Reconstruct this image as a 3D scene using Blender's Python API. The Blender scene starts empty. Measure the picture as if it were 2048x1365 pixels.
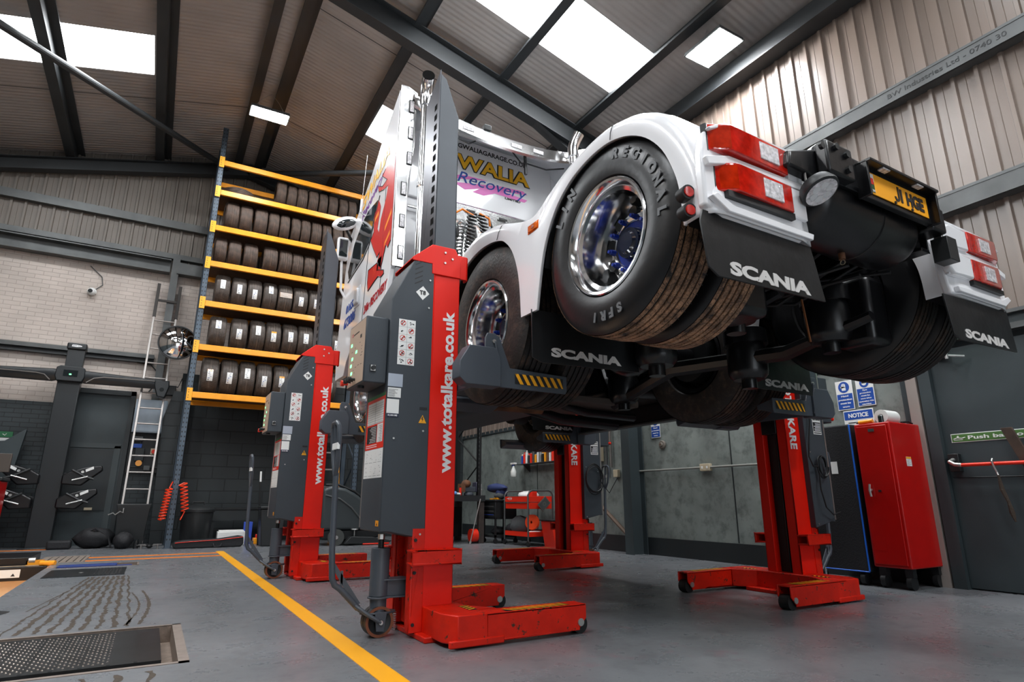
import bpy, bmesh, math, random
from mathutils import Vector, Matrix, Euler
from math import sin, cos, pi, radians as rad
random.seed(7)
SC = bpy.context.scene
COL = SC.collection

# ------------------------------------------------------------------ camera
cd = bpy.data.cameras.new('camera'); cam = bpy.data.objects.new('camera', cd); COL.objects.link(cam)
cd.sensor_width = 36.0; cd.lens = 36.0 * 1193.0 / 2048.0; cd.clip_start = 0.05
cam.location = (0, 0, 0.71)
cam.rotation_euler = (rad(90 + 15.0), 0, rad(-30.27))
SC.camera = cam

# ------------------------------------------------------------------ world, exposure
SC.view_settings.view_transform = 'Standard'; SC.view_settings.look = 'None'
SC.view_settings.gamma = 1.0; SC.view_settings.use_curve_mapping = False
SC.view_settings.exposure = 0.48
W = bpy.data.worlds.new('world'); SC.world = W; W.use_nodes = True
W.node_tree.nodes['Background'].inputs[0].default_value = (0.75, 0.87, 1.0, 1)
W.node_tree.nodes['Background'].inputs[1].default_value = 1.0
SKY_E = 17.0       # daylight seen through the translucent roof sheets
LED_E = 110.0       # flat LED high-bay panels
# fill light added at the unseen vehicle doorway in the wall behind the camera
la = bpy.data.lights.new('added_door_fill', 'AREA'); la.shape = 'RECTANGLE'; la.size = 5.0; la.size_y = 4.4; la.energy = 70; la.color = (0.95, 0.98, 1.0)
lo = bpy.data.objects.new('added_door_fill', la); COL.objects.link(lo); lo.location = (1.2, -9.15, 2.25); lo.rotation_euler = (rad(90), 0, 0)
SC.cycles.max_bounces = 8; SC.cycles.diffuse_bounces = 4; SC.cycles.glossy_bounces = 4
SC.cycles.sample_clamp_indirect = 6.0; SC.cycles.caustics_reflective = False; SC.cycles.caustics_refractive = False

# ------------------------------------------------------------------ materials
MATS = {}
def srgb(r, g, b):
    f = lambda c: (c / 255 / 12.92) if c / 255 <= 0.04045 else ((c / 255 + 0.055) / 1.055) ** 2.4
    return (f(r), f(g), f(b), 1)
def mat(name, col, rough=0.5, metal=0.0, spec=0.5, noise=None, bump=None, dirt=None, emit=None, coat=0.0, trans=0.0):
    """noise=(scale,amount)  bump=(scale,strength)  dirt=(colour,scale,low,high)"""
    if name in MATS: return MATS[name]
    m = bpy.data.materials.new(name); m.use_nodes = True; nt = m.node_tree; N = nt.nodes; L = nt.links
    b = N['Principled BSDF']
    b.inputs['Base Color'].default_value = col; b.inputs['Roughness'].default_value = rough
    b.inputs['Metallic'].default_value = metal; b.inputs['Specular IOR Level'].default_value = spec
    b.inputs['Coat Weight'].default_value = coat; b.inputs['Transmission Weight'].default_value = trans
    tc = N.new('ShaderNodeTexCoord'); out = None
    if noise:
        n = N.new('ShaderNodeTexNoise'); n.inputs['Scale'].default_value = noise[0]; n.inputs['Detail'].default_value = 6
        L.new(tc.outputs['Object'], n.inputs['Vector'])
        r = N.new('ShaderNodeMapRange'); r.inputs['From Min'].default_value = 0.3; r.inputs['From Max'].default_value = 0.7
        r.inputs['To Min'].default_value = 1 - noise[1]; r.inputs['To Max'].default_value = 1 + noise[1]
        L.new(n.outputs['Fac'], r.inputs['Value'])
        mx = N.new('ShaderNodeMix'); mx.data_type = 'RGBA'; mx.blend_type = 'MULTIPLY'; mx.inputs['Factor'].default_value = 1
        mx.inputs['A'].default_value = col; L.new(r.outputs['Result'], mx.inputs['B']); out = mx.outputs['Result']
    if dirt:
        n2 = N.new('ShaderNodeTexNoise'); n2.inputs['Scale'].default_value = dirt[1]; n2.inputs['Detail'].default_value = 8
        n2.inputs['Roughness'].default_value = 0.7
        L.new(tc.outputs['Object'], n2.inputs['Vector'])
        r2 = N.new('ShaderNodeMapRange'); r2.inputs['From Min'].default_value = dirt[2]; r2.inputs['From Max'].default_value = dirt[3]
        L.new(n2.outputs['Fac'], r2.inputs['Value'])
        m2 = N.new('ShaderNodeMix'); m2.data_type = 'RGBA'; L.new(r2.outputs['Result'], m2.inputs['Factor'])
        if out: L.new(out, m2.inputs['A'])
        else: m2.inputs['A'].default_value = col
        m2.inputs['B'].default_value = dirt[0]; out = m2.outputs['Result']
    if out: L.new(out, b.inputs['Base Color'])
    if bump:
        n3 = N.new('ShaderNodeTexNoise'); n3.inputs['Scale'].default_value = bump[0]; n3.inputs['Detail'].default_value = 5
        L.new(tc.outputs['Object'], n3.inputs['Vector'])
        bp = N.new('ShaderNodeBump'); bp.inputs['Strength'].default_value = bump[1]; bp.inputs['Distance'].default_value = 0.01
        L.new(n3.outputs['Fac'], bp.inputs['Height']); L.new(bp.outputs['Normal'], b.inputs['Normal'])
    if emit:
        b.inputs['Emission Color'].default_value = emit[0]; b.inputs['Emission Strength'].default_value = emit[1]
    MATS[name] = m; return m

RED = mat('lift red', (0.80, 0.010, 0.001, 1), 0.42, spec=.35, noise=(3, .06), bump=(260, .05))
REDW = mat('worn lift red', (0.66, 0.012, 0.001, 1), 0.45, spec=.35, dirt=((0.045, 0.025, 0.015, 1), 16, .585, .625), noise=(8, .2), bump=(60, .1))
STEELG = mat('slate grey paint', srgb(70, 76, 84), 0.42, noise=(4, .08), bump=(300, .06))
COVERG = mat('dark textured cover', srgb(60, 66, 72), 0.5, spec=.35, bump=(420, .12), noise=(3, .06))
MASTG = mat('mast steel', srgb(92, 92, 98), 0.33, metal=.75, noise=(5, .12))
BLACK = mat('black', (0.008, 0.009, 0.010, 1), 0.5)
BLACKG = mat('gloss black', (0.005, 0.005, 0.006, 1), 0.30, bump=(40, .06))
RUBBER = mat('rubber', (0.008, 0.008, 0.009, 1), 0.33, spec=.5, noise=(6, .3), bump=(30, .08))
TREAD = mat('muddy tread', (0.020, 0.017, 0.015, 1), 0.62, dirt=(srgb(196, 152, 118), 9, .36, .58), bump=(80, .3))
def crack(m, scale):
    nt = m.node_tree; N = nt.nodes; L = nt.links; b = N['Principled BSDF']; tc = [n for n in N if n.type == 'TEX_COORD'][0]
    v = N.new('ShaderNodeTexVoronoi'); v.feature = 'DISTANCE_TO_EDGE'; v.inputs['Scale'].default_value = scale; L.new(tc.outputs['Object'], v.inputs['Vector'])
    r = N.new('ShaderNodeMapRange'); r.inputs['From Min'].default_value = .02; r.inputs['From Max'].default_value = .07; r.inputs['To Min'].default_value = .38; L.new(v.outputs['Distance'], r.inputs['Value'])
    src = b.inputs['Base Color'].links[0].from_socket; mx = N.new('ShaderNodeMix'); mx.data_type = 'RGBA'; mx.blend_type = 'MULTIPLY'; mx.inputs['Factor'].default_value = 1
    L.new(src, mx.inputs['A']); L.new(r.outputs['Result'], mx.inputs['B']); L.new(mx.outputs['Result'], b.inputs['Base Color'])
crack(TREAD, 48)
TYRE = mat('stock tyre rubber', srgb(86, 76, 69), 0.65, noise=(14, .35), bump=(60, .15))
TYREO = mat('used tyre rubber', srgb(82, 66, 56), 0.72, noise=(12, .4), bump=(60, .2))
CHROME = mat('polished aluminium', (0.90, 0.90, 0.91, 1), 0.13, metal=1.0, bump=(9, .02))
STAIN = mat('polished stainless', (0.80, 0.80, 0.80, 1), 0.14, metal=1.0, noise=(20, .1), bump=(120, .05))
ZINC = mat('zinc', (0.62, 0.62, 0.60, 1), 0.35, metal=.9)
WHITE = mat('white truck paint', (0.88, 0.88, 0.90, 1), 0.22, coat=.5)
WHITEI = mat('white inner panel', (0.74, 0.76, 0.79, 1), 0.4)
LABELW = mat('white sticker', (0.80, 0.80, 0.78, 1), 0.45)
LETTW = mat('white lettering', (0.85, 0.85, 0.86, 1), 0.4)
LETTB = mat('black lettering', (0.012, 0.012, 0.014, 1), 0.45)
ORANGE = mat('orange beam', (0.95, 0.36, 0.015, 1), 0.33, noise=(5, .1), coat=.2)
YELL = mat('yellow hazard', (0.95, 0.42, 0.01, 1), 0.45, dirt=((0.04, 0.03, 0.02, 1), 18, .58, .70))
YELLC = mat('clean yellow', (0.90, 0.40, 0.012, 1), 0.4)
BLUE = mat('blue paint', (0.04, 0.09, 0.50, 1), 0.35)
SIGNB = mat('sign blue', (0.012, 0.07, 0.36, 1), 0.45)
RED2 = mat('cabinet red', (0.45, 0.003, 0.002, 1), 0.33, noise=(6, .08), bump=(150, .04))
DRED = mat('dragon red', (0.62, 0.015, 0.01, 1), 0.35, dirt=((0.9, 0.3, 0.02, 1), 5, .62, .72))
PINK = mat('pink graphic', (0.85, 0.22, 0.60, 1), 0.45)
STRUCT = mat('dark steelwork', srgb(44, 47, 49), 0.5, noise=(2.5, .15), bump=(60, .05))
GALV = mat('galvanised steel', srgb(88, 90, 90), 0.42, metal=.35, noise=(4, .2))
DGREY = mat('dark grey paint', srgb(50, 59, 62), 0.55, noise=(2.0, .18), bump=(120, .05))
DGREY2 = mat('charcoal paint', srgb(34, 39, 41), 0.5, noise=(3.0, .15))
RACKB = mat('rack upright', srgb(78, 90, 102), 0.4, metal=.3, noise=(4, .2))
FABR = mat('black nylon', (0.010, 0.010, 0.012, 1), 0.7, bump=(90, .3))
GLASSD = mat('dark glass', (0.015, 0.02, 0.022, 1), 0.06, spec=.8)
LENSR = mat('red lens', (0.55, 0.012, 0.004, 1), 0.08, coat=1.0, noise=(30, .3), bump=(40, .1))
LENSO = mat('amber lens', (0.80, 0.14, 0.004, 1), 0.08, coat=1.0, noise=(25, .3))
LENSW = mat('clear lens', (0.70, 0.68, 0.70, 1), 0.12, coat=1.0, bump=(70, .5), noise=(60, .4))
RUST = mat('rusty brown', srgb(104, 68, 44), 0.75, noise=(9, .5), bump=(40, .4))
PLASTB = mat('black plastic', (0.018, 0.020, 0.021, 1), 0.42)
CLOTH = mat('grey cloth', srgb(70, 72, 74), 0.85, bump=(30, .5))
CREAM = mat('cream plastic', srgb(190, 176, 150), 0.5)
GREENS = mat('sign green', (0.02, 0.16, 0.06, 1), 0.5)
WOODP = mat('old timber', srgb(60, 44, 34), 0.8, noise=(10, .4))
BLUEC = mat('blue cloth', srgb(48, 60, 104), 0.8, bump=(40, .4))
REDPL = mat('red plastic', (0.85, 0.03, 0.01, 1), 0.35)
ALU = mat('aluminium', (0.42, 0.39, 0.37, 1), 0.35, metal=.8)

def sheet_mat(name, col, axis, pitch, strength, rough=.55):
    m = mat(name, col, rough, noise=(1.2, .10))
    nt = m.node_tree; N = nt.nodes; L = nt.links; b = N['Principled BSDF']
    tc = [n for n in N if n.type == 'TEX_COORD'][0]
    w = N.new('ShaderNodeTexWave'); w.wave_type = 'BANDS'; w.bands_direction = axis; w.wave_profile = 'SIN'
    w.inputs['Scale'].default_value = 0.314159 / pitch * 1.0; w.inputs['Distortion'].default_value = 0
    L.new(tc.outputs['Object'], w.inputs['Vector'])
    bp = N.new('ShaderNodeBump'); bp.inputs['Strength'].default_value = strength; bp.inputs['Distance'].default_value = 0.03
    L.new(w.outputs['Fac'], bp.inputs['Height']); L.new(bp.outputs['Normal'], b.inputs['Normal'])
    return m
ROOFM = sheet_mat('roof liner sheet', srgb(176, 169, 164), 'Y', 0.085, .30)
CLAD = mat('cladding', srgb(130, 115, 105), 0.30, spec=.8, noise=(1.5, .06))
CLADD = mat('far cladding', srgb(122, 114, 106), 0.5, noise=(1.5, .08))

def brick_mat(name, c1, mortar, bw, bh, ms, rough, rot):
    m = bpy.data.materials.new(name); m.use_nodes = True; nt = m.node_tree; N = nt.nodes; L = nt.links; b = N['Principled BSDF']
    tc = N.new('ShaderNodeTexCoord'); mp = N.new('ShaderNodeMapping'); mp.inputs['Rotation'].default_value = rot
    L.new(tc.outputs['Object'], mp.inputs['Vector'])
    br = N.new('ShaderNodeTexBrick'); br.inputs['Scale'].default_value = 1; br.inputs['Brick Width'].default_value = bw
    br.inputs['Row Height'].default_value = bh; br.inputs['Mortar Size'].default_value = ms; br.inputs['Mortar Smooth'].default_value = .3
    br.inputs['Color1'].default_value = c1; br.inputs['Color2'].default_value = tuple(c * .92 for c in c1[:3]) + (1,)
    br.inputs['Mortar'].default_value = mortar
    L.new(mp.outputs['Vector'], br.inputs['Vector'])
    n = N.new('ShaderNodeTexNoise'); n.inputs['Scale'].default_value = 1.3; n.inputs['Detail'].default_value = 8; L.new(tc.outputs['Object'], n.inputs['Vector'])
    r = N.new('ShaderNodeMapRange'); r.inputs['From Min'].default_value = .3; r.inputs['From Max'].default_value = .7
    r.inputs['To Min'].default_value = .85; r.inputs['To Max'].default_value = 1.1; L.new(n.outputs['Fac'], r.inputs['Value'])
    mx = N.new('ShaderNodeMix'); mx.data_type = 'RGBA'; mx.blend_type = 'MULTIPLY'; mx.inputs['Factor'].default_value = 1
    L.new(br.outputs['Color'], mx.inputs['A']); L.new(r.outputs['Result'], mx.inputs['B']); L.new(mx.outputs['Result'], b.inputs['Base Color'])
    b.inputs['Roughness'].default_value = rough
    bp = N.new('ShaderNodeBump'); bp.inputs['Strength'].default_value = .6; bp.inputs['Distance'].default_value = .01; bp.invert = True
    L.new(br.outputs['Fac'], bp.inputs['Height']); L.new(bp.outputs['Normal'], b.inputs['Normal'])
    MATS[name] = m; return m
BRICKW = brick_mat('white painted brick', srgb(204, 192, 183), srgb(182, 169, 160), .225, .075, .006, .6, (rad(-90), 0, 0))
BRICKD = brick_mat('dark painted brick', srgb(42, 50, 53), srgb(24, 28, 30), .225, .075, .006, .5, (rad(-90), 0, 0))
BLOCKD = brick_mat('dark painted blockwork', srgb(42, 48, 50), srgb(26, 30, 31), .45, .22, .008, .5, (rad(-90), 0, 0))

def floor_mat():
    m = bpy.data.materials.new('painted concrete floor'); m.use_nodes = True; nt = m.node_tree; N = nt.nodes; L = nt.links; b = N['Principled BSDF']
    tc = N.new('ShaderNodeTexCoord')
    def noise(s, d=8, ro=.6):
        n = N.new('ShaderNodeTexNoise'); n.inputs['Scale'].default_value = s; n.inputs['Detail'].default_value = d; n.inputs['Roughness'].default_value = ro
        L.new(tc.outputs['Object'], n.inputs['Vector']); return n.outputs['Fac']
    def ramp(f, a, b_):
        r = N.new('ShaderNodeMapRange'); r.inputs['From Min'].default_value = a; r.inputs['From Max'].default_value = b_; L.new(f, r.inputs['Value']); return r.outputs['Result']
    def mix(f, a, c, k=None):
        x = N.new('ShaderNodeMix'); x.data_type = 'RGBA'
        if k: x.blend_type = k
        L.new(f, x.inputs['Factor'])
        if isinstance(a, tuple): x.inputs['A'].default_value = a
        else: L.new(a, x.inputs['A'])
        x.inputs['B'].default_value = c; return x.outputs['Result']
    o = mix(ramp(noise(.8), .3, .7), srgb(98, 102, 106), srgb(122, 123, 126))
    o = mix(ramp(noise(6, 8, .7), .52, .75), o, srgb(86, 88, 90))
    o = mix(ramp(noise(2.3, 10, .75), .58, .74), o, srgb(122, 86, 92))  # pinkish patches: red reflections painted into the floor colour
    o = mix(ramp(noise(11, 9, .8), .66, .72), o, srgb(54, 50, 48))
    L.new(o, b.inputs['Base Color'])
    rr = N.new('ShaderNodeMapRange'); rr.inputs['From Min'].default_value = .3; rr.inputs['From Max'].default_value = .7
    rr.inputs['To Min'].default_value = .20; rr.inputs['To Max'].default_value = .42; L.new(noise(3, 8, .7), rr.inputs['Value'])
    L.new(rr.outputs['Result'], b.inputs['Roughness'])
    bp = N.new('ShaderNodeBump'); bp.inputs['Strength'].default_value = .12; bp.inputs['Distance'].default_value = .01
    L.new(noise(14, 6), bp.inputs['Height']); L.new(bp.outputs['Normal'], b.inputs['Normal'])
    return m
FLOORM = floor_mat()
def concrete_mat():
    m = mat('stained grey panel', srgb(128, 135, 131), .5, noise=(2, .25), dirt=(srgb(78, 83, 81), 6, .48, .75))
    return m
PANELM = concrete_mat()

# ------------------------------------------------------------------ mesh helpers
class MB:
    def __init__(s): s.v = []; s.f = []; s.m = []; s.mats = []
    def _mi(s, m):
        if m is None: m = s.cur
        if m not in s.mats: s.mats.append(m)
        return s.mats.index(m)
    cur = None
    def add(s, vs, fs, m=None, M=None):
        o = len(s.v); mi = s._mi(m)
        for p in vs:
            p = Vector(p)
            s.v.append(tuple(M @ p) if M else tuple(p))
        for f in fs: s.f.append(tuple(o + i for i in f)); s.m.append(mi)
        return s
    def box(s, x0, x1, y0, y1, z0, z1, m=None, M=None):
        if x0 > x1: x0, x1 = x1, x0
        if y0 > y1: y0, y1 = y1, y0
        if z0 > z1: z0, z1 = z1, z0
        vs = [(x0,y0,z0),(x1,y0,z0),(x1,y1,z0),(x0,y1,z0),(x0,y0,z1),(x1,y0,z1),(x1,y1,z1),(x0,y1,z1)]
        return s.add(vs, [(0,3,2,1),(4,5,6,7),(0,1,5,4),(1,2,6,5),(2,3,7,6),(3,0,4,7)], m, M)
    def prism(s, poly, ax, a, b, m=None, M=None):
        """poly 2D in the plane normal to ax: x->(y,z) y->(x,z) z->(x,y)"""
        n = len(poly)
        def P(p, t): return {'x': (t, p[0], p[1]), 'y': (p[0], t, p[1]), 'z': (p[0], p[1], t)}[ax]
        vs = [P(p, a) for p in poly] + [P(p, b) for p in poly]
        fs = [tuple(range(n)), tuple(range(2*n-1, n-1, -1))] + [(i, i+n, (i+1) % n+n, (i+1) % n) for i in range(n)]
        return s.add(vs, fs, m, M)
    def cyl(s, p0, p1, r, r1=None, n=20, m=None, M=None, cap=True):
        p0, p1 = Vector(p0), Vector(p1); r1 = r if r1 is None else r1
        d = (p1-p0).normalized(); u = d.orthogonal().normalized(); w = d.cross(u)
        vs = []; fs = []
        for p, q in ((p0, r), (p1, r1)):
            for i in range(n):
                a = 2*pi*i/n; vs.append(p + u*cos(a)*q + w*sin(a)*q)
        fs = [(i, (i+1) % n, (i+1) % n+n, i+n) for i in range(n)]
        if cap: fs += [tuple(range(n-1, -1, -1)), tuple(range(n, 2*n))]
        return s.add(vs, fs, m, M)
    def tube(s, pts, r, n=10, m=None, M=None, closed=False):
        pts = [Vector(p) for p in pts]; k = len(pts); vs = []; fs = []; u = None
        for i, p in enumerate(pts):
            if closed: t = (pts[(i+1) % k]-pts[i-1])
            else: t = (pts[min(i+1, k-1)]-pts[max(i-1, 0)])
            t = t.normalized()
            if u is None: u = t.orthogonal().normalized()
            else:
                u = (u - t*u.dot(t))
                u = u.normalized() if u.length > 1e-6 else t.orthogonal().normalized()
            w = t.cross(u); rr = r[i] if isinstance(r, (list, tuple)) else r
            for j in range(n):
                a = 2*pi*j/n; vs.append(p+u*cos(a)*rr+w*sin(a)*rr)
        for i in range(k if closed else k-1):
            i2 = (i+1) % k
            for j in range(n): fs.append((i*n+j, i*n+(j+1) % n, i2*n+(j+1) % n, i2*n+j))
        if not closed: fs += [tuple(range(n-1, -1, -1)), tuple((k-1)*n+j for j in range(n))]
        return s.add(vs, fs, m, M)
    def lathe(s, prof, c, ax='x', n=48, m=None, M=None, a0=0, a1=2*pi):
        """prof [(axial, radius)]"""
        vs = []; fs = []; full = abs(a1-a0-2*pi) < 1e-6; nn = n if full else n+1; k = len(prof); c = Vector(c)
        for i in range(nn):
            a = a0+(a1-a0)*i/n
            for t, r in prof:
                q = {'x': (t, r*cos(a), r*sin(a)), 'y': (r*cos(a), t, r*sin(a)), 'z': (r*cos(a), r*sin(a), t)}[ax]
                vs.append(c+Vector(q))
        for i in range(n):
            i2 = (i+1) % nn
            for j in range(k-1): fs.append((i*k+j, i*k+j+1, i2*k+j+1, i2*k+j))
        return s.add(vs, fs, m, M)
    def blob(s, c, rx, ry, rz, n=14, m=None, M=None, flat=0.0, wob=0.0, seed=1):
        rnd = random.Random(seed); vs = []; fs = []; k = n//2
        for i in range(k+1):
            th = pi*i/k
            for j in range(n):
                a = 2*pi*j/n; q = 1+wob*(rnd.random()-.5); z = cos(th)
                if flat: z = max(z, -flat)
                vs.append((c[0]+rx*sin(th)*cos(a)*q, c[1]+ry*sin(th)*sin(a)*q, c[2]+rz*z*q))
        for i in range(k):
            for j in range(n): fs.append((i*n+j, (i+1)*n+j, (i+1)*n+(j+1) % n, i*n+(j+1) % n))
        return s.add(vs, fs, m, M)
    def build(s, name, m, parent=None, bevel=0, smooth=True, seg=2, angle=.6, kind=None, label=None):
        me = bpy.data.meshes.new(name); org = Vector((0, 0, 0))
        if parent is not None and parent.get('_w'): org = Vector(parent['_w'])
        me.from_pydata([tuple(Vector(p)-org) for p in s.v], [], s.f)
        for mm in s.mats: me.materials.append(mm if mm is not None else m)
        for p, i in zip(me.polygons, s.m): p.material_index = i
        bm = bmesh.new(); bm.from_mesh(me); bmesh.ops.remove_doubles(bm, verts=bm.verts, dist=1e-6)
        bmesh.ops.recalc_face_normals(bm, faces=bm.faces); bm.to_mesh(me); bm.free()
        o = bpy.data.objects.new(name, me); COL.objects.link(o)
        if parent is not None:
            o.parent = parent
            if parent.get('_w'): o['_w'] = parent['_w']
        if bevel:
            b = o.modifiers.new('bevel', 'BEVEL'); b.width = bevel; b.segments = seg; b.limit_method = 'ANGLE'; b.angle_limit = .6
            b.harden_normals = False
        if smooth: me.shade_smooth(); me.set_sharp_from_angle(angle=angle)
        if kind: o['kind'] = kind
        if label: o['label'] = label
        return o

def mb(): return MB()
def tag(o, label, cat, group=None, kind=None):
    if label: o['label'] = label
    if cat: o['category'] = cat
    if group: o['group'] = group
    if kind: o['kind'] = kind
    return o
def thing(name, label, cat, loc=(0, 0, 0), rz=0, group=None, world=False):
    """Empty at the thing's base. world=True: parts are written in world coordinates"""
    o = bpy.data.objects.new(name, None); COL.objects.link(o); o.location = loc; o.rotation_euler = (0, 0, rz)
    o.empty_display_size = .1
    if world: o['_w'] = tuple(loc)
    return tag(o, label, cat, group)
def struct(name, b, m, **k):
    o = b.build(name, m, **k); o['kind'] = 'structure'; return o
def dup(root, loc, rz, label=None, group=None, scale=None):
    r = root.copy(); COL.objects.link(r); r.location = loc; r.rotation_euler = (root.rotation_euler[0], root.rotation_euler[1], rz)
    if label: r['label'] = label
    if group: r['group'] = group
    if scale: r.scale = scale
    for ch in list(root.children):
        c = ch.copy(); COL.objects.link(c); c.parent = r
        for g in list(ch.children):
            d = g.copy(); COL.objects.link(d); d.parent = c
    return r

def text_verts(s, size=1.0, bold=0.0, extrude=.001, spacing=1.0):
    cu = bpy.data.curves.new('t', 'FONT'); cu.body = s; cu.size = size; cu.offset = bold; cu.extrude = extrude
    cu.space_character = spacing; cu.resolution_u = 3
    o = bpy.data.objects.new('t', cu); COL.objects.link(o)
    dg = bpy.context.evaluated_depsgraph_get(); me = bpy.data.meshes.new_from_object(o.evaluated_get(dg))
    vs = [v.co.copy() for v in me.vertices]; fs = [tuple(p.vertices) for p in me.polygons]
    bpy.data.objects.remove(o); bpy.data.curves.remove(cu); bpy.data.meshes.remove(me)
    return vs, fs
def text(b, s, origin, right, up, height, width=None, bold=0.0, depth=.0015, shear=0.0, m=None, align='l', wmap=None):
    """cap height = height; fitted to width; lies in plane right/up"""
    vs, fs = text_verts(s, 1.0, bold, .5)
    if not vs: return
    x0 = min(v.x for v in vs); x1 = max(v.x for v in vs); y0 = min(v.y for v in vs)
    y1 = max(v.y for v in vs)
    if any(c in 'gjpqy' for c in s): base = 0.0
    else: base = y0
    caph = .70 + 2*bold
    sy = height/caph; sx = (width/(x1-x0)) if width else sy
    R = Vector(right).normalized(); U = Vector(up).normalized(); Nn = R.cross(U); O = Vector(origin)
    off = {'l': 0, 'c': -.5*(x1-x0)*sx, 'r': -(x1-x0)*sx}[align]
    out = []
    for v in vs:
        X = (v.x-x0)*sx+off; Y = (v.y-base)*sy
        if wmap: X, Y = wmap(X, Y)
        out.append(O+R*(X+shear*Y)+U*Y+Nn*(v.z*depth*2))
    b.add(out, fs, m)
def arc_text(b, s, c, r, a0, da, h, x, m=None, flip=False, bold=.02, depth=.002):
    """letters around the x axis on the -x side of a wheel; a0 start angle (deg, clockwise seen from -x)"""
    for i, ch in enumerate(s):
        if ch == ' ': continue
        a = rad(a0+da*i)
        # seen from -x: right = -y
        rd = Vector((0, -sin(a), cos(a))) if not flip else Vector((0, sin(a), -cos(a)))
        pos = Vector((x, c[1]-sin(a)*r, c[2]+cos(a)*r))
        up = rd; right = Vector((-1, 0, 0)).cross(up)*-1
        right = up.cross(Vector((-1, 0, 0)))
        text(b, ch, pos, right, up, h, None, bold, depth, m=m, align='c')

# ================================================================== THE BUILDING
XR, YF, XL, YB = 6.0, 12.5, -4.6, -9.0
RX, RZ, SL = 0.87, 7.66, 0.256
def roof_z(x, off=0): return RZ - off - SL*abs(x-RX)

# floor with the recesses cut out
HOLES = [(-2.7, -.9, 4.6, 9.0), (-1.4, .20, 3.36, 4.32), (-.81, -.05, 8.42, 8.80)]
xs = sorted({XL-.3, XR+.3} | {h[0] for h in HOLES} | {h[1] for h in HOLES})
ys = sorted({YB-.3, YF+.3} | {h[2] for h in HOLES} | {h[3] for h in HOLES})
b = mb(); vi = {}
vs = []
for x in xs:
    for y in ys: vi[(x, y)] = len(vs); vs.append((x, y, 0))
fs = []
for i in range(len(xs)-1):
    for j in range(len(ys)-1):
        cx, cy = (xs[i]+xs[i+1])/2, (ys[j]+ys[j+1])/2
        if any(h[0] < cx < h[1] and h[2] < cy < h[3] for h in HOLES): continue
        fs.append((vi[(xs[i], ys[j])], vi[(xs[i+1], ys[j])], vi[(xs[i+1], ys[j+1])], vi[(xs[i], ys[j+1])]))
b.add(vs, fs, FLOORM)
PITW = mat('pit wall cream', srgb(230, 200, 165), .6)
CONC = mat('bare concrete', srgb(128, 112, 100), .8, noise=(20, .2), bump=(60, .3))
for (x0, x1, y0, y1), dz, mm in zip(HOLES, (1.5, .09, .12), (PITW, CONC, CONC)):
    q = [(x0,y0),(x1,y0),(x1,y1),(x0,y1)]
    b.add([(x,y,0) for x,y in q]+[(x,y,-dz) for x,y in q], [(0,1,5,4),(1,2,6,5),(2,3,7,6),(3,0,4,7),(4,5,6,7)], mm)
me_o = bpy.data.objects.new('floor', None) if False else None
fl = bpy.data.meshes.new('floor'); fl.from_pydata(b.v, [], b.f)
for mm in b.mats: fl.materials.append(mm)
for p, i in zip(fl.polygons, b.m): p.material_index = i
fo = bpy.data.objects.new('floor', fl); COL.objects.link(fo); fo['kind'] = 'structure'

# painted lines
b = mb(); b.box(.895, 1.0, -6, 10.05, .0, .0025, YELLC); o = struct('trim_1', b, YELLC, smooth=False); o['label'] = 'wide yellow bay line painted on the floor'
LINEO = mat('orange floor paint', (.80, .20, .01, 1), .6)
b = mb(); b.box(-.6, .9, 9.70, 9.81, 0, .004, LINEO); b.box(-.6, .9, 9.20, 9.31, 0, .004, LINEO); b.box(-4.4, -1.2, 11.60, 11.70, 0, .004, LINEO)
o = struct('trim_2', b, ORANGE, smooth=False); o['label'] = 'thin orange lines painted on the floor'

# corrugated wall sheet along an axis
def cladding(name, m, axis, pos, a0, a1, z0, z1, pitch, face, topz=None):
    """axis: 'y' wall plane x=pos running along y; 'x' plane y=pos running along x"""
    b = mb(); prof = []; a = a0; dirn = face
    while a < a1:
        for da, d in ((0, 0), (.007, .032), (pitch*.20, .032), (pitch*.20+.010, 0), (pitch*.60, 0), (pitch*.62, .004), (pitch*.64, 0)):
            prof.append((a+da, d))
        a += pitch
    prof.append((a, 0)); vs = []; fs = []
    for t, d in prof:
        zt = topz(t) if topz else z1
        for z in (z0, zt):
            vs.append((pos+dirn*d, t, z) if axis == 'y' else (t, pos+dirn*d, z))
    for i in range(len(prof)-1): fs.append((2*i, 2*i+2, 2*i+3, 2*i+1))
    b.add(vs, fs, m)
    me = bpy.data.meshes.new(name); me.from_pydata(b.v, [], b.f); me.materials.append(m)
    o = bpy.data.objects.new(name, me); COL.objects.link(o); o['kind'] = 'structure'; return o
cladding('wall_right', CLAD, 'y', XR, YB, YF, 2.08, 6.36, .19, -1)
b = mb(); b.box(XR-.02, XR+.15, YB, 2.68, 2.0, 2.2, DGREY); b.box(XR, XR+.15, YB, 1.55, 0, 2.1, PANELM); b.box(XR-.004, XR+.15, 1.5, 2.7, 0, 2.1, DGREY)
b.box(XR-.001, XR+.15, 2.68, YF, 0, 2.12, PANELM); b.box(XR-.028, XR+.1, 2.68, YF, 2.06, 2.13, DGREY)
struct('wall_right_lower', b, PANELM, smooth=False)
b = mb(); b.box(XR-.03, XR, 2.95, YF-.1, 0, .225, DGREY2); struct('baseboard_right', b, DGREY2, smooth=False)
b = mb()
for y in (9.35, 8.0, 5.0): b.box(XR-.008, XR, y, y+.012, .23, 2.08, DGREY2)
b.box(XR-.012, XR, 3.0, 6.3, 2.02, 2.08, DGREY)
struct('trim_3', b, DGREY2, smooth=False)
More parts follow.
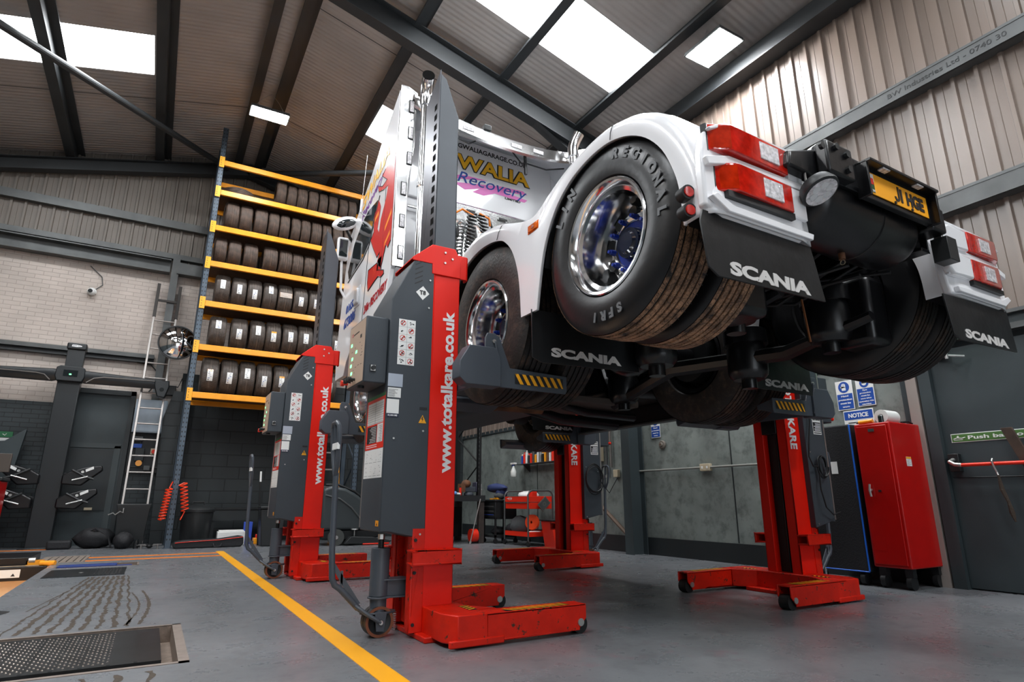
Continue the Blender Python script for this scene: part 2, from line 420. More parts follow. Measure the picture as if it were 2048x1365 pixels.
# far gable wall
cladding('wall_far', CLADD, 'x', YF-.02, XL, XR, 4.95, 6.3, .20, -1, topz=lambda x: roof_z(x, -.02))
b = mb(); b.box(XL, .2, YF, YF+.2, 2.31, 5.0, BRICKW); b.box(XL, -1.6, YF-.001, YF+.2, 0, 2.31, BRICKD); b.box(-.55, .2, YF-.001, YF+.2, 0, 2.31, BRICKD)
b.box(-1.6, -.55, YF, YF+.2, 0, 2.31, DGREY); b.box(.2, XR, YF-.02, YF+.2, 0, 3.0, BLOCKD); b.box(.2, XR, YF, YF+.2, 3.0, 5.0, BRICKW)
struct('wall_far_lower', b, BRICKW, smooth=False)
b = mb(); b.prism([(.05, 0), (.30, 0), (.30, 2.6), (.10, 2.6), (-.02, 2.1)], 'y', 12.1, YF, BLOCKD); struct('trim_4', b, BLOCKD, smooth=False)
# left and back walls (outside the frame, close the room)
cladding('wall_left', CLADD, 'y', XL, YB, YF, 2.3, 6.3, .2, 1)
b = mb(); b.box(XL-.2, XL, YB, YF, 0, 2.35, DGREY); struct('wall_left_lower', b, DGREY, smooth=False)
cladding('wall_back', CLADD, 'x', YB, XL, XR, 4.45, 6.3, .2, 1, topz=lambda x: roof_z(x, -.02))
b = mb(); b.box(XL, -1.3, YB-.1, YB, 0, 4.5, CLADD); b.box(3.7, XR, YB-.1, YB, 0, 4.5, CLADD); struct('wall_back_lower', b, CLADD, smooth=False)
b = mb(); b.box(-1.4, -1.3, YB-.12, YB+.05, 0, 4.5, STRUCT); b.box(3.7, 3.8, YB-.12, YB+.05, 0, 4.5, STRUCT); b.box(-1.4, 3.8, YB-.12, YB+.25, 4.45, 4.75, STRUCT); struct('door_3', b, STRUCT, smooth=False)

# roof sheets with translucent strips
SKYM = mat('translucent roof sheet', (.9, .95, 1, 1), .5, emit=((0.93, 0.97, 1.0, 1), SKY_E))
STR = [(-6.7, -5.75), (-2.8, -1.85), (1.06, 2.0), (4.92, 5.85), (8.70, 9.68)]
STRL = [(-6.7, -5.75), (-2.8, -1.85), (1.06, 2.0), (4.92, 5.85), (8.83, 9.78)]
wn = 1
for side, (xa, xb), strips in ((1, (2.50, 5.11), STR), (-1, (-3.43, -.84), STRL)):
    b = mb(); yy = sorted([YB-.3, YF+.3]+[v for s_ in strips for v in s_])
    xe = XR+.2 if side > 0 else XL-.2
    lo, hi = (RX, xe) if side > 0 else (xe, RX)
    xxs = [lo, xa, xb, hi]
    for i in range(len(yy)-1):
        strip = any(abs(yy[i]-s_[0]) < 1e-6 for s_ in strips)
        for j in range(3):
            if strip and j == 1: continue
            x0, x1, y0, y1 = xxs[j], xxs[j+1], yy[i], yy[i+1]
            b.add([(x0,y0,roof_z(x0)),(x1,y0,roof_z(x1)),(x1,y1,roof_z(x1)),(x0,y1,roof_z(x0)),
                   (x0,y0,roof_z(x0)+.06),(x1,y0,roof_z(x1)+.06),(x1,y1,roof_z(x1)+.06),(x0,y1,roof_z(x0)+.06)],
                  [(0,3,2,1),(4,5,6,7),(0,1,5,4),(1,2,6,5),(2,3,7,6),(3,0,4,7)], ROOFM)
    struct('ceiling', b, ROOFM, smooth=False)
    for y0, y1 in strips:
        b = mb(); b.add([(xa,y0,roof_z(xa)+.03),(xb,y0,roof_z(xb)+.03),(xb,y1,roof_z(xb)+.03),(xa,y1,roof_z(xa)+.03)], [(0,3,2,1)], SKYM)
        o = struct('window_%d' % wn, b, SKYM, smooth=False); wn += 1
b = mb(); b.box(RX-.17, RX+.17, YB, YF, 7.50, 7.52, ROOFM); struct('trim_5', b, ROOFM, smooth=False)
# roof sheet joints
b = mb()
for y in (7.5, 10.45, 3.1):
    for s_ in (1, -1):
        x0, x1 = RX, (XR if s_ > 0 else XL)
        b.add([(x0,y,roof_z(x0)-.002),(x1,y,roof_z(x1)-.002),(x1,y+.015,roof_z(x1)-.002),(x0,y+.015,roof_z(x0)-.002)], [(0,1,2,3)], STRUCT)
struct('trim_6', b, STRUCT, smooth=False)

tn = 7
def trim(b, m=STRUCT, label=None, bevel=0):
    global tn
    o = struct('trim_%d' % tn, b, m, bevel=bevel, smooth=False); tn += 1
    if label: o['label'] = label
    return o
# purlins (Z sections)
for x in (1.06, 2.40, 3.72, 5.08, .69, -.67, -2.02, -3.38):
    s_ = 1 if x > RX else -1; zt = roof_z(x); b = mb()
    b.box(x-.012, x+.012, YB, YF, zt-.21, zt-.002); b.mats or None
    b = mb(); w = .125
    poly = [(x-w, zt-.215), (x+.015, zt-.215), (x+.015, zt-.03), (x+w, zt-.03), (x+w, zt-.012), (x-.0, zt-.012), (x-.0, zt-.20), (x-w+.01, zt-.20), (x-w+.01, zt-.18), (x-w, zt-.18)]
    b.prism(poly, 'y', YB, YF, STRUCT); trim(b, STRUCT, 'dark steel roof purlin')
# rafters (I beams)
def ibeam_pts(b, p0, p1, depth, width, m, tf=.014, tw=.012, updir=Vector((0, 0, 1)), M=None):
    p0, p1 = Vector(p0), Vector(p1); d = (p1-p0).normalized(); s_ = d.cross(updir).normalized(); u = s_.cross(d)
    for o0, o1, h0, h1 in ((-width/2, width/2, 0, tf), (-width/2, width/2, depth-tf, depth), (-tw/2, tw/2, tf, depth-tf)):
        vs = []
        for p in (p0, p1):
            for so, hh in ((o0, h0), (o1, h0), (o1, h1), (o0, h1)): vs.append(p+s_*so-u*hh)
        b.add(vs, [(0,3,2,1),(4,5,6,7),(0,1,5,4),(1,2,6,5),(2,3,7,6),(3,0,4,7)], m)
for y, dep in ((6.6, .36), (12.3, .24), (.6, .36), (-5.4, .36)):
    b = mb()
    off = .22
    ibeam_pts(b, (RX, y, roof_z(RX, off)), (XR-.1, y, roof_z(XR-.1, off)), dep, .17, STRUCT)
    ibeam_pts(b, (XL+.1, y, roof_z(XL+.1, off)), (RX, y, roof_z(RX, off)), dep, .17, STRUCT)
    if y < 12:
        b.prism([(5.75, roof_z(5.75, off+dep)), (4.2, roof_z(4.2, off+dep)), (5.75, roof_z(5.75, off+dep)-.42)], 'y', y-.006, y+.006)
        vs = [(4.2, y-.08, roof_z(4.2, off+dep)), (4.2, y+.08, roof_z(4.2, off+dep)), (5.75, y+.08, roof_z(5.75, off+dep)-.42), (5.75, y-.08, roof_z(5.75, off+dep)-.42)]
        b.add(vs, [(0,1,2,3)], STRUCT)
    trim(b, STRUCT, 'dark steel portal rafter')
    b = mb()
    if y < 12:
        ibeam_pts(b, (5.97, y, 0), (5.97, y, 6.1), .26, .17, DGREY, updir=Vector((1, 0, 0))); trim(b, DGREY, 'dark grey steel portal column')
        b = mb(); ibeam_pts(b, (XL+.03, y, 0), (XL+.03, y, 6.1), .26, .17, DGREY, updir=Vector((-1, 0, 0))); trim(b, DGREY)
# eaves beam
b = mb(); b.box(XR-.2, XR-.02, YB, YF, 6.0, 6.26, STRUCT); b.box(XR-.26, XR-.02, YB, YF, 5.985, 6.0, STRUCT); trim(b, STRUCT, 'dark steel eaves beam')
# girts on the right wall
for z0, z1 in ((4.55, 4.72), (3.22, 3.41)):
    b = mb(); b.prism([(XR-.02, z0), (XR-.15, z0), (XR-.15, z0+.012), (XR-.032, z0+.012), (XR-.032, z1-.012), (XR-.15, z1-.012), (XR-.15, z1-.03), (XR-.142, z1-.03), (XR-.142, z1), (XR-.02, z1)], 'y', YB, YF, GALV)
    b.box(XR-.145, XR-.133, YB, YF, z0, z1, GALV)
    if z0 > 4: text(b, 'BW Industries Ltd - 0740 30', (XR-.1465, 2.55, 4.60), (0, -1, 0), (0, 0, 1), .05, 1.0, m=LETTB)
    trim(b, GALV, 'grey steel cladding rail')
# gable wall rails
for z0, z1, dd in ((5.78, 5.93, .14), ):
    b = mb(); b.box(XL, .5, YF-dd, YF-.03, z0, z1, GALV); b.box(.5, XR, YF-dd, YF-.03, z0, z1, GALV); trim(b, GALV)
b = mb(); b.box(XL, -.27, YF-.2, YF-.02, 5.10, 5.12, GALV); b.box(XL, -.27, YF-.2, YF-.02, 4.86, 4.88, GALV); b.box(XL, -.27, YF-.07, YF-.055, 4.88, 5.10, GALV)
b.box(XL, 3, YF-.14, YF-.02, 5.16, 5.26, GALV); b.box(-.15, 3, YF-.2, YF-.02, 4.86, 5.08, GALV); trim(b, GALV, 'grey steel beam above the white brick')
b = mb(); b.box(XL, -.3, YF-.12, YF, 3.2, 3.27, GALV); b.box(XL, -.3, YF-.1, YF, 3.12, 3.14, STRUCT); b.box(XL, -.3, YF-.04, YF, 3.14, 3.2, STRUCT); trim(b, GALV, 'low grey steel rail across the white brick')
b = mb(); b.box(-.24, -.12, YF-.17, YF-.01, 1.9, 5.2, GALV); trim(b, GALV, 'grey steel post behind the ladder')
# roof bracing tubes
b = mb(); b.cyl((-4.5, 5.9, 5.92), (.45, 12.2, 7.22), .055, n=14, m=STRUCT); trim(b, STRUCT, 'round steel roof brace above the tyre rack')
b = mb(); b.cyl((.9, 12.2, 7.22), (5.7, 6.8, 5.95), .055, n=14, m=STRUCT); trim(b, STRUCT, 'round steel roof brace running behind the truck')
# posts by the fire door
b = mb(); b.box(5.90, XR, 2.78, 2.87, 0, 3.2, mat('pale grey strip', srgb(150, 140, 134), .5)); trim(b, None, 'pale vertical strip beside the fire door')
b = mb(); b.box(5.9, XR, 2.66, 2.76, 0, 2.3, DGREY); b.box(5.93, XR, 2.87, 2.93, 0, 3.2, DGREY); trim(b, DGREY)
b = mb(); b.box(5.88, XR, 0.4, 2.9, 2.07, 2.12, GALV); b.box(5.9, XR, .4, 2.9, 2.12, 2.2, DGREY); b.box(5.86, XR, .4, 2.2, 2.2, 2.23, GALV); trim(b, GALV)
b = mb(); b.box(5.955, XR-.005, 1.55, 2.66, .01, 2.02, DGREY); b.box(5.95, 5.956, 1.57, 2.64, .9, .905, DGREY2)
d1 = struct('door_1', b, DGREY, bevel=.004); d1['label'] = 'dark grey fire exit door'
# doors in the gable wall
b = mb(); b.box(-1.56, -.50, YF-.06, YF+.02, 0, 2.5, DGREY); b.box(-1.63, -1.55, YF-.1, YF, 0, 2.58, DGREY2); b.box(-.55, -.48, YF-.1, YF, 0, 2.58, DGREY2); b.box(-1.63, -.48, YF-.1, YF, 2.5, 2.58, DGREY2)
b.box(-1.5, -.66, YF-.075, YF-.06, .55, 1.55, DGREY2); b.box(-.67, -.58, YF-.08, YF-.06, 0, 1.62, mat('mid grey paint', srgb(58, 66, 68), .5)); b.box(-1.5, -.58, YF-.08, YF-.06, 1.58, 1.66, MATS['mid grey paint'])
b.box(-.95, -.84, YF-.1, YF-.06, .56, .60, CREAM)
o = struct('door_2', b, DGREY, smooth=False); o['label'] = 'tall dark grey double leaf door behind the wheel aligner'

# ------------------------------------------------------------------ lamps
LEDM = mat('led panel', (1, 1, 1, 1), .4, emit=((0.98, 0.99, 1.0, 1), LED_E))
def led(loc, ax, ay, label, tilt=0.0):
    t = thing('high_bay_light', label, 'light', loc, 0, 'flat LED high bay lights')
    b = mb(); b.box(-ax/2, ax/2, -ay/2, ay/2, .012, .05, GALV); b.box(-ax/2-.01, ax/2+.01, -ay/2-.01, ay/2+.01, .0, .014, GALV)
    b.build('housing', GALV, t, bevel=.004)
    b = mb(); b.box(-ax/2+.012, ax/2-.012, -ay/2+.012, ay/2-.012, -.006, .002, LEDM); b.build('led_panel', LEDM, t, smooth=False)
    b = mb()
    for s_ in (-1, 1):
        e = Vector((0, s_*ay*.45, .05)) if ay > ax else Vector((s_*ax*.45, 0, .05))
        b.tube([e, e*.5+Vector((0, 0, .25)), (0, 0, .42)], .003, 5, ZINC)
    b.build('hanging_wire', ZINC, t)
    t.rotation_euler = (0, tilt, 0)
    return t
led((5.34, 4.14, 6.18), .42, .56, 'bright flat LED light hanging near the right eaves')
led((.87, 9.62, 7.0), .60, .30, 'bright flat LED light hanging under the ridge near the tyre rack')

led((.87, 4.10, 7.0), .60, .30, 'added unseen flat LED light under the ridge above the truck cab')  # from here on: fixtures out of view, added to brighten the room
led((-3.6, 4.10, 6.2), .42, .56, 'added unseen flat LED light hanging in the left bay')
led((5.34, -1.4, 6.18), .42, .56, 'added unseen flat LED light near the right eaves behind the viewer')
led((.87, -1.4, 7.0), .60, .30, 'added unseen flat LED light under the ridge behind the viewer')

# ================================================================== COLUMN LIFTS
def hazard(b, o, right, up, w, h, n, m1=YELL, slant=.6):
    """slanted stripes on a flat patch"""
    O = Vector(o); R = Vector(right).normalized(); U = Vector(up).normalized(); N_ = R.cross(U)
    b.add([O, O+R*w, O+R*w+U*h, O+U*h], [(0,1,2,3)], LETTB)
    st = w/n
    for i in range(n):
        x = i*st; sh = slant*h
        p = [(x+sh, 0), (x+sh+st*.5, 0), (x+st*.5, h), (x, h)]
        q = [(max(0, min(w, a)), c) for a, c in p]
        b.add([O+R*a+U*c+N_*.0012 for a, c in q], [(0,1,2,3)], m1)

DARKS = mat('dark slot', (.002, .002, .002, 1), .9, spec=.1)
def make_lift():
    t = thing('column_lift', '', 'vehicle lift', (0, 0, 0))
    # base frame
    b = mb()
    z0, z1 = .022, .158
    b.prism([(-.09, -.42), (-.045, -.515), (.13, -.515), (.13, -.40), (.24, -.40), (.13, -.24), (.13, .24), (.24, .40), (.13, .40), (.13, .515), (-.045, .515), (-.09, .42)], 'z', z0, z1, REDW)
    b.box(-.088, .22, -.520, -.50, .010, .045, REDW); b.box(-.088, .22, .50, .520, .010, .045, REDW)
    b.box(-.13, .2, -.3, .3, .0, .03, REDW)
    b.build('base_frame', REDW, t, bevel=.006)
    for s in (-1, 1):
        b = mb(); y0, y1 = (-.515, -.405) if s < 0 else (.405, .515)
        yo = -.515 if s < 0 else .515; yi = -.405 if s < 0 else .405
        b.box(.12, .70, yo-s*0, yo-s*.010, z0, z1-.004); b.box(.12, .70, yi, yi+s*.010, z0, z1-.004)
        b.box(.12, .74, yo, yi, z1-.014, z1-.004)
        b.prism([(.70, z0+.01), (.745, z0+.06), (.745, z1-.004), (.70, z1-.004)], 'y', yo, yo-s*.010); b.prism([(.70, z0+.01), (.745, z0+.06), (.745, z1-.004), (.70, z1-.004)], 'y', yi, yi+s*.010)
        b.box(.12, .55, yo, yi, z0, z0+.012)
        leg = b.build('leg', REDW, t, bevel=.003)
        b = mb(); yc = (yo+yi)/2
        b.cyl((.715, yc-.038, .048), (.715, yc+.038, .048), .048, n=24, m=BLACK); b.build('roller', BLACK, leg)
        b = mb()
        b.cyl((.705, yo+s*.006, .062), (.705, yo, .062), .020, n=18, m=ZINC); b.build('axle_cap', ZINC, leg); b = mb()
        b.cyl((.705, yi-s*.006, .062), (.705, yi, .062), .020, n=18, m=ZINC); b.build('axle_cap', ZINC, leg)
        b = mb(); hazard(b, (.24, s*.46-.05, z1-.0032), (1, 0, 0), (0, 1, 0), .40, .08, 9); b.build('hazard_tape', YELL, leg, smooth=False)
    for s in (-1, 1):
        b = mb(); hazard(b, (.125, s*.26-.02 if s > 0 else -.40, z1+.001), (0, 1, 0), (-1, 0, 0), .14, .05, 4); b.build('hazard_tape', YELL, t, smooth=False)
    # column: C section open towards the truck
    b = mb(); ye = .155
    zc0, zc1 = .03, 2.25
    b.prism([(-.09, zc0), (.09, zc0), (.09, 2.19), (.05, zc1), (-.09, zc1)], 'y', -ye, -ye+.012)
    b.prism([(-.09, zc0), (.09, zc0), (.09, 2.19), (.05, zc1), (-.09, zc1)], 'y', ye-.012, ye)
    b.box(-.09, -.078, -ye, ye, zc0, zc1)
    b.box(.078, .09, -ye, -ye+.085, zc0, 2.15); b.box(.078, .09, ye-.085, ye, zc0, 2.15)
    b.box(.0, .088, -ye+.075, -ye+.085, zc0, 2.1); b.box(.0, .088, ye-.085, ye-.075, zc0, 2.1)
    b.build('column', RED, t, bevel=.008)
    b = mb(); b.box(-.07, .03, -.10, .10, .04, 2.2, BLACK); b.tube([(.034, .02, .1), (.034, .02, 2.1)], .010, 8, BLACKG); b.build('inner_channel', BLACK, t)
    # rear flanges and back plates below the cover
    b = mb()
    for s in (-1, 1):
        b.box(-.165, -.09, s*.150, s*.162, .03, .56); b.box(-.165, -.153, s*.10, s*.162, .03, .56); b.box(-.16, -.09, s*.08, s*.086, .05, .56)
    b.box(-.120, -.095, -.11, .11, .05, .56)
    b.build('rear_frame', REDW, t, bevel=.003)
    for s in (-1, 1):
        for z in (.07, .33, .50): b = mb(); b.cyl((-.145, s*.158, z), (-.145, s*.168, z), .010, n=6, m=BLACK); b.build('bolt', BLACK, t)
    # top cap with guide ears
    b = mb()
    b.prism([(-.105, 2.08), (.09, 2.08), (.09, 2.20), (.05, 2.275), (-.105, 2.275), (-.235, 2.165), (-.235, 2.145), (-.105, 2.145)], 'y', -ye-.008, -ye)
    b.prism([(-.105, 2.08), (.09, 2.08), (.09, 2.20), (.05, 2.275), (-.105, 2.275), (-.235, 2.165), (-.235, 2.145), (-.105, 2.145)], 'y', ye, ye+.008)
    b.prism([(-.105, 2.275), (-.235, 2.165), (-.235, 2.155), (-.105, 2.262)], 'y', -ye, ye)
    for s in (-1, 1):
        b.prism([(.075, s*ye), (.135, s*(ye-.0)), (.150, s*(ye-.015)), (.150, s*(ye-.06)), (.138, s*(ye-.06)), (.138, s*(ye-.022)), (.075, s*(ye-.012))], 'z', 2.08, 2.24)
    b.build('top_cap', RED, t, bevel=.003)
    for (x, z) in ((-.02, 2.235), (.03, 2.20), (-.02, 2.165)):
        for s in (-1, 1): b = mb(); b.cyl((x, s*(ye+.006), z), (x, s*(ye+.014), z), .0095, .007, n=10, m=ZINC); b.build('bolt', ZINC, t)
    # mast with rack holes (steel carriage mast)
    b = mb(); mx0, mx1 = -.088, .058; my0, my1 = -ye+.012, .10
    zt = 3.60
    b.prism([(my0, 2.0), (my1, 2.0), (my1, 3.45), (my0, zt)], 'x', mx0, mx0+.006, MASTG)
    b.prism([(mx0, 2.0), (mx1, 2.0), (mx1, 3.26), (mx0+.045, zt-.06), (mx0, zt-.03)], 'y', my0, my0+.006, STEELG)
    b.prism([(mx0, 2.0), (mx1, 2.0), (mx1, 3.20), (mx0+.045, 3.36), (mx0, 3.37)], 'y', my1-.006, my1, STEELG)
    b.prism([(my0, 2.0), (my0+.03, 2.0), (my0+.03, 3.2), (my0, 3.2)], 'x', mx1-.006, mx1, STEELG)
    mast = b.build('mast', STEELG, t, bevel=.0015)
    b = mb(); z = 2.06
    while z < 3.36:
        b.add([(mx0-.001, -.105, z), (mx0-.001, -.06, z), (mx0-.001, -.06, z+.045), (mx0-.001, -.105, z+.045)], [(0, 1, 2, 3)], DARKS); z += .078
    b.build('rack_slots', DARKS, mast, smooth=False)
    # cover box
    b = mb()
    cx0, cx1, cy0, cy1 = -.352, -.088, -.160, .205
    b.prism([(cx1, .50), (-.30, .545), (cx0, .545), (cx0, 1.87), (-.222, 2.145), (cx1, 2.15)], 'y', cy0, cy1)
    cov = b.build('cover', COVERG, t, bevel=.006)
    b = mb()
    for i in range(5):
        zz = 2.00+i*.031
        b.add([(-.215, cy0-.0012, zz-.012), (-.165, cy0-.0012, zz+.018), (-.165, cy0-.0012, zz+.026), (-.215, cy0-.0012, zz-.004)], [(0, 1, 2, 3)], BLACK)
    b.build('vent_slots', BLACK, cov, smooth=False)
    b = mb()
    for x, z in ((-.115, 2.03), (-.118, 1.85), (-.125, 1.10), (-.12, .53), (-.30, 1.05)):
        for y, dy in ((cy0, -1), (cy1, 1)): b.cyl((x, y, z), (x, y+dy*.004, z), .006, n=8, m=ZINC)
    b.build('cover_screws', ZINC, cov)
    b = mb(); b.box(-.152, -.105, cy0-.001, cy0, 1.222, 1.238, LETTB); b.build('lock_slot', LETTB, cov, smooth=False)
    # labels on the cover, -y face
    yl = cy0-.0015; R_, U_ = (1, 0, 0), (0, 0, 1)
    b = mb(); b.add([(-.205, yl, 1.94), (-.160, yl, 1.895), (-.118, yl, 1.94), (-.160, yl, 1.985)], [(0,1,2,3)], LABELW)
    text(b, 'T8', (-.1615, yl-.0006, 1.928), R_, U_, .028, .040, .03, m=LETTB, align='c')
    b.build('model_label', LABELW, cov, smooth=False)
    b = mb(); x0, x1, zz0, zz1 = -.302, -.198, 1.478, 1.755
    b.add([(x0, yl, zz0), (x1, yl, zz0), (x1, yl, zz1), (x0, yl, zz1)], [(0,1,2,3)], LABELW)
    rnd = random.Random(3); cw = (x1-x0)/2; ch = (zz1-zz0)/6
    for i in range(6):
        for j in range(2):
            cx, cz = x0+cw*(j+.5), zz0+ch*(i+.5)
            if (i+j) % 2:
                b.lathe([(0, .014), (0, .017)], (cx, yl-.0006, cz), 'y', 20, LENSR)
                b.add([(cx-.012, yl-.0005, cz-.010), (cx-.008, yl-.0005, cz-.013), (cx+.012, yl-.0005, cz+.010), (cx+.008, yl-.0005, cz+.013)], [(0,1,2,3)], LENSR)
            for k in range(5):
                a, c = cx+rnd.uniform(-.014, .008), cz+rnd.uniform(-.013, .009)
                b.add([(a, yl-.0004, c), (a+rnd.uniform(.003, .013), yl-.0004, c+rnd.uniform(-.002, .002)), (a+rnd.uniform(.002, .010), yl-.0004, c+rnd.uniform(.003, .009)), (a, yl-.0004, c+.004)], [(0,1,2,3)], LETTB)
        if i: b.box(x0, x1, yl-.0005, yl, zz0+ch*i-.0004, zz0+ch*i+.0004, LETTB)
    b.box(x0+cw-.0004, x0+cw+.0004, yl-.0005, yl, zz0, zz1, LETTB)
    b.build('pictogram_label', LABELW, cov, smooth=False)
    b = mb(); b.box(-.350, -.262, yl, yl+.001, 1.345, 1.42, mat('silver plate', (.45, .5, .58, 1), .3, metal=.3)); b.box(-.348, -.270, yl, yl+.001, 1.282, 1.338, LABELW)
    for i in range(7): b.box(-.345, -.345+rnd.uniform(.03, .07), yl-.0005, yl, 1.287+i*.0065, 1.289+i*.0065, LETTB)
    b.build('rating_plate', LABELW, cov, smooth=False)
    b = mb(); b.box(-.350, -.278, yl, yl+.001, 1.168, 1.272, LABELW); b.box(-.350, -.278, yl-.0004, yl, 1.168, 1.190, mat('navy', srgb(24, 34, 60), .5))
    text(b, 'SCAN ME', (-.314, yl-.0008, 1.174), R_, U_, .010, .056, .02, m=LETTW, align='c')
    b.build('scan_me_label', LABELW, cov, smooth=False)
    b = mb(); b.prism([(-.155, 1.145), (-.107, 1.145), (-.131, 1.193)], 'y', yl, yl+.001, YELLC)
    b.prism([(-.133, 1.183), (-.139, 1.166), (-.132, 1.166), (-.135, 1.150), (-.125, 1.170), (-.131, 1.170), (-.128, 1.183)], 'y', yl-.0008, yl, LETTB)
    b.build('warning_triangle', YELLC, cov, smooth=False)
    # -x face labels
    xl = cx0-.0015; RL, UL = (0, -1, 0), (0, 0, 1)
    ya, yb = .19, -.145     # left edge / right edge seen from -x
    b = mb(); b.box(xl, xl+.001, yb, ya, 1.0, 1.315, REDPL); b.box(xl-.0005, xl, yb+.0, ya-.0, 1.295, 1.315, GREENS)
    b.box(xl-.0006, xl, yb+.02, ya-.02, 1.145, 1.275, LABELW); b.box(xl-.0006, xl, yb+.13, ya-.03, 1.035, 1.135, LETTB); b.box(xl-.0006, xl, yb+.02, yb+.12, 1.035, 1.14, LABELW)
    for i in range(9): b.box(xl-.001, xl, yb+.02, ya-.02, 1.150+i*.0135, 1.151+i*.0135, LETTB)
    b.box(xl-.001, xl, .02, .022, 1.145, 1.275, LETTB)
    for i in range(10):
        b.box(xl-.001, xl, yb+.14, yb+.14+rnd.uniform(.06, .12), 1.040+i*.0095, 1.043+i*.0095, LABELW); b.box(xl-.001, xl, yb+.03, yb+.03+rnd.uniform(.03, .07), 1.040+i*.0095, 1.042+i*.0095, LETTB)
    for k in range(2): b.box(xl-.001, xl, ya-.22, ya-.02, 1.010+k*.011, 1.014+k*.011, LABELW)
    b.build('parts_list_label', REDPL, cov, smooth=False)
    b = mb(); b.box(xl, xl+.001, yb, ya, .835, .998, LABELW)
    for r in range(2):
        for c in range(4):
            y_, z_ = ya-.045-c*.08, .875+r*.075
            for k in range(7):
                a, q = y_+rnd.uniform(-.02, .02), z_+rnd.uniform(-.02, .025)
                b.add([(xl-.0005, a, q), (xl-.0005, a-rnd.uniform(.004, .014), q+.002), (xl-.0005, a-rnd.uniform(.002, .01), q+rnd.uniform(.002, .006))], [(0,1,2)], LETTB)
            b.box(xl-.0005, xl, y_-.03, y_+.03, z_-.028, z_-.0265, LETTB)
    b.build('instruction_label', LABELW, cov, smooth=False)
    b = mb(); b.box(xl, xl+.001, -.135, -.085, .575, .605, ORANGE); b.prism([(-.120, .58), (-.10, .58), (-.11, .595)], 'x', xl-.0005, xl, LETTB); b.build('small_orange_label', ORANGE, cov, smooth=False)
    # +y face label
    yr = cy1+.0015; RR = (-1, 0, 0)
    b = mb(); b.box(-.315, -.205, yr-.001, yr, 1.25, 1.41, LABELW); b.box(-.311, -.209, yr, yr+.0005, 1.275, 1.352, LETTB)
    text(b, 'TOTALKARE', (-.209, yr+.0008, 1.390), RR, U_, .014, .10, m=LETTB); text(b, 'ALSO SUPPLIES', (-.209, yr+.0008, 1.368), RR, U_, .012, .10, m=LETTB)
    for i in range(6): b.box(-.305, -.305+rnd.uniform(.05, .09), yr+.0004, yr+.001, 1.282+i*.011, 1.287+i*.011, LETTW)
    b.box(-.309, -.211, yr+.0004, yr+.001, 1.258, 1.266, LETTB)
    b.build('supplier_label', LABELW, cov, smooth=False)
    b = mb(); b.box(cx0-.004, cx0+.012, cy1-.004, cy1+.004, .56, 1.86, ALU); b.build('edge_strip', ALU, cov)
    # lettering on the column
    b = mb(); text(b, 'www.totalkare.co.uk', (.058, -ye-.0015, .865), (0, 0, 1), (-1, 0, 0), .078, .985, .035, m=LETTW); b.build('lettering', LETTW, t, smooth=False)
    b = mb(); text(b, 'TOTALKARE', (.052, ye+.0015, 1.72), (0, 0, -1), (-1, 0, 0), .088, .60, .03, m=LETTW); b.build('lettering', LETTW, t, smooth=False)
    # fork pocket lugs
    for s in (-1, 1):
        b = mb(); yo = s*.245; yi = s*.15
        b.box(-.19, .10, yo, yo-s*.012, .375, .452); b.box(-.19, .10, yo, yi, .440, .452); b.box(-.19, .10, yo, yi, .375, .387)
        b.build('fork_pocket', REDW, t, bevel=.005)
    # control box
    b = mb(); b.box(-.488, -.352, -.135, .205, 1.36, 1.755); cb = b.build('control_box', COVERG, t, bevel=.008)
    b = mb(); b.box(-.4895, -.487, -.125, .195, 1.37, 1.745, mat('beige panel', srgb(190, 165, 145), .4))
    led_ = mat('green led', (.1, .8, .2, 1), .4, emit=((.15, 1, .3, 1), 2.5))
    b.box(-.4905, -.4895, -.06, -.03, 1.64, 1.66, LETTB) ; b.box(-.4905, -.4895, .12, .15, 1.68, 1.70, LENSR); b.box(-.4905, -.4895, .0, .11, 1.684, 1.69, LETTB)
    for z_, y_ in ((1.62, .13), (1.53, .10), (1.49, .12), (1.44, .10), (1.56, .02)): b.box(-.4905, -.4895, y_, y_+.03, z_, z_+.018, led_)
    for i in range(14):
        y_, z_ = rnd.uniform(-.1, .15), rnd.uniform(1.44, 1.66); b.box(-.490, -.4895, y_, y_+rnd.uniform(.01, .03), z_, z_+.003, LETTB)
    b.build('control_panel', MATS['beige panel'], cb, smooth=False)
    for i, (y_, m_) in enumerate(((.185, REDPL), (.12, BLACK), (.07, BLACK), (.03, BLACK))):
        b = mb(); r_ = .018 if i == 0 else .014
        b.cyl((-.488, y_, 1.40), (-.512, y_, 1.40), r_*.6, n=14, m=m_); b.cyl((-.512, y_, 1.40), (-.53, y_, 1.40), r_, n=16, m=m_); b.build('push_button', m_, cb)
    b = mb(); b.box(-.452, -.418, -.139, -.135, 1.425, 1.465, BLACK); b.box(-.449, -.421, -.141, -.138, 1.428, 1.462, ZINC); b.cyl((-.435, -.14, 1.445), (-.435, -.155, 1.445), .013, n=16, m=BLACK); b.build('isolator_switch', BLACK, cb)
    b = mb(); b.cyl((-.46, 0, 1.345), (-.46, 0, 1.36), .02, n=12, m=BLACK); b.build('cable_gland', BLACK, cb)
    # jack, castor and tow handle
    jx = -.285
    b = mb(); b.cyl((jx, 0, .205), (jx, 0, .455), .052, n=28); b.cyl((jx, 0, .125), (jx, 0, .205), .045, n=28); b.cyl((jx, 0, .193), (jx, 0, .203), .060, n=28)
    b.cyl((jx, 0, .455), (jx, 0, .50), .016, n=12, m=BLACK); b.cyl((jx, 0, .50), (jx, 0, .53), .020, n=6, m=ZINC)
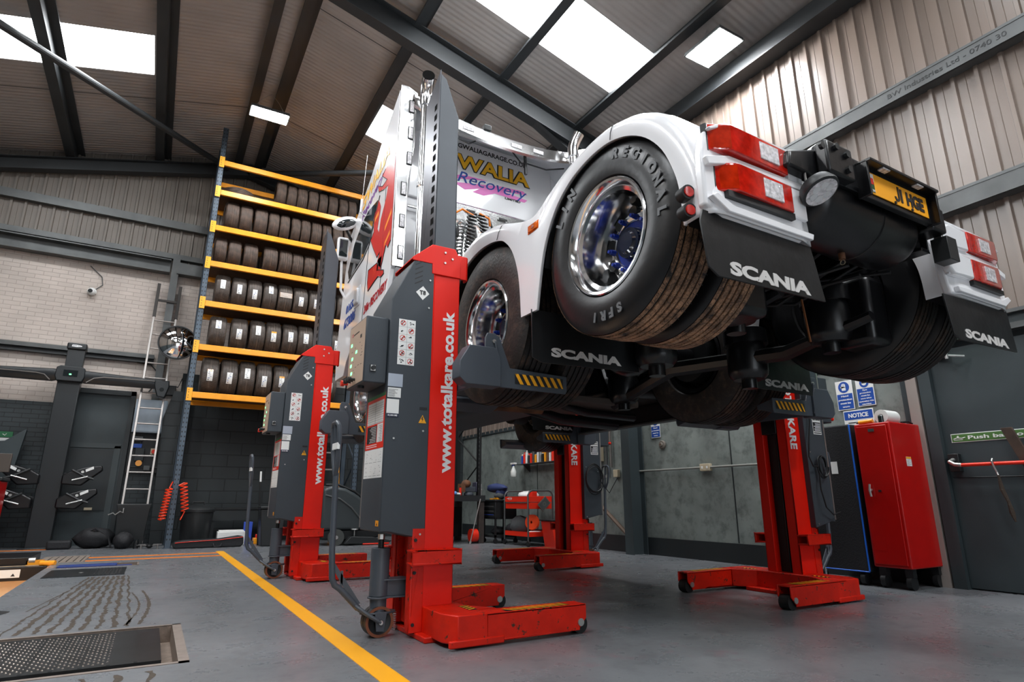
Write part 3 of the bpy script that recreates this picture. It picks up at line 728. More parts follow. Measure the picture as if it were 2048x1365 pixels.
    b.prism([(jx, -.05), (-.12, -.06), (-.12, .06), (jx, .05)], 'z', .285, .293); b.prism([(jx, -.05), (-.12, -.06), (-.12, .06), (jx, .05)], 'z', .196, .204)
    b.box(jx+.02, -.12, -.035, .035, .204, .285)
    b.build('jack', STEELG, t, bevel=.002)
    b = mb(); b.prism([(jx+.1*cos(a), .06*sin(a)) for a in [2*pi*i/18 for i in range(18)]], 'z', .118, .128)
    for s in (-1, 1): b.prism([(jx-.032, .13), (jx-.022, .035), (jx+.022, .03), (jx+.034, .13)], 'y', s*.052, s*.060, STEELG)
    b.cyl((jx, -.072, .078), (jx, .072, .078), .012, n=14, m=ZINC); b.build('castor_fork', STEELG, t, bevel=.002)
    for s in (-1, 1):
        b = mb(); b.lathe([(s*.008, .030), (s*.008, .062), (s*.004, .074), (s*.004, .078), (s*.045, .078), (s*.045, .072), (s*.038, .062), (s*.034, .030)], (jx, 0, .079), 'y', 36, BLACK)
        b.lathe([(s*.0455, .063), (s*.0455, .0775)], (jx, 0, .079), 'y', 36, mat('castor rim', srgb(120, 66, 40), .6)); b.build('castor_wheel', BLACK, t)
    b = mb(); pts = []
    for i in range(60): a = 2*pi*i/6; pts.append((jx+.085+.011*cos(a), -.03+.011*sin(a), .12-.0015*i))
    b.tube(pts, .0022, 5, ZINC); b.build('return_spring', ZINC, t)
    b = mb()
    for s in (-1, 1): b.tube([(jx, s*.064, .078), (jx-.07, s*.06, .120), (jx-.13, s*.02, .165)], .011, 8, STEELG)
    b.tube([(jx-.11, 0, .150), (-.50, 0, .255), (-.53, 0, .275), (-.545, 0, .31), (-.556, 0, .45), (-.565, 0, .86)], .0165, 12, STEELG)
    b.prism([(jx-.10, .175), (jx-.13, .160), (-.545, .36), (-.535, .385)], 'y', -.004, .004); b.box(-.50, -.488, -.004, .004, .27, .345)
    lp = [(-.563, 0, .82)]
    lp = [(-.568, .0, .84), (-.572, .05, .93), (-.580, .075, 1.06), (-.584, .065, 1.115), (-.588, .035, 1.135), (-.588, -.035, 1.135), (-.584, -.065, 1.115), (-.580, -.075, 1.06), (-.572, -.05, .93), (-.568, .0, .84)]
    b.tube(lp, .013, 10, STEELG); b.tube([(-.566, 0, .84), (-.585, 0, 1.13)], .011, 8, STEELG)
    b.build('tow_handle', STEELG, t)
    b = mb(); b.box(-.590, -.575, -.078, .03, .985, 1.02, LABELW); b.build('paper_tag', LABELW, t)
    # carriage and wheel forks
    b = mb(); b.box(.03, .10, -.07, .07, 1.25, 1.75, BLACKG); b.box(.095, .125, -.36, .36, 1.36, 1.50, STEELG); b.build('carriage', STEELG, t, bevel=.004)
    for s in (-1, 1):
        b = mb(); P = lambda y: s*y
        b.prism([(-.02, 1.335), (.20, 1.335), (.20, 1.50), (.17, 1.56), (.0, 1.56), (-.06, 1.46), (-.06, 1.37)], 'y', P(.40), P(.505), STEELG)
        b.box(.09, .13, P(.30), P(.42), 1.36, 1.50, STEELG)
        b.prism([(.10, 1.34), (.30, 1.335), (.66, 1.335), (.67, 1.355), (.67, 1.445), (.27, 1.455), (.20, 1.63), (.17, 1.65), (.12, 1.65), (.105, 1.62)], 'y', P(.475), P(.487), STEELG)
        # sloping pad under the tyre
        vs = [(.11, P(.48), 1.45), (.66, P(.48), 1.442), (.66, P(.34), 1.405), (.11, P(.34), 1.405), (.11, P(.48), 1.335), (.66, P(.48), 1.335), (.66, P(.34), 1.375), (.11, P(.34), 1.375)]
        b.add(vs, [(0,1,2,3), (4,5,6,7), (0,1,5,4), (1,2,6,5), (2,3,7,6), (3,0,4,7)], STEELG)
        f = b.build('wheel_fork', STEELG, t, bevel=.004)
        b = mb(); b.cyl((.16, P(.487), 1.60), (.16, P(.497), 1.60), .012, n=12, m=ZINC); b.tube([(.165, P(.495), 1.60), (.20, P(.497), 1.36)], .006, 6, STEELG); b.build('fork_pin', ZINC, f)
        b = mb()
        if s < 0: hazard(b, (.30, P(.489), 1.365), (1, 0, 0), (0, 0, 1), .34, .06, 7)
        else: hazard(b, (.64, P(.489), 1.365), (-1, 0, 0), (0, 0, 1), .34, .06, 7)
        b.build('hazard_tape', YELL, f, smooth=False)
    return t
l0 = make_lift()
l0.location = (1.43, 3.42, 0); l0['label'] = 'red and grey mobile column lift nearest the camera, web address up its red face'; l0['group'] = 'mobile column lifts under the truck'
dup(l0, (1.37, 6.36, 0), 0, 'red and grey column lift farther back on the left, in front of the tyre rack')
dup(l0, (4.52, 3.28, 0), pi, 'red column lift on the right beside the red cabinet, black channel facing us')
dup(l0, (4.31, 6.05, 0), pi, 'red column lift farthest back on the right, beside the red tool trolley')

# ================================================================== THE TRUCK
TX = 2.97
T = thing('truck_tractor', 'white six-wheel truck tractor raised off the floor on four red lifts, rear towards us', 'truck', (TX, 4.2, 1.35), world=True)
def mir(x): return 2*TX-x
def tyre_mb(b, x0, x1, c, r, rim, m, mt, blocks=64, n=96):
    """tyre about the x axis with side walls, shoulder blocks and five tread ribs; x0 is the outer face"""
    w = abs(x1-x0); s = 1 if x1 > x0 else -1
    P = [(0.035, rim), (.010, rim+.018), (.0, rim+.06), (.004, r-.075), (.020, r-.030), (.034, r-.008)]
    prof = [(x0+s*p[0], p[1]) for p in P]; k = len(prof)
    b.lathe(prof, (0, c[0], c[1]), 'x', n, m); b.lathe([(x1-s*p[0], p[1]) for p in P], (0, c[0], c[1]), 'x', n, m)
    b.lathe([(x0+s*.035, rim), (x1-s*.035, rim)], (0, c[0], c[1]), 'x', n, m)
    g = [.034, .058, .066, .100, .108, .140]
    xs_ = []
    half = []
    for a, bb in ((.034, .060), (.072, .100), (.112, w/2-.006)): half.append((a, bb))
    tread = []
    for a, bb in half: tread.append((a, bb))
    for a, bb in reversed(half): tread.append((w-bb, w-a))
    pr = []
    for i, (a, bb) in enumerate(tread):
        ra = r-.004 if i in (0, 5) else r
        if i: pr += [(x0+s*a, r-.013)]
        pr += [(x0+s*a, r-.004 if i == 0 else ra), (x0+s*bb, ra)]
        if i < 5: pr += [(x0+s*bb, r-.013)]
    b.lathe(pr, (0, c[0], c[1]), 'x', n, mt)
    for i in range(5): b.lathe([(x0+s*(tread[i][1]+.0005), r-.008), (x0+s*(tread[i+1][0]-.0005), r-.008)], (0, c[0], c[1]), 'x', n, BLACK)
    # sipes / shoulder cuts
    for j in range(blocks):
        a = 2*pi*j/blocks
        for x_a, x_b, da in ((.030, .060, 0), (w-.060, w-.030, .3)):
            aa = a+da*2*pi/blocks; ca, sa = cos(aa), sin(aa); ca2, sa2 = cos(aa+.012), sin(aa+.012); rr = r+.0006
            q = .010
            xm = (x_a+x_b)/2; W_ = .0055
            pts_ = [(x_a, aa), (xm-.002, aa+q*1.6), (xm+.002, aa-q*.4), (x_b, aa+q)]
            vv = []
            for xx, a_ in pts_: vv += [(x0+s*xx, c[0]+rr*cos(a_), c[1]+rr*sin(a_)), (x0+s*xx, c[0]+rr*cos(a_+W_), c[1]+rr*sin(a_+W_))]
            b.add(vv, [(0,1,3,2), (2,3,5,4), (4,5,7,6)], BLACK)
BLUEH = mat('hub blue', (0.02, 0.055, 0.42, 1), .25, coat=.5)  # blue tone of the hub ring and wheel nuts
NAVYG = mat('navy hub cap', (0.006, 0.012, 0.035, 1), .15, coat=.6)
TREADD = mat('dusty tread', (0.014, 0.012, 0.011, 1), 0.6, dirt=(srgb(120, 92, 72), 5, .50, .78), bump=(80, .3)); crack(TREADD, 42)
DUSTR = mat('dusty rubber', (0.020, 0.016, 0.014, 1), 0.55, dirt=(srgb(96, 78, 66), 14, .50, .80), bump=(60, .25))
def wheel(name, x0, x1, c, outer, words=False, mud=True, r=.487):
    """outer: deep dish polished rim, disc and hub on the outer face"""
    s = 1 if x1 > x0 else -1; rim = .287
    b = mb(); tyre_mb(b, x0, x1, c, r, rim, RUBBER if r < .51 else DUSTR, (TREAD if x0 < TX and r < .51 else TREADD) if mud else RUBBER)
    tb = b.build(name, RUBBER, T, angle=.5)
    if words:
        C = (0, c[0], c[1]); LM = mat('raised sidewall lettering', srgb(96, 98, 100), .5)
        for word, rr2, a0, da, hh in (('REGIONAL', .380, 18, 11.2, .056), ('LIN', .380, -60, 12, .060), ('SFRI', .382, 166, 8.5, .050)):
            for k, chh in enumerate(word):
                b = mb(); arc_text(b, chh, C, rr2, a0+k*da, 0, hh, x0-.0005, LM, bold=.055, depth=.0022); b.build('sidewall_letter', LM, tb, smooth=False)
    b = mb()
    if outer:
        d = .235
        b.lathe([(x0+s*.012, .296), (x0+s*.006, .290), (x0+s*.008, .278), (x0+s*.030, .262), (x0+s*.050, .258), (x0+s*.060, .240), (x0+s*.12, .232), (x0+s*.18, .228), (x0+s*.215, .222), (x0+s*d, .208), (x0+s*(d-.005), .185), (x0+s*(d-.035), .155), (x0+s*(d-.045), .125), (x0+s*(d-.030), .118), (x0+s*(d-.030), .0)], (0, c[0], c[1]), 'x', 72, CHROME)
        rimo = b.build('rim', CHROME, tb, angle=.7)
        for j in range(10):
            a = 2*pi*(j+.5)/10; b = mb(); y, z = c[0]+.182*cos(a), c[1]+.182*sin(a)
            b.cyl((x0+s*(d-.030), y, z), (x0+s*(d+.01), y, z), .031, n=20, m=BLACK); b.build('hand_hole', BLACK, rimo)
        b = mb(); b.cyl((x0+s*(d-.03), c[0], c[1]), (x0+s*(d-.075), c[0], c[1]), .088, .078, n=32, m=NAVYG); b.cyl((x0+s*(d-.075), c[0], c[1]), (x0+s*(d-.09), c[0], c[1]), .060, .05, n=24, m=NAVYG)
        b.lathe([(x0+s*(d-.033), .088), (x0+s*(d-.036), .118), (x0+s*(d-.030), .120)], (0, c[0], c[1]), 'x', 40, BLUEH); b.build('hub', BLUEH, tb)
        for j in range(10):
            a = 2*pi*j/10; b = mb(); y, z = c[0]+.138*cos(a), c[1]+.138*sin(a)
            b.cyl((x0+s*(d-.042), y, z), (x0+s*(d-.072), y, z), .017, .014, n=6, m=BLUEH); b.cyl((x0+s*(d-.072), y, z), (x0+s*(d-.085), y, z), .009, n=10, m=BLUEH); b.build('wheel_nut', BLUEH, rimo)
    else:
        b.lathe([(x0+s*.02, .288), (x0+s*.03, .255), (x0+s*.22, .25), (x0+s*.24, .20), (x0+s*.2, .1), (x0+s*.2, 0)], (0, c[0], c[1]), 'x', 40, BLACKG); b.build('rim', BLACKG, tb)
    return tb
C1, C2, C3 = (2.09, 1.96), (3.33, 1.83), (6.18, 1.80)
for ci, c in enumerate((C1, C2)):
    rr_ = .495 if ci == 0 else .528
    wheel('rear_wheel', 1.73, 2.01, c, True, words=(ci == 0), r=rr_); wheel('inner_rear_wheel', 2.33, 2.05, c, False, r=rr_)
    wheel('rear_wheel', mir(1.73), mir(2.01), c, True, r=rr_); wheel('inner_rear_wheel', mir(2.33), mir(2.05), c, False, r=rr_)
wheel('front_wheel', 1.76, 2.05, C3, True, mud=False, r=.515); wheel('front_wheel', mir(1.76), mir(2.05), C3, True, mud=False, r=.515)

# chassis, axles, suspension
b = mb()
for s in (-1, 1):
    x = TX+s*.39; b.box(x-.04, x+.04, 1.42, 7.0, 1.98, 2.00); b.box(x-.04, x+.04, 1.42, 7.0, 2.22, 2.24); b.box(x+s*.03, x+s*.04, 1.42, 7.0, 1.98, 2.24)
for y in (1.44, 2.7, 4.1, 5.4): b.box(TX-.39, TX+.39, y, y+.06, 2.0, 2.22)
b.build('chassis_frame', BLACKG, T, bevel=.004)
for c, dif in ((C1, False), (C2, True), (C3, False)):
    b = mb(); b.cyl((2.2, c[0], c[1]), (mir(2.2), c[0], c[1]), .065, n=20, m=BLACKG)
    for s in (-1, 1): b.cyl((TX+s*.62, c[0], c[1]), (TX+s*.80, c[0], c[1]), .20, n=28, m=BLACK)
    if dif: b.blob((TX, c[0], c[1]), .21, .23, .22, 20, BLACKG); b.cyl((TX, c[0]+.15, c[1]), (TX, 6.3, 2.0), .05, n=14, m=BLACKG)
    b.build('axle', BLACKG, T)
for s in (-1, 1):
    for cy, z0 in ((2.02, 1.62), (2.62, 1.50), (3.9, 1.52)):
        x = TX+s*.42; b = mb()
        b.lathe([(z0, .0), (z0, .10), (z0+.03, .125), (z0+.06, .13), (z0+.20, .13), (z0+.24, .12), (z0+.24, .145), (z0+.34, .14), (z0+.36, .10), (z0+.36, 0)], (x, cy, 0), 'z', 28, BLACKG); b.cyl((x, cy, z0-.06), (x, cy, z0), .05, n=12, m=BLACKG)
        b.build('air_bellow', BLACKG, T)
    b = mb(); b.tube([(TX+s*.40, 1.75, 1.72), (TX+s*.40, 2.3, 1.62), (TX+s*.40, 3.3, 1.70), (TX+s*.40, 4.0, 1.52), (TX+s*.40, 4.2, 1.9)], [.03, .05, .06, .05, .04], 8, BLACKG); b.build('trailing_arm', BLACKG, T)
    b = mb(); b.box(TX+s*.45, TX+s*.66, 1.78, 2.02, 1.58, 2.0); b.build('air_chamber', BLACKG, T, bevel=.04, seg=3)
b = mb(); b.tube([(4.15, 2.2, 2.14), (4.03, 2.2, 1.93), (3.90, 2.2, 1.81), (3.72, 2.2, 1.735), (3.50, 2.2, 1.70)], .006, 6, mat('copper brake pipe', srgb(150, 96, 60), .4, metal=.6)); b.build('brake_pipe', MATS['copper brake pipe'], T)
b = mb(); b.tube([(3.0, 1.9, 1.55), (3.0, 1.92, 1.8)], .006, 6, MATS['copper brake pipe']); b.build('brake_pipe', MATS['copper brake pipe'], T)
rnd = random.Random(5)
for i in range(9):
    b = mb(); x = TX+rnd.uniform(-.3, .3); pts = [(x+rnd.uniform(-.1, .1), 1.6+k*.45+rnd.uniform(-.1, .1), 1.98+rnd.uniform(-.14, .02)) for k in range(7)]
    b.tube(pts, .011, 7, BLACK); b.build('air_hose', BLACK, T)
# air tank across the rear
b = mb()
b.lathe([(2.40, 0), (2.405, .07), (2.425, .125), (2.46, .165), (2.50, .178), (2.90, .178), (2.903, .183), (2.915, .183), (2.918, .178), (3.20, .178), (3.27, .15), (3.32, 0)], (0, 1.55, 2.075), 'x', 56, BLACKG)
b.build('air_tank', BLACKG, T, angle=.8)
b = mb(); b.cyl((2.80, 1.55, 1.905), (2.80, 1.55, 1.865), .016, n=12, m=RUST); b.lathe([(0, .010), (.004, .012), (0, .014)], (2.80, 1.55, 1.85), 'x', 16, CREAM); b.build('drain_valve', RUST, T)
# rear crossmember and plate
b = mb()
b.box(2.48, 3.34, 1.34, 1.44, 2.10, 2.272); b.prism([(2.16, 2.10), (2.48, 2.09), (2.48, 2.25), (2.40, 2.25), (2.18, 2.18)], 'y', 1.36, 1.42)
b.box(2.36, 2.56, 1.30, 1.36, 2.10, 2.262); b.cyl((2.46, 1.38, 2.262), (2.52, 1.62, 2.262), .05, n=14)
b.box(3.28, 3.42, 1.33, 1.46, 2.06, 2.2)
cm = b.build('rear_crossmember', BLACKG, T, bevel=.012)
for x, z in ((2.42, 2.23), (2.50, 2.215), (2.50, 2.14), (2.31, 2.20)): b = mb(); b.cyl((x, 1.30, z), (x, 1.285, z), .017, n=8, m=BLACK); b.build('bolt', BLACK, cm)
b = mb(); PY = 1.318
b.box(2.655, 3.245, PY+.002, PY+.03, 2.065, 2.232); b.box(2.645, 3.255, PY-.05, PY+.03, 2.225, 2.24); b.box(2.645, 2.66, PY-.03, PY+.03, 2.06, 2.235); b.box(3.24, 3.255, PY-.04, PY+.03, 2.06, 2.235)
b.box(2.76, 2.82, PY-.045, PY-.015, 2.217, 2.226, LENSW); b.box(3.06, 3.12, PY-.045, PY-.015, 2.217, 2.226, LENSW)
ph = b.build('plate_holder', BLACKG, T, bevel=.003)
b = mb(); PLM = mat('plate yellow', (.95, .40, .012, 1), .4)
b.box(2.69, 3.21, PY-.004, PY, 2.09, 2.201, PLM)
text(b, '1 HGE', (2.958, PY-.0055, 2.108), (1, 0, 0), (0, 0, 1), .074, .212, .045, m=LETTB)
b.prism([(2.935, 2.188), (2.949, 2.188), (2.949, 2.124), (2.943, 2.112), (2.930, 2.106), (2.915, 2.108), (2.906, 2.118), (2.904, 2.130), (2.917, 2.130), (2.920, 2.122), (2.928, 2.119), (2.935, 2.125)], 'y', PY-.007, PY-.004, LETTB)
b.box(2.696, 2.733, PY-.005, PY-.004, 2.098, 2.195, mat('plate green', (.01, .07, .02, 1), .4)); b.box(2.696, 2.733, PY-.0055, PY-.005, 2.155, 2.195, LABELW); b.box(2.700, 2.728, PY-.006, PY-.0055, 2.14, 2.172, DRED)
text(b, 'CYM', (2.714, PY-.006, 2.100), (1, 0, 0), (0, 0, 1), .012, .03, m=LETTW, align='c')
for x in (2.90, 3.05): b.cyl((x, PY-.004, 2.094), (x, PY-.009, 2.094), .008, n=12, m=LETTB)
b.build('number_plate', PLM, T, smooth=False)
# work lamps
for x, rr, z in ((2.315, .10, 2.00), ):
    M = Matrix.Translation((x, 1.33, z)) @ Matrix.Rotation(rad(62), 4, 'X') @ Matrix.Diagonal((.80, .80, .80, 1))
    b = mb(); b.lathe([(-.01, 0), (-.01, .088), (-.005, .1), (.01, .102), (.05, .09), (.07, .05), (.07, 0)], (0, 0, 0), 'y', 40, PLASTB, M)
    wl = b.build('work_lamp', PLASTB, T)
    b = mb(); b.lathe([(-.0125, 0), (-.0125, .087)], (0, 0, 0), 'y', 40, LENSW, M)
    for a in range(6): b.lathe([(-.014, .0), (-.0135, .022)], (.045*cos(a*pi/3), 0, .045*sin(a*pi/3)), 'y', 16, mat('lamp reflector', (.9, .9, .9, 1), .2, metal=.6), M)
    b.build('lens', LENSW, wl)
    b = mb(); b.tube([(x-.03, 1.37, 2.06), (x-.03, 1.37, 2.13), (x+.02, 1.37, 2.13), (x+.02, 1.37, 2.06)], .005, 6, ZINC); b.build('lamp_bracket', ZINC, wl)
b = mb(); b.box(3.40, 3.50, 1.33, 1.41, 1.92, 2.05, PLASTB); b.box(3.50, 3.506, 1.335, 1.40, 1.925, 2.045, GLASSD); b.box(3.42, 3.44, 1.36, 1.40, 2.05, 2.10, ZINC); b.build('work_lamp', PLASTB, T, bevel=.012)

# ---- fenders
inner = [(3.90,1.80),(3.885,1.95),(3.84,2.10),(3.74,2.24),(3.60,2.33),(3.412,2.372),(3.25,2.368),(3.13,2.342),(3.04,2.30),(2.947,2.204),(2.885,2.07),(2.855,1.93),(2.84,1.745),
         (2.675,1.745),(2.655,1.85),(2.625,1.98),(2.59,2.09),(2.53,2.20),(2.45,2.295),(2.34,2.37),(2.22,2.412),(2.09,2.43),(1.98,2.422),(1.86,2.382),(1.745,2.305),(1.65,2.19),(1.59,2.05),(1.567,1.94),(1.560,1.79)]
outer = [(3.99,1.80),(3.97,1.98),(3.91,2.16),(3.80,2.32),(3.64,2.43),(3.42,2.478),(3.22,2.462),(3.07,2.42),(2.95,2.375),(2.86,2.345),(2.80,2.33),(2.77,2.325),(2.74,2.32),
         (2.71,2.32),(2.68,2.322),(2.65,2.33),(2.61,2.345),(2.56,2.37),(2.48,2.405),(2.37,2.445),(2.23,2.478),(2.09,2.495),(1.96,2.49),(1.81,2.45),(1.66,2.36),(1.55,2.22),(1.475,2.05),(1.448,1.92),(1.441,1.79)]
def crom(P, k=4):
    out = []
    for i in range(len(P)-1):
        p0, p1, p2, p3 = P[max(i-1, 0)], P[i], P[i+1], P[min(i+2, len(P)-1)]
        for j in range(k):
            t = j/k; out.append(tuple(.5*(2*p1[a]+(p2[a]-p0[a])*t+(2*p0[a]-5*p1[a]+4*p2[a]-p3[a])*t*t+(3*p1[a]-p0[a]-3*p2[a]+p3[a])*t**3) for a in (0, 1)))
    return out+[P[-1]]
inner_c = inner; outer_c = outer
inner = crom(inner[:13])+crom(inner[13:]); outer = crom(outer[:13])+crom(outer[13:])
def fender(side):
    X = (lambda x: x) if side < 0 else mir
    vs = []; n = len(inner); rows = 8
    for i, (pi_, po) in enumerate(zip(inner, outer)):
        a = outer[max(i-1, 0)]; c = outer[min(i+1, n-1)]; d = Vector((c[0]-a[0], c[1]-a[1])).normalized(); nn = Vector((d.y, -d.x))
        if nn.y < 0 and 0 < i < n-1 and abs(nn.y) > .3: nn = -nn
        if i < 9: nn = Vector((1, .1))
        if i >= n-14: nn = Vector((-1, .15))
        mid = ((pi_[0]*.4+po[0]*.6), (pi_[1]*.4+po[1]*.6))
        row = [(1.735, pi_[0], pi_[1], .0), (1.722, pi_[0], pi_[1], 0), (1.716, mid[0], mid[1], 0), (1.722, po[0], po[1], 0.0), (1.745, po[0], po[1], .016), (1.80, po[0], po[1], .024), (2.28, po[0], po[1], .024), (2.36, po[0], po[1], .004)]
        for x, y, z, o in row: vs.append((X(x), y+nn.x*o, z+nn.y*o))
    fs = []
    for i in range(n-1):
        for j in range(rows-1): fs.append((i*rows+j, i*rows+j+1, (i+1)*rows+j+1, (i+1)*rows+j))
    b = mb(); b.add(vs, fs, WHITE)
    o = b.build('fender', WHITE, T, angle=.9)
    sm = o.modifiers.new('solid', 'SOLIDIFY'); sm.thickness = .008; sm.offset = 0
    b = mb(); vs = []
    for pi_, po in zip(inner, outer): vs += [(X(2.358), pi_[0], pi_[1]), (X(2.36), po[0], po[1]+.002)]
    b.add(vs, [(2*i, 2*i+1, 2*i+3, 2*i+2) for i in range(n-1)], WHITE); b.build('inner_edge', WHITE, o)
    # joint lines
    b = mb()
    for i in (28, 85):
        p, q = inner[i], outer[i]; b.tube([(X(1.712), p[0], p[1]), (X(1.708), (p[0]+q[0])/2, (p[1]+q[1])/2), (X(1.714), q[0], q[1]), (X(1.745), q[0], q[1]+.018), (X(1.80), q[0], q[1]+.026), (X(2.2), q[0], q[1]+.026)], .0022, 5, LETTB)
    b.build('joint_seal', LETTB, o)
    # inner mud shield
    b = mb(); vs = []; 
    b = mb()
    for side_r in ((0, 48), (57, n-1)):
        vs = []; 
        for i in range(side_r[0], side_r[1]+1):
            y, z = inner[i]; vs += [(X(1.745), y, z), (X(2.34), y, z)]
        k = len(vs)//2; b.add(vs, [(2*i, 2*i+1, 2*i+3, 2*i+2) for i in range(k-1)], BLACK)
    b.build('wheel_arch_liner', BLACK, o)
    b = mb(); b.box(X(1.712), X(1.722), 2.635, 2.75, 2.225, 2.278, LENSO); b.box(X(1.706), X(1.713), 2.645, 2.74, 2.232, 2.272, LENSO); b.box(X(1.704), X(1.707), 2.675, 2.70, 2.242, 2.262, mat('dark amber', (.35, .05, .002, 1), .2)); b.build('marker_lamp', LENSO, o, bevel=.003)
    return o
f1 = fender(-1); f2 = fender(1)
# small round marker pair on the rear edge of the near fender
for z in (1.905, 1.825):
    b = mb(); b.cyl((1.725, 1.545, z), (1.685, 1.53, z), .020, n=18, m=BLACK); b.cyl((1.70, 1.545, z), (1.688, 1.495, z-.004), .030, n=20, m=BLACK)
    b.cyl((1.689, 1.497, z-.004), (1.688, 1.492, z-.004), .022, n=18, m=LENSR); b.build('round_marker_lamp', LENSR, f1)
LENSI = mat('orange red lens', (.52, .022, .003, 1), .08, coat=1.0, noise=(25, .3))
# ---- tail lamp housings
def housing(side):
    X = (lambda x: x) if side < 0 else mir
    far = side > 0; XI = 2.14 if far else 2.195; XH = 2.40 if far else 2.32
    b = mb(); y0, y1 = 1.425, 1.47
    b.prism([(X(1.70), 1.82), (X(1.80), 1.79), (X(XH-.03), 1.79), (X(XH), 1.89), (X(XH), 2.215), (X(1.90), 2.222), (X(1.80), 2.205), (X(1.725), 2.15), (X(1.70), 2.05)], 'y', y0, y1, WHITE)
    h = b.build('tail_lamp_housing', WHITE, T, bevel=.012, seg=3)
    b = mb()   # raised frames
    b.prism([(X(1.70), 2.02), (X(1.835), 2.060), (X(XH), 2.066), (X(XH), 2.030), (X(1.85), 2.024), (X(1.71), 1.985)], 'y', 1.402, y0, WHITE)
    b.prism([(X(1.71), 1.85), (X(1.80), 1.80), (X(2.33), 1.80), (X(2.34), 1.83), (X(1.83), 1.835), (X(1.74), 1.87)], 'y', 1.398, y0, WHITE)
    b.box(X(XI+.03), X(XH), 1.405, y0, 1.89, 2.03, WHITE); b.box(X(XI+.03), X(XH), 1.408, y0, 2.07, 2.19, WHITE)
    b.prism([(X(1.74), 2.15), (X(1.84), 2.196), (X(XH), 2.200), (X(XH), 2.215), (X(1.83), 2.212), (X(1.73), 2.16)], 'y', 1.402, y0, WHITE)
    b.build('lamp_frame', WHITE, h, bevel=.004)
    for zz0, zz1, xo, dk in ((2.070, 2.190, 1.75, 0), (1.895, 2.020, 1.775, 1)):
        b = mb(); xi = 1.835+.02*dk
        vs = []
        pl = [(X(xi), 1.378), (X(XI+.01*dk), 1.388), (X(XI+.01*dk), 1.44), (X(xo-.008), 1.455), (X(xo-.01), 1.425)]
        b.prism(pl, 'z', zz0, zz1, LENSR)
        lp = b.build('tail_lamp', LENSR, h, bevel=.004)
        b = mb(); b.box(X(1.90 if far else 2.01), X(2.02 if far else 2.13), 1.379, 1.39, zz0+.022, zz1-.018, LENSW); b.build('reversing_lens', LENSW, lp, bevel=.002)
        b = mb()
        vs = [(X(xi-.006), 1.379, zz0+.01), (X(xi-.006), 1.379, zz1-.01), (X(xo), 1.42, zz1-.01), (X(xo), 1.42, zz0+.01)]; b.add(vs, [(0,1,2,3)], LENSI); b.build('indicator_lens', LENSI, lp)
        b = mb(); b.prism([(X(xo-.022), 1.445), (X(xo-.014), 1.424), (X(xo-.006), 1.424), (X(xo-.012), 1.445)], 'z', zz0-.004, zz1, BLACK)
        if dk: b.box(X(1.80), X(XI+.02), 1.395, 1.44, zz0-.028, zz0, BLACK)
        b.build('lamp_surround', BLACK, lp)
    if far:
        for z0_, z1_ in ((1.885, 2.025), (2.05, 2.185)):
            b = mb(); b.prism([(X(2.16), z0_+.01), (X(2.38), z0_), (X(2.42), z0_+.03), (X(2.42), z1_-.03), (X(2.36), z1_), (X(2.16), z1_)], 'y', 1.385, 1.43, WHITE); b.build('lamp_cover', WHITE, h, bevel=.012, seg=3)
    return h
h1 = housing(-1); h2 = housing(1)
# ---- mud flaps
def flap(pts, y, tx, tz, tw, th, name='mud_flap', m=mat('mudflap rubber', (.009, .010, .011, 1), .35, noise=(4, .5), bump=(12, .25))):
    b = mb(); b.prism(pts, 'y', y, y+.009, m); o = b.build(name, m, T, bevel=.002)
    b = mb(); text(b, 'SCANIA', (tx, y-.0015, tz), (1, 0, 0), (0, 0, 1), th, tw, .05, m=mat('grey white lettering', (.62, .60, .58, 1), .5, dirt=((.15, .14, .13, 1), 10, .62, .72))); b.build('lettering', LETTW, o, smooth=False)
    # clips
    return o
flap([(1.69, 1.80), (2.36, 1.79), (2.375, 1.74), (2.42, 1.545), (1.75, 1.535), (1.70, 1.565), (1.675, 1.75)], 1.437, 1.815, 1.553, .50, .058)
flap([(3.50, 1.78), (4.24, 1.80), (4.255, 1.70), (4.27, 1.55), (3.60, 1.535), (3.54, 1.56)], 1.437, 3.66, 1.556, .50, .052)
flap([(1.715, 1.76), (2.46, 1.76), (2.50, 1.475), (1.78, 1.455), (1.72, 1.48)], 2.72, 1.845, 1.497, .51, .055)
flap([(3.50, 1.80), (4.23, 1.80), (4.235, 1.48), (3.56, 1.48), (3.50, 1.52)], 2.72, 3.69, 1.505, .50, .055)
flap([(3.50, 1.75), (4.12, 1.75), (4.14, 1.47), (3.54, 1.47)], 5.60, 3.70, 1.485, .38, .04)

# ---- tanks, skirts, pipes between axles
for s in (-1, 1):
    xa, xb = (1.80, 2.42) if s < 0 else (mir(2.42), mir(1.80))
    b = mb(); b.box(xa, xb, 4.0, 5.25, 1.62, 2.25); b.build('fuel_tank', BLACKG if s > 0 else mat('dark tank', srgb(40, 36, 36), .4, metal=.4), T, bevel=.09, seg=4)
    b = mb(); b.box(TX+s*1.18, TX+s*1.24, 3.98, 5.6, 1.46, 2.35, BLACKG if s > 0 else WHITE); b.box(TX+s*1.14, TX+s*1.24, 3.98, 5.6, 1.44, 1.46, GALV); b.build('side_skirt', BLACKG, T, bevel=.004)
b = mb(); b.lathe([(0, 0), (0, .05), (.02, .055), (.04, .05), (.06, .055), (.08, .05), (.10, .055), (.12, .05), (.5, .05), (.52, .05), (.56, 0)], (2.05, 3.95, 1.42), 'x', 20, RUST); b.build('exhaust_pipe', RUST, T)
b = mb(); b.tube([(2.55, 3.9, 1.62), (2.6, 4.2, 1.45), (3.0, 4.3, 1.40), (3.7, 4.4, 1.40)], .05, 12, BLACKG); b.build('curved_pipe', BLACKG, T)
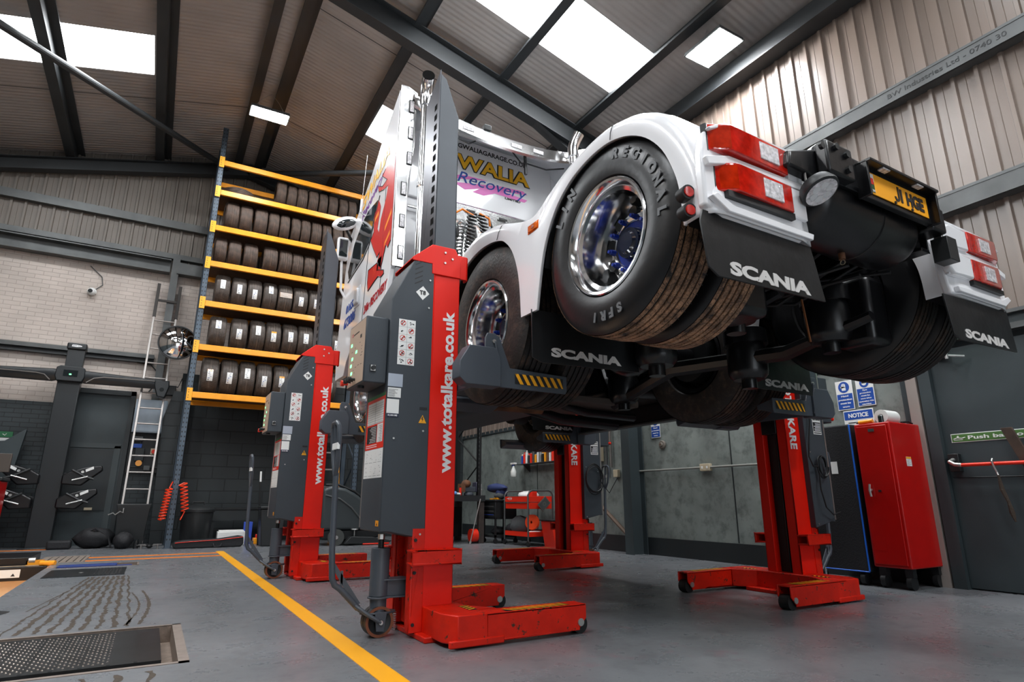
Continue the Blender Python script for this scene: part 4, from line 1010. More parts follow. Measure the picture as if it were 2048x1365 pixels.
b = mb(); b.tube([(2.7, 3.9, 1.66), (2.8, 4.1, 1.50), (3.2, 4.2, 1.46), (3.8, 4.25, 1.46)], .035, 12, BLACKG); b.build('curved_pipe', BLACKG, T)
b = mb(); b.box(TX-.35, TX+.35, 4.3, 6.9, 1.55, 2.3); b.build('engine', BLACK, T, bevel=.08, seg=3)
b = mb(); b.box(2.3, 3.6, 3.95, 4.6, 1.50, 1.56); b.build('splash_plate', mat('brown dusty steel', srgb(70, 60, 54), .6), T, bevel=.01)

# ---- cab
def zc(y):
    pts = [(5.3, 4.95), (5.75, 4.68), (6.2, 4.37), (6.7, 4.06), (7.0, 3.86), (7.3, 3.8)]
    for (a, za), (c, zc_) in zip(pts, pts[1:]):
        if y <= c: return za+(zc_-za)*(y-a)/(c-a)
    return pts[-1][1]
side = [(5.31, 2.93), (5.31, 4.95), (5.75, 4.68), (6.2, 4.37), (6.7, 4.06), (7.0, 3.86), (7.08, 3.4), (7.17, 2.87), (7.22, 2.45), (7.18, 2.1), (6.82, 2.1), (6.74, 2.25), (6.55, 2.38), (6.25, 2.44), (5.95, 2.40), (5.75, 2.28), (5.62, 2.1), (5.45, 2.1), (5.45, 2.60)]
for s in (-1, 1):
    b = mb(); xo = TX+s*1.25; xi = TX+s*1.20; b.prism(side, 'x', xo, xi, WHITE)
    sd = b.build('cab_side', WHITE, T, bevel=.006)
    X = (lambda x: x) if s < 0 else mir
    b = mb(); xw = X(1.718)
    b.prism([(5.86, 3.90), (6.10, 3.50), (6.30, 3.40), (6.86, 3.30), (6.93, 3.42), (6.72, 3.70), (6.45, 3.86), (6.2, 3.92)], 'x', xw, X(1.714), GLASSD); b.build('side_window', GLASSD, sd)
    b = mb(); b.tube([(xw, 5.80, 3.93), (xw, 6.08, 3.46), (xw, 6.30, 3.36), (xw, 6.9, 3.27)], .006, 6, BLACK); b.tube([(xw, 5.60, 4.0), (xw, 5.60, 2.9), (xw, 5.62, 2.72)], .003, 5, LETTB); b.tube([(xw, 6.10, 3.5), (xw, 6.16, 2.85), (xw, 6.2, 2.5)], .003, 5, LETTB); b.build('window_seal', BLACK, sd)
    b = mb(); b.box(X(1.69), X(1.72), 6.36, 6.50, 2.86, 3.04, WHITE); b.build('door_handle', WHITE, sd, bevel=.012)
    b = mb(); b.box(X(1.712), X(1.72), 6.33, 6.53, 2.83, 3.07, WHITEI); b.build('handle_recess', WHITEI, sd, bevel=.01)
    # mirrors
    M = Matrix.Translation((X(1.60), 6.78, 3.98)) @ Matrix.Rotation((-.45 if s < 0 else .45), 4, 'Y')
    b = mb(); b.blob((0, 0, 0), .17, .06, .085, 16, WHITE, M); mr = b.build('wing_mirror', WHITE, T, angle=1.5)
    b = mb(); b.blob((0, -.02, -.01), .135, .05, .058, 16, GLASSD, M); b.build('mirror_glass', GLASSD, mr, angle=1.5)
    b = mb(); b.tube([(X(1.62), 6.82, 3.94), (X(1.74), 6.90, 3.80)], .018, 8, PLASTB); b.build('mirror_arm', PLASTB, mr)
    b = mb(); b.box(X(1.56), X(1.70), 6.90, 6.98, 3.56, 3.86, WHITE); mr = b.build('wing_mirror', WHITE, T, bevel=.03, seg=3)
    b = mb(); b.box(X(1.58), X(1.68), 6.892, 6.90, 3.60, 3.82, GLASSD); b.build('mirror_glass', GLASSD, mr, bevel=.01)
    b = mb(); b.tube([(X(1.63), 6.95, 3.60), (X(1.66), 7.0, 3.2), (X(1.73), 7.02, 3.10)], .016, 8, WHITE); b.build('mirror_arm', WHITE, mr)
# side graphics
b = mb(); xg = 1.7175
drag = [(5.35, 4.26), (5.33, 4.07), (5.33, 3.64), (5.34, 3.22), (5.42, 3.17), (5.48, 3.22), (5.52, 3.16), (5.61, 3.02), (5.74, 3.1), (5.68, 3.22), (5.77, 3.19), (5.95, 3.38), (6.04, 3.49), (5.94, 3.55), (5.98, 3.75), (5.89, 3.8), (5.82, 3.88), (5.74, 3.77), (5.82, 3.54), (5.75, 3.47), (5.71, 3.61), (5.57, 3.79), (5.52, 3.92), (5.67, 3.94), (5.84, 3.99), (5.88, 4.08), (5.72, 4.0), (5.57, 4.01), (5.75, 4.14), (5.64, 4.17), (5.49, 4.18), (5.42, 4.25)]
foot = [(5.7, 3.09), (5.71, 3.03), (5.51, 2.96), (5.5, 2.92), (5.59, 2.91), (5.69, 2.95), (5.82, 2.93), (6.02, 2.89), (6.06, 2.99), (6.05, 3.14), (5.73, 3.12)]
b.prism(drag, 'x', xg-.0015, xg, DRED); b.prism(foot, 'x', xg-.0015, xg, DRED)
b.prism([(5.60, 3.15), (5.75, 3.15), (5.75, 3.03), (5.62, 3.0)], 'x', xg-.0015, xg, DRED)
for pl in ([(5.36, 3.52), (5.55, 3.40), (5.55, 3.45), (5.36, 3.58)], [(5.38, 3.30), (5.55, 3.22), (5.53, 3.27), (5.37, 3.35)], [(5.80, 3.70), (5.93, 3.66), (5.93, 3.71), (5.80, 3.75)]): b.prism(pl, 'x', xg-.0022, xg-.0015, mat('flame orange', (.95, .30, .02, 1), .4))
gd = b.build('dragon_graphic', DRED, T, smooth=False)
b = mb(); b.tube([(xg-.001, y, z) for y, z in foot+[foot[0]]], .005, 5, LETTB); b.tube([(xg-.001, y, z) for y, z in drag[11:15]], .004, 5, LETTB); b.tube([(xg-.001, y, z) for y, z in drag[23:30]], .004, 5, LETTB); b.tube([(xg-.001, y, z) for y, z in drag[3:12]], .004, 5, LETTB); b.build('graphic_outline', LETTB, gd)
b = mb(); text(b, '24hr RECOVERY', (xg-.001, 6.14, 2.655), (0, -1, .10), (0, .0, 1), .095, .74, .02, shear=.25, m=mat('lettering red', (.45, .01, .02, 1), .4)); b.build('side_lettering', MATS['lettering red'], T, smooth=False)
b = mb(); text(b, '01656', (xg-.001, 6.90, 2.86), (0, -1, .04), (0, 0, 1), .10, .36, .02, shear=.25, m=SIGNB); text(b, '673086', (xg-.001, 6.95, 2.68), (0, -1, .04), (0, 0, 1), .12, .46, .02, shear=.25, m=SIGNB); b.build('side_lettering', SIGNB, T, smooth=False)
b = mb(); text(b, 'GWALIA', (xg-.001, 6.52, 4.02), (0, -1, .28), (0, 0, 1), .15, 1.02, .02, shear=.2, m=mat('signwriting yellow', (.95, .50, .01, 1), .4)); b.build('side_lettering', MATS['signwriting yellow'], T, smooth=False)
b = mb(); text(b, 'Recovery', (xg-.001, 6.46, 3.90), (0, -1, .28), (0, 0, 1), .10, .74, .0, shear=.3, m=mat('signwriting purple', (.22, .04, .34, 1), .4)); b.build('side_lettering', MATS['signwriting purple'], T, smooth=False)
# front, floor, rear wall, roof
b = mb(); b.prism([(7.0, 3.86), (7.08, 3.4), (7.17, 2.87), (7.22, 2.1), (7.12, 2.1), (7.07, 2.87), (6.98, 3.4), (6.9, 3.86)], 'x', 1.77, 4.17, WHITE); b.build('cab_front', WHITE, T)
b = mb(); b.prism([(7.085, 3.4), (7.165, 2.9), (7.17, 2.9), (7.09, 3.4)], 'x', 1.9, 4.05, GLASSD); b.build('windscreen', GLASSD, T)
b = mb(); b.box(1.77, 4.17, 5.78, 7.1, 2.45, 2.5); b.build('cab_floor', BLACK, T)
b = mb(); RW = 5.76
b.box(1.86, 4.08, RW, RW+.06, 2.95, 4.92, WHITE)
rw = b.build('cab_rear_wall', WHITE, T, bevel=.03, seg=3)
b = mb(); b.prism([(2.0, 3.98), (3.92, 3.98), (3.96, 4.05), (3.92, 4.86), (3.75, 4.90), (2.2, 4.90), (2.03, 4.86)], 'y', RW-.035, RW, WHITE); b.build('raised_panel', WHITE, rw, bevel=.03, seg=3)
for x in (2.25, 2.68, 3.1, 3.52): b = mb(); b.box(x, x+.30, RW-.03, RW, 3.86, 3.93, WHITEI); b.build('wall_rib', WHITEI, rw, bevel=.008)
b = mb(); ty = RW-.037
text(b, 'WWW.GWALIAGARAGE.CO.UK', (2.30, ty, 4.775), (1, 0, 0), (0, 0, 1), .062, 1.26, .02, shear=.0, m=LETTB)
text(b, 'GWALIA', (2.358, ty, 4.498), (1, 0, 0), (0, 0, 1), .205, 1.245, .075, m=LETTB)
text(b, 'GWALIA', (2.370, ty-.002, 4.510), (1, 0, 0), (0, 0, 1), .185, 1.22, .03, m=MATS['signwriting yellow'])
for pl in ([(2.55, 4.30), (3.2, 4.42), (3.50, 4.44), (3.56, 4.40), (3.2, 4.36), (3.56, 4.33), (3.52, 4.29), (3.1, 4.30), (2.95, 4.23), (2.8, 4.24), (2.9, 4.31), (2.7, 4.24)], [(2.40, 4.36), (2.7, 4.43), (3.0, 4.44), (2.6, 4.36)]): b.prism(pl, 'y', ty-.001, ty, PINK)
text(b, 'Recovery', (2.60, ty-.002, 4.33), (1, 0, 0), (0, 0, 1), .14, .92, .0, shear=.35, m=SIGNB)
text(b, 'LIMITED', (3.24, ty-.002, 4.265), (1, 0, 0), (0, 0, 1), .028, .22, .03, m=LETTB)
b.build('rear_signwriting', LETTB, rw, smooth=False)
# spoiler: roof surface with the dished trailing edge
vs = []; ny, nx = 19, 17
for i in range(ny):
    y = 5.3+(7.0-5.3)*i/(ny-1); f = 1-i/(ny-1)
    for j in range(nx):
        u = -1+2*j/(nx-1); x = TX+u*1.245; dsh = max(0, 1-(y-5.3)/.25); q = min(1, max(0, (y-5.42)/.34)); cr = q*q*(3-2*q)*(.46-.18*(y-5.3)); z = zc(y)-.05-.20*dsh*(1-abs(u)**2.2)+cr*(1-abs(u)**2.4)
        vs.append((x, y, z))
b = mb(); b.add(vs, [(i*nx+j, i*nx+j+1, (i+1)*nx+j+1, (i+1)*nx+j) for i in range(ny-1) for j in range(nx-1)], WHITEI)
o = b.build('roof_spoiler', WHITEI, T, angle=1.2); sm = o.modifiers.new('solid', 'SOLIDIFY'); sm.thickness = .02; sm.offset = -1
# polished marker light bar along the dished edge
def barz(x):
    u = abs(x-TX)/1.245; return 4.97-.05-.20*(1-u**2.2)
b = mb(); vs = []; N2 = 24
for j in range(N2+1):
    x = 1.86+(4.08-1.86)*j/N2; z = barz(x)
    for dy, dz in ((-.03, -.12), (-.05, -.10), (-.05, .025), (-.02, .04), (.03, .04)): vs.append((x, 5.29+dy, z+dz))
b.add(vs, [(j*5+k, j*5+k+1, (j+1)*5+k+1, (j+1)*5+k) for j in range(N2) for k in range(4)], STAIN)
lb = b.build('light_bar', STAIN, T, angle=.7)
for x in (2.20, 2.50, 3.12, 3.42, 3.86):
    b = mb(); z = barz(x)-.04; b.box(x-.07, x+.07, 5.232, 5.24, z-.025, z+.025, LENSW); b.build('marker_light', LENSW, lb, bevel=.006)
b = mb(); b.box(2.69, 2.78, 5.22, 5.28, 4.755, 4.825, PLASTB); b.build('camera_lamp', PLASTB, lb, bevel=.008)
# wiring under the bar
b = mb(); b.tube([(3.1, 5.32, 4.66), (3.25, 5.35, 4.56), (3.32, 5.38, 4.60), (3.6, 5.35, 4.58), (3.85, 5.33, 4.66)], .009, 6, LETTB); b.tube([(3.32, 5.38, 4.70), (3.33, 5.38, 4.45)], .02, 6, LETTB); b.tube([(2.40, 5.32, 4.60), (2.55, 5.33, 4.58), (2.62, 5.30, 4.62)], .008, 6, LETTB); b.build('wiring', LETTB, T)
# polished rear edge strips of the side fairings
for s in (-1, 1):
    X = (lambda x: x) if s < 0 else mir
    b = mb(); b.prism([(X(1.72), 2.93), (X(1.845), 2.93), (X(1.845), 3.9), (X(1.895), 4.3), (X(1.905), 4.95), (X(1.80), 5.00), (X(1.72), 4.99)], 'y', 5.275, 5.30, STAIN)
    st = b.build('fairing_strip', STAIN, T, bevel=.004)
    for i, z in enumerate((3.08, 3.42, 3.78, 4.14, 4.44, 4.76)):
        b = mb(); x = 1.80 if z < 4 else 1.845; b.box(X(x-.03), X(x+.03), 5.266, 5.275, z-.075, z+.075, BLACK); b.box(X(x-.022), X(x+.022), 5.262, 5.267, z-.065, z+.065, LENSW); b.build('marker_light', LENSW, st, bevel=.004)
    b = mb(); b.prism([(5.32, 2.95), (5.76, 2.95), (5.76, 4.66), (5.32, 4.92)], 'x', X(1.77), X(1.79), WHITEI); b.build('fairing_inner', WHITEI, T)
# exhaust stacks
MOUTHD = mat('mouth shade', (.002, .002, .002, 1), .9, spec=.1)  # near-black disc colour, paints the shade inside the pipe mouth
for s, xs_, lean in ((-1, 1.945, 0), (1, 3.84, 1)):
    b = mb(); y = 5.12
    b.lathe([(2.6, .052), (3.75, .052), (3.76, .062), (3.80, .062), (3.81, .052), (4.74, .052)], (xs_, y, 0), 'z', 32, CHROME)
    top = [(xs_, y, 4.70), (xs_, y, 4.80), (xs_-.01, y-.03, 4.89), (xs_-.03, y-.10, 4.94), (xs_-.05, y-.17, 4.95)] if not lean else [(xs_, y, 4.70), (xs_, y, 4.82), (xs_+.015, y-.02, 4.90), (xs_+.05, y-.06, 5.0)]
    b.tube(top, .066, 24, CHROME); o = b.build('exhaust_stack', CHROME, T)
    d = (Vector(top[-1])-Vector(top[-2])).normalized(); e = Vector(top[-1])
    b = mb(); b.cyl(e-d*.004, e+d*.004, .064, n=28, m=MOUTHD); b.build('stack_mouth', MOUTHD, o)
    b = mb()
    for k in range(12): b.cyl((xs_+.03, y-.047, 3.1+k*.14), (xs_+.031, y-.051, 3.1+k*.14), .010, n=8, m=BLACK)
# catwalk: stainless chequer panel, air lines
b = mb(); b.prism([(4.98, 2.62), (5.0, 3.62), (5.05, 3.66), (5.5, 3.66), (5.5, 3.64), (5.06, 3.64), (5.02, 3.60), (5.0, 2.62)], 'x', 2.1, 3.85, STAIN); cw = b.build('stainless_catwalk_panel', STAIN, T)
for x, z, v in ((2.42, 3.56, 0), (2.80, 3.56, 0), (3.15, 3.54, 0), (2.28, 3.3, 1), (2.28, 3.05, 1)):
    b = mb(); b.box(x-(.05 if not v else .012), x+(.05 if not v else .012), 4.975, 4.985, z-(.012 if not v else .05), z+(.012 if not v else .05), BLACK); b.build('slot', BLACK, cw, bevel=.004)
b = mb(); b.tube([(2.0, 5.70, 3.84), (3.9, 5.70, 3.84)], .018, 10, STAIN); b.tube([(2.1, 5.70, 3.78), (2.6, 5.60, 3.62)], .010, 8, STAIN); b.build('grab_rail', STAIN, T)
for x, ph in ((2.38, 0), (2.47, 1)):
    pts = []
    for i in range(170):
        t_ = i/169; a = i*.62; rr = .045; yy = 4.86; pts.append((x+rr*cos(a)+.10*sin(t_*2.2)*(1 if ph else -.3), yy+rr*sin(a), 3.47-.62*t_+.03*sin(a)))
    b = mb(); b.tube(pts, .010, 6, BLACKG); b.build('coiled_air_line', BLACKG, T)
b = mb(); b.tube([(2.15, 4.9, 3.40), (2.28, 4.88, 3.50), (2.40, 4.88, 3.46)], .011, 8, mat('orange hose', (.85, .22, .02, 1), .4)); b.tube([(2.47, 4.88, 3.5), (2.58, 4.88, 3.47), (2.6, 4.9, 3.40)], .011, 8, MATS['orange hose']); b.build('orange_air_line', MATS['orange hose'], T)
b = mb(); b.tube([(2.58, 4.9, 3.5), (2.66, 4.9, 3.3), (2.70, 4.9, 3.0)], .012, 8, BLACK); b.tube([(2.70, 4.92, 3.35), (2.78, 4.9, 3.38), (2.85, 4.92, 3.28)], .012, 8, BLACK); b.build('electric_line', BLACK, T)
b = mb(); b.tube([(1.66, 6.32, 3.94), (1.66, 6.30, 4.10)], .016, 8, WHITE); b.tube([(1.66, 6.30, 4.10), (1.655, 6.19, 4.62)], .003, 5, ZINC); b.tube([(1.66, 6.32, 3.94), (1.74, 6.32, 3.90)], .008, 6, WHITE); b.build('aerial', WHITE, T)
# deck between cab and rear, partly seen
b = mb(); b.box(TX-.45, TX+.45, 1.5, 5.0, 2.245, 2.27); b.build('deck_plate', BLACKG, T)

# ================================================================== TYRE RACK AND TYRES
RY = 11.0; RZS = [2.39, 3.20, 3.97, 4.70, 5.38, 6.07, 6.66]
rk = thing('tyre_rack', 'tall pallet rack with orange beams and slotted blue-grey uprights against the gable wall', 'rack', (1.7, 11.4, 0), world=True)
for x in (.30, 3.12):
    for y in (RY, RY+.86):
        b = mb(); w = .045
        b.box(x-w, x+w, y, y+.006, 0, 7.38); b.box(x-w, x-w+.006, y, y+.07, 0, 7.38); b.box(x+w-.006, x+w, y, y+.07, 0, 7.38); b.box(x-.07, x+.07, y-.03, y+.11, 0, .008)
        up = b.build('upright', RACKB, rk, smooth=False)
        if y == RY:
            b = mb(); z = .12
            while z < 7.35:
                for dx in (-.022, .022): b.add([(x+dx-.008, y-.001, z), (x+dx+.008, y-.001, z), (x+dx+.008, y-.001, z+.026), (x+dx-.008, y-.001, z+.026)], [(0,1,2,3)], BLACK)
                z += .075
            b.build('slots', BLACK, up, smooth=False)
    b = mb(); z = .3; s_ = 1
    while z < 6.8:
        b.tube([(x, RY+.07 if s_ > 0 else RY+.86, z), (x, RY+.86 if s_ > 0 else RY+.07, z+.55)], .014, 6, RACKB); z += .55; s_ = -s_
    b.build('bracing', RACKB, rk)
for i, z in enumerate(RZS):
    for y in (RY-.01, RY+.87):
        if i == 6 and y > 11.5: y, z2 = 11.87, 6.66
        b = mb(); b.box(.345, 3.075, y-.02, y+.03, z-.05, z+.05); bm_ = b.build('beam', ORANGE, rk, bevel=.006)
        b = mb(); yy = y-.024 if y < 11.5 else y+.03
        for xa in (.262, 3.075):
            b = mb(); b.box(xa, xa+.083, yy, yy+.005, z-.10, z+.11)
            for q in (-.06, -.02, .03, .07): b.box(xa+.023, xa+.033, yy-.001, yy, z+q, z+q+.014, LETTB)
            b.build('beam_connector', mat('connector yellow', (.95, .42, .02, 1), .4), bm_)
    if i < 6:
        b = mb(); b.box(.35, 3.07, RY+.03, RY+.84, z+.036, z+.048); b.build('shelf_board', mat('chipboard', srgb(96, 66, 44), .8, noise=(15, .2)), rk)

def make_tyre(used):
    m = TYREO if used else TYRE
    t = thing('car_tyre', '', 'tyre')
    b = mb(); r, w = .32, .25; n = 56
    prof = [(-.085, .20), (-.118, .215), (-.125, .25), (-.118, .285), (-.102, .307)]
    rib = [(-.098, .312), (-.066, .318), (-.066, .311), (-.058, .311), (-.058, .319), (-.022, .320), (-.022, .312), (-.014, .312), (-.014, .320), (.014, .320), (.014, .312), (.022, .312), (.022, .320), (.058, .319), (.058, .311), (.066, .311), (.066, .318), (.098, .312)]
    full = prof+rib+[(-a, c) for a, c in reversed(prof)]+[(.085, .20), (-.085, .20)]
    b.lathe(full, (0, 0, .32), 'x', n, m)
    for j in range(70):
        a = 2*pi*j/70
        for xa, xb, of in ((-.102, -.07, 0), (.07, .102, .5), (-.055, -.025, .3), (.025, .055, .8)):
            a1 = a+of*2*pi/70; q = .03 if not used else .05; rr = .3205 if abs(xa+xb) < .12 else .3175
            b.add([(xa, rr*cos(a1), .32+rr*sin(a1)), (xb, rr*cos(a1+q), .32+rr*sin(a1+q)), (xb, rr*cos(a1+q+.018), .32+rr*sin(a1+q+.018)), (xa, rr*cos(a1+.018), .32+rr*sin(a1+.018))], [(0,1,2,3)], BLACK)
    b.build('tyre_casing', m, t, angle=.45); return t
def sticker(t, ang, kind=0):
    """paper label on the tread, ang degrees above the horizontal front"""
    b = mb(); r = .322; a0 = rad(180-ang); h = .30
    def P(x, q, e=0): a = a0+q; return (x, (r+e)*cos(a), .32+(r+e)*sin(a))
    n = 6; L_ = .15/ r
    vs = []
    if kind == 2:
        for i in range(n+1): q = -.16+.32*i/n; vs += [P(-.11, q), P(.11, q)]
        b.add(vs, [(2*i, 2*i+1, 2*i+3, 2*i+2) for i in range(n)], mat('brown paper label', srgb(150, 120, 96), .6))
        for i in range(4):
            q = -.13+i*.08; b.add([P(-.10, q, .001), P(.10, q, .001), P(.10, q+.03, .001), P(-.10, q+.03, .001)], [(0,1,2,3)], LABELW)
    else:
        for i in range(n+1): q = -L_*.62+L_*1.24*i/n; vs += [P(-.040, q), P(.040, q)]
        b.add(vs, [(2*i, 2*i+1, 2*i+3, 2*i+2) for i in range(n)], LABELW)
        rn = random.Random(int(ang*7)+kind)
        for i in range(7):
            q = -.24+.075*i; x = rn.uniform(-.034, .0); b.add([P(x, q, .001), P(x+rn.uniform(.015, .034), q, .001), P(x+rn.uniform(.015, .034), q+rn.uniform(.015, .04), .001), P(x, q+.03, .001)], [(0,1,2,3)], rn.choice([LETTB, SIGNB, mat('grey print', (.3, .3, .32, 1), .6), MATS['grey print']]))
        if kind == 1: b.add([P(-.04, -.29, .0012), P(.04, -.29, .0012), P(.04, -.20, .0012), P(-.04, -.20, .0012)], [(0,1,2,3)], ORANGE)
    b.build('paper_label', LABELW, t, smooth=False)
used0 = make_tyre(True)
news = []
for k, (ang, kd) in enumerate(((12, 0), (2, 0), (-8, 0), (20, 0), (6, 2), (-4, 1))):
    t_ = make_tyre(False); sticker(t_, ang, kd); news.append(t_)
ORD = ['first', 'second', 'third', 'fourth', 'fifth', 'sixth', 'seventh', 'eighth', 'ninth', 'tenth', 'eleventh']
ROWS = {
 5: [(1.388, .19, .60), (1.585, .18, .56), (1.772, .2, .56), (1.976, .19, .56), (2.168, .17, .55), (2.364, .186, .55), (2.557, .18, .54), (2.745, .17, .53)],
 4: [(.584, .245, .64), (.827, .225, .63), (1.091, .24, .64), (1.314, .2, .62), (1.510, .18, .61), (1.70, .17, .60), (1.884, .18, .60), (2.09, .20, .60), (2.294, .18, .60), (2.499, .2, .60), (2.695, .17, .60)],
 3: [(.474, .215, .56), (.712, .225, .56), (.975, .25, .56), (1.315, .26, .57), (1.575, .24, .56), (1.803, .21, .54), (2.024, .21, .54), (2.25, .20, .53), (2.46, .2, .54), (2.67, .2, .54), (2.88, .2, .54)],
 2: [(.594, .255, .61), (.857, .25, .61), (1.117, .25, .61), (1.373, .25, .61), (1.64, .26, .61), (1.912, .265, .60), (2.181, .255, .60), (2.45, .25, .60), (2.71, .25, .60)],
 1: [(.604, .28, .60), (.948, .28, .62), (1.236, .265, .63), (1.511, .27, .64), (1.787, .27, .645), (2.066, .275, .65), (2.347, .27, .65), (2.62, .26, .65)],
 0: [(.575, .28, .67), (.863, .28, .67), (1.159, .275, .67), (1.436, .265, .66), (1.716, .27, .66), (2.0, .27, .65), (2.28, .27, .65), (2.56, .27, .65)]}
SHN = ['lowest shelf', 'second shelf up', 'third shelf up', 'fourth shelf up', 'fifth shelf up', 'top shelf']
STK = {2: [0, 1, 2, 3, 4, 2, 2, 1, 0], 1: [3, 2, 0, 5, 1, 1, 0, 2], 0: [5, 2, 0, 2, 5, 0, 1, 2]}
first = {}
for row, lst in ROWS.items():
    for i, (x, w, d) in enumerate(lst):
        if row in STK: src = news[STK[row][i]]
        else: src = used0
        sc = (w/.25*.965, d/.64, d/.64); y = RY+.03+d/2+random.uniform(0, .02)
        z = RZS[row]+.049
        if row in STK: lab = 'tyre with %s, %s from left on the %s' % ({4: 'a brown paper band', 5: 'an orange-topped label'}.get(STK[row][i], 'a white label'), ORD[i], SHN[row])
        else: lab = 'worn black tyre, %s upright one from left on the %s' % (ORD[i], SHN[row])
        if src.name not in first: o = src; first[src.name] = 1; o.location = (x, y, z); o.scale = sc; o['label'] = lab
        else: o = dup(src, (x, y, z), 0, lab, scale=sc)
        o['group'] = 'tyres on the '+SHN[row]
        o.rotation_euler = (0, 0, random.uniform(-.04, .04))
o = dup(used0, (.63, 11.30, 6.12), 0, 'worn tyre lying flat at the left end of the top shelf', scale=(.8, .92, .92)); o['group'] = 'tyres on the top shelf'
o.rotation_euler = (0, rad(-90), 0); o.location = (.66+.29, 11.40, 6.225)
for t_ in news: assert t_['label']

# ================================================================== FLOOR RECESSES, LEFT SIDE
b = mb()
for x0, x1, y0, y1 in ((-1.42, .245, 3.33, 3.36), (-1.42, .245, 4.32, 4.345), (.20, .245, 3.33, 4.345)): b.box(x0, x1, y0, y1, -.002, .003)
struct('trim_60', b, mat('worn steel frame', srgb(120, 108, 100), .6, noise=(20, .2)), smooth=False)
PLT = mat('studded steel plate', srgb(44, 46, 48), .32, metal=.5, noise=(8, .4))
b = mb(); b.box(-1.38, .135, 3.45, 4.285, -.028, -.002)
for i in range(34):
    for j in range(26):
        x = -1.30+i*.0365+(.018 if j % 2 else 0); y = 3.50+j*.029; r = .0055
        if x > .0: continue
        b.add([(x-r, y, -.002), (x, y-r, -.002), (x+r, y, -.002), (x, y+r, -.002), (x, y, .003)], [(0,1,4), (1,2,4), (2,3,4), (3,0,4)], mat('bright stud', srgb(150, 140, 130), .3, metal=.7))
for i in range(14): b.box(-1.34+i*.105, -1.325+i*.105, 3.46, 4.28, -.002, -.0005, PLT)
tag(b.build('studded_floor_plate', PLT, None, smooth=False), 'large dark studded steel plate in the floor recess at the lower left', 'floor plate')
for x, y in ((-.02, 3.6), (-.02, 4.1), (-.08, 3.85)): pass
b = mb(); b.box(-.81, -.14, 7.42, 8.18, .0, .006)
for i in range(8): b.box(-.40+i*.03, -.39+i*.03, 7.44, 8.16, .006, .008, BLACK)
b.cyl((-.52, 7.75, .006), (-.52, 7.75, .010), .02, n=12, m=ZINC)
tag(b.build('floor_plate', PLT, None, smooth=False), 'smaller dark flush plate in the floor farther back on the left', 'floor plate')
b = mb(); b.box(-.80, -.10, 8.47, 8.74, -.09, -.012, mat('blue beam', (.015, .04, .20, 1), .4)); b.box(-.80, -.25, 8.50, 8.70, -.012, .012, MATS['blue beam'])
tag(b.build('blue_steel_beam', MATS['blue beam'], None, bevel=.004), 'dark blue steel beam sunk in the narrow floor slot', 'beam')
b = mb()
for x0, x1, y0, y1 in ((-.83, -.03, 8.40, 8.42), (-.83, -.03, 8.80, 8.82), (-.05, -.03, 8.40, 8.82)): b.box(x0, x1, y0, y1, 0, .003)
struct('trim_61', b, MATS['worn steel frame'], smooth=False)
sl = thing('scissor_lift', 'black scissor lift platform over the lit pit at the far left', 'lift', (-1.8, 9.4, 0), world=True)
b = mb(); b.box(-2.68, -.93, 8.88, 8.98, -.15, -.005); b.build('lower_girder', BLACKG, sl, bevel=.006)
b = mb(); b.box(-2.68, -1.12, 9.0, 9.9, .0, .085); b.build('platform', BLACKG, sl, bevel=.006)
b = mb(); b.box(-1.36, -1.16, 8.874, 8.88, -.115, -.03, LABELW); b.prism([(-1.24, -.10), (-1.20, -.10), (-1.22, -.07)], 'y', 8.872, 8.874, LETTB); b.build('warning_label', LABELW, sl, smooth=False)
b = mb(); b.lathe([(0, .0), (0, 1)], (0, 0, 0), 'y', 24, LABELW, Matrix.Translation((-1.46, 8.998, .045)) @ Matrix.Diagonal((.06, 1, .025, 1))); b.build('oval_badge', LABELW, sl, smooth=False)
b = mb(); b.box(-1.14, -.98, 9.0, 9.08, .0, .05, ORANGE); b.cyl((-1.0, 8.95, .02), (-.86, 8.9, .02), .03, n=14, m=ORANGE); b.cyl((-1.12, 9.02, .05), (-1.06, 9.02, .05), .03, n=14, m=ZINC); b.build('roller_stop', ORANGE, sl)
b = mb(); b.add([(-1.08, 9.15, .002), (-.62, 9.15, .002), (-.60, 10.05, .012), (-1.08, 10.05, .012), (-1.08, 9.15, .0), (-.62, 9.15, .0), (-.60, 10.05, .0), (-1.08, 10.05, .0)], [(0,1,2,3), (0,4,5,1), (1,5,6,2), (2,6,7,3), (3,7,4,0)])
for i in range(6): b.box(-1.0+i*.07, -.995+i*.07, 9.2, 10.0, .004, .013, LETTB)
tag(b.build('ramp_plate', mat('tan plate', srgb(132, 120, 110), .5), None, smooth=False), 'pale ribbed ramp plate lying on the floor beside the scissor lift', 'ramp plate')
for y in (5.4, 7.0, 8.2):
    t = thing('pit_lamp', 'warm bulkhead lamp inside the floor pit', 'lamp', (-2.66, y, -.6), group='bulkhead lamps in the pit')
    b = mb(); b.box(0, .04, -.12, .12, -.06, .06, GALV); b.build('lamp_base', GALV, t)
    b = mb(); b.box(.04, .07, -.10, .10, -.045, .045, mat('warm lamp', (1, .8, .5, 1), .4, emit=((1, .78, .55, 1), 60))); b.build('diffuser', MATS['warm lamp'], t, bevel=.01)
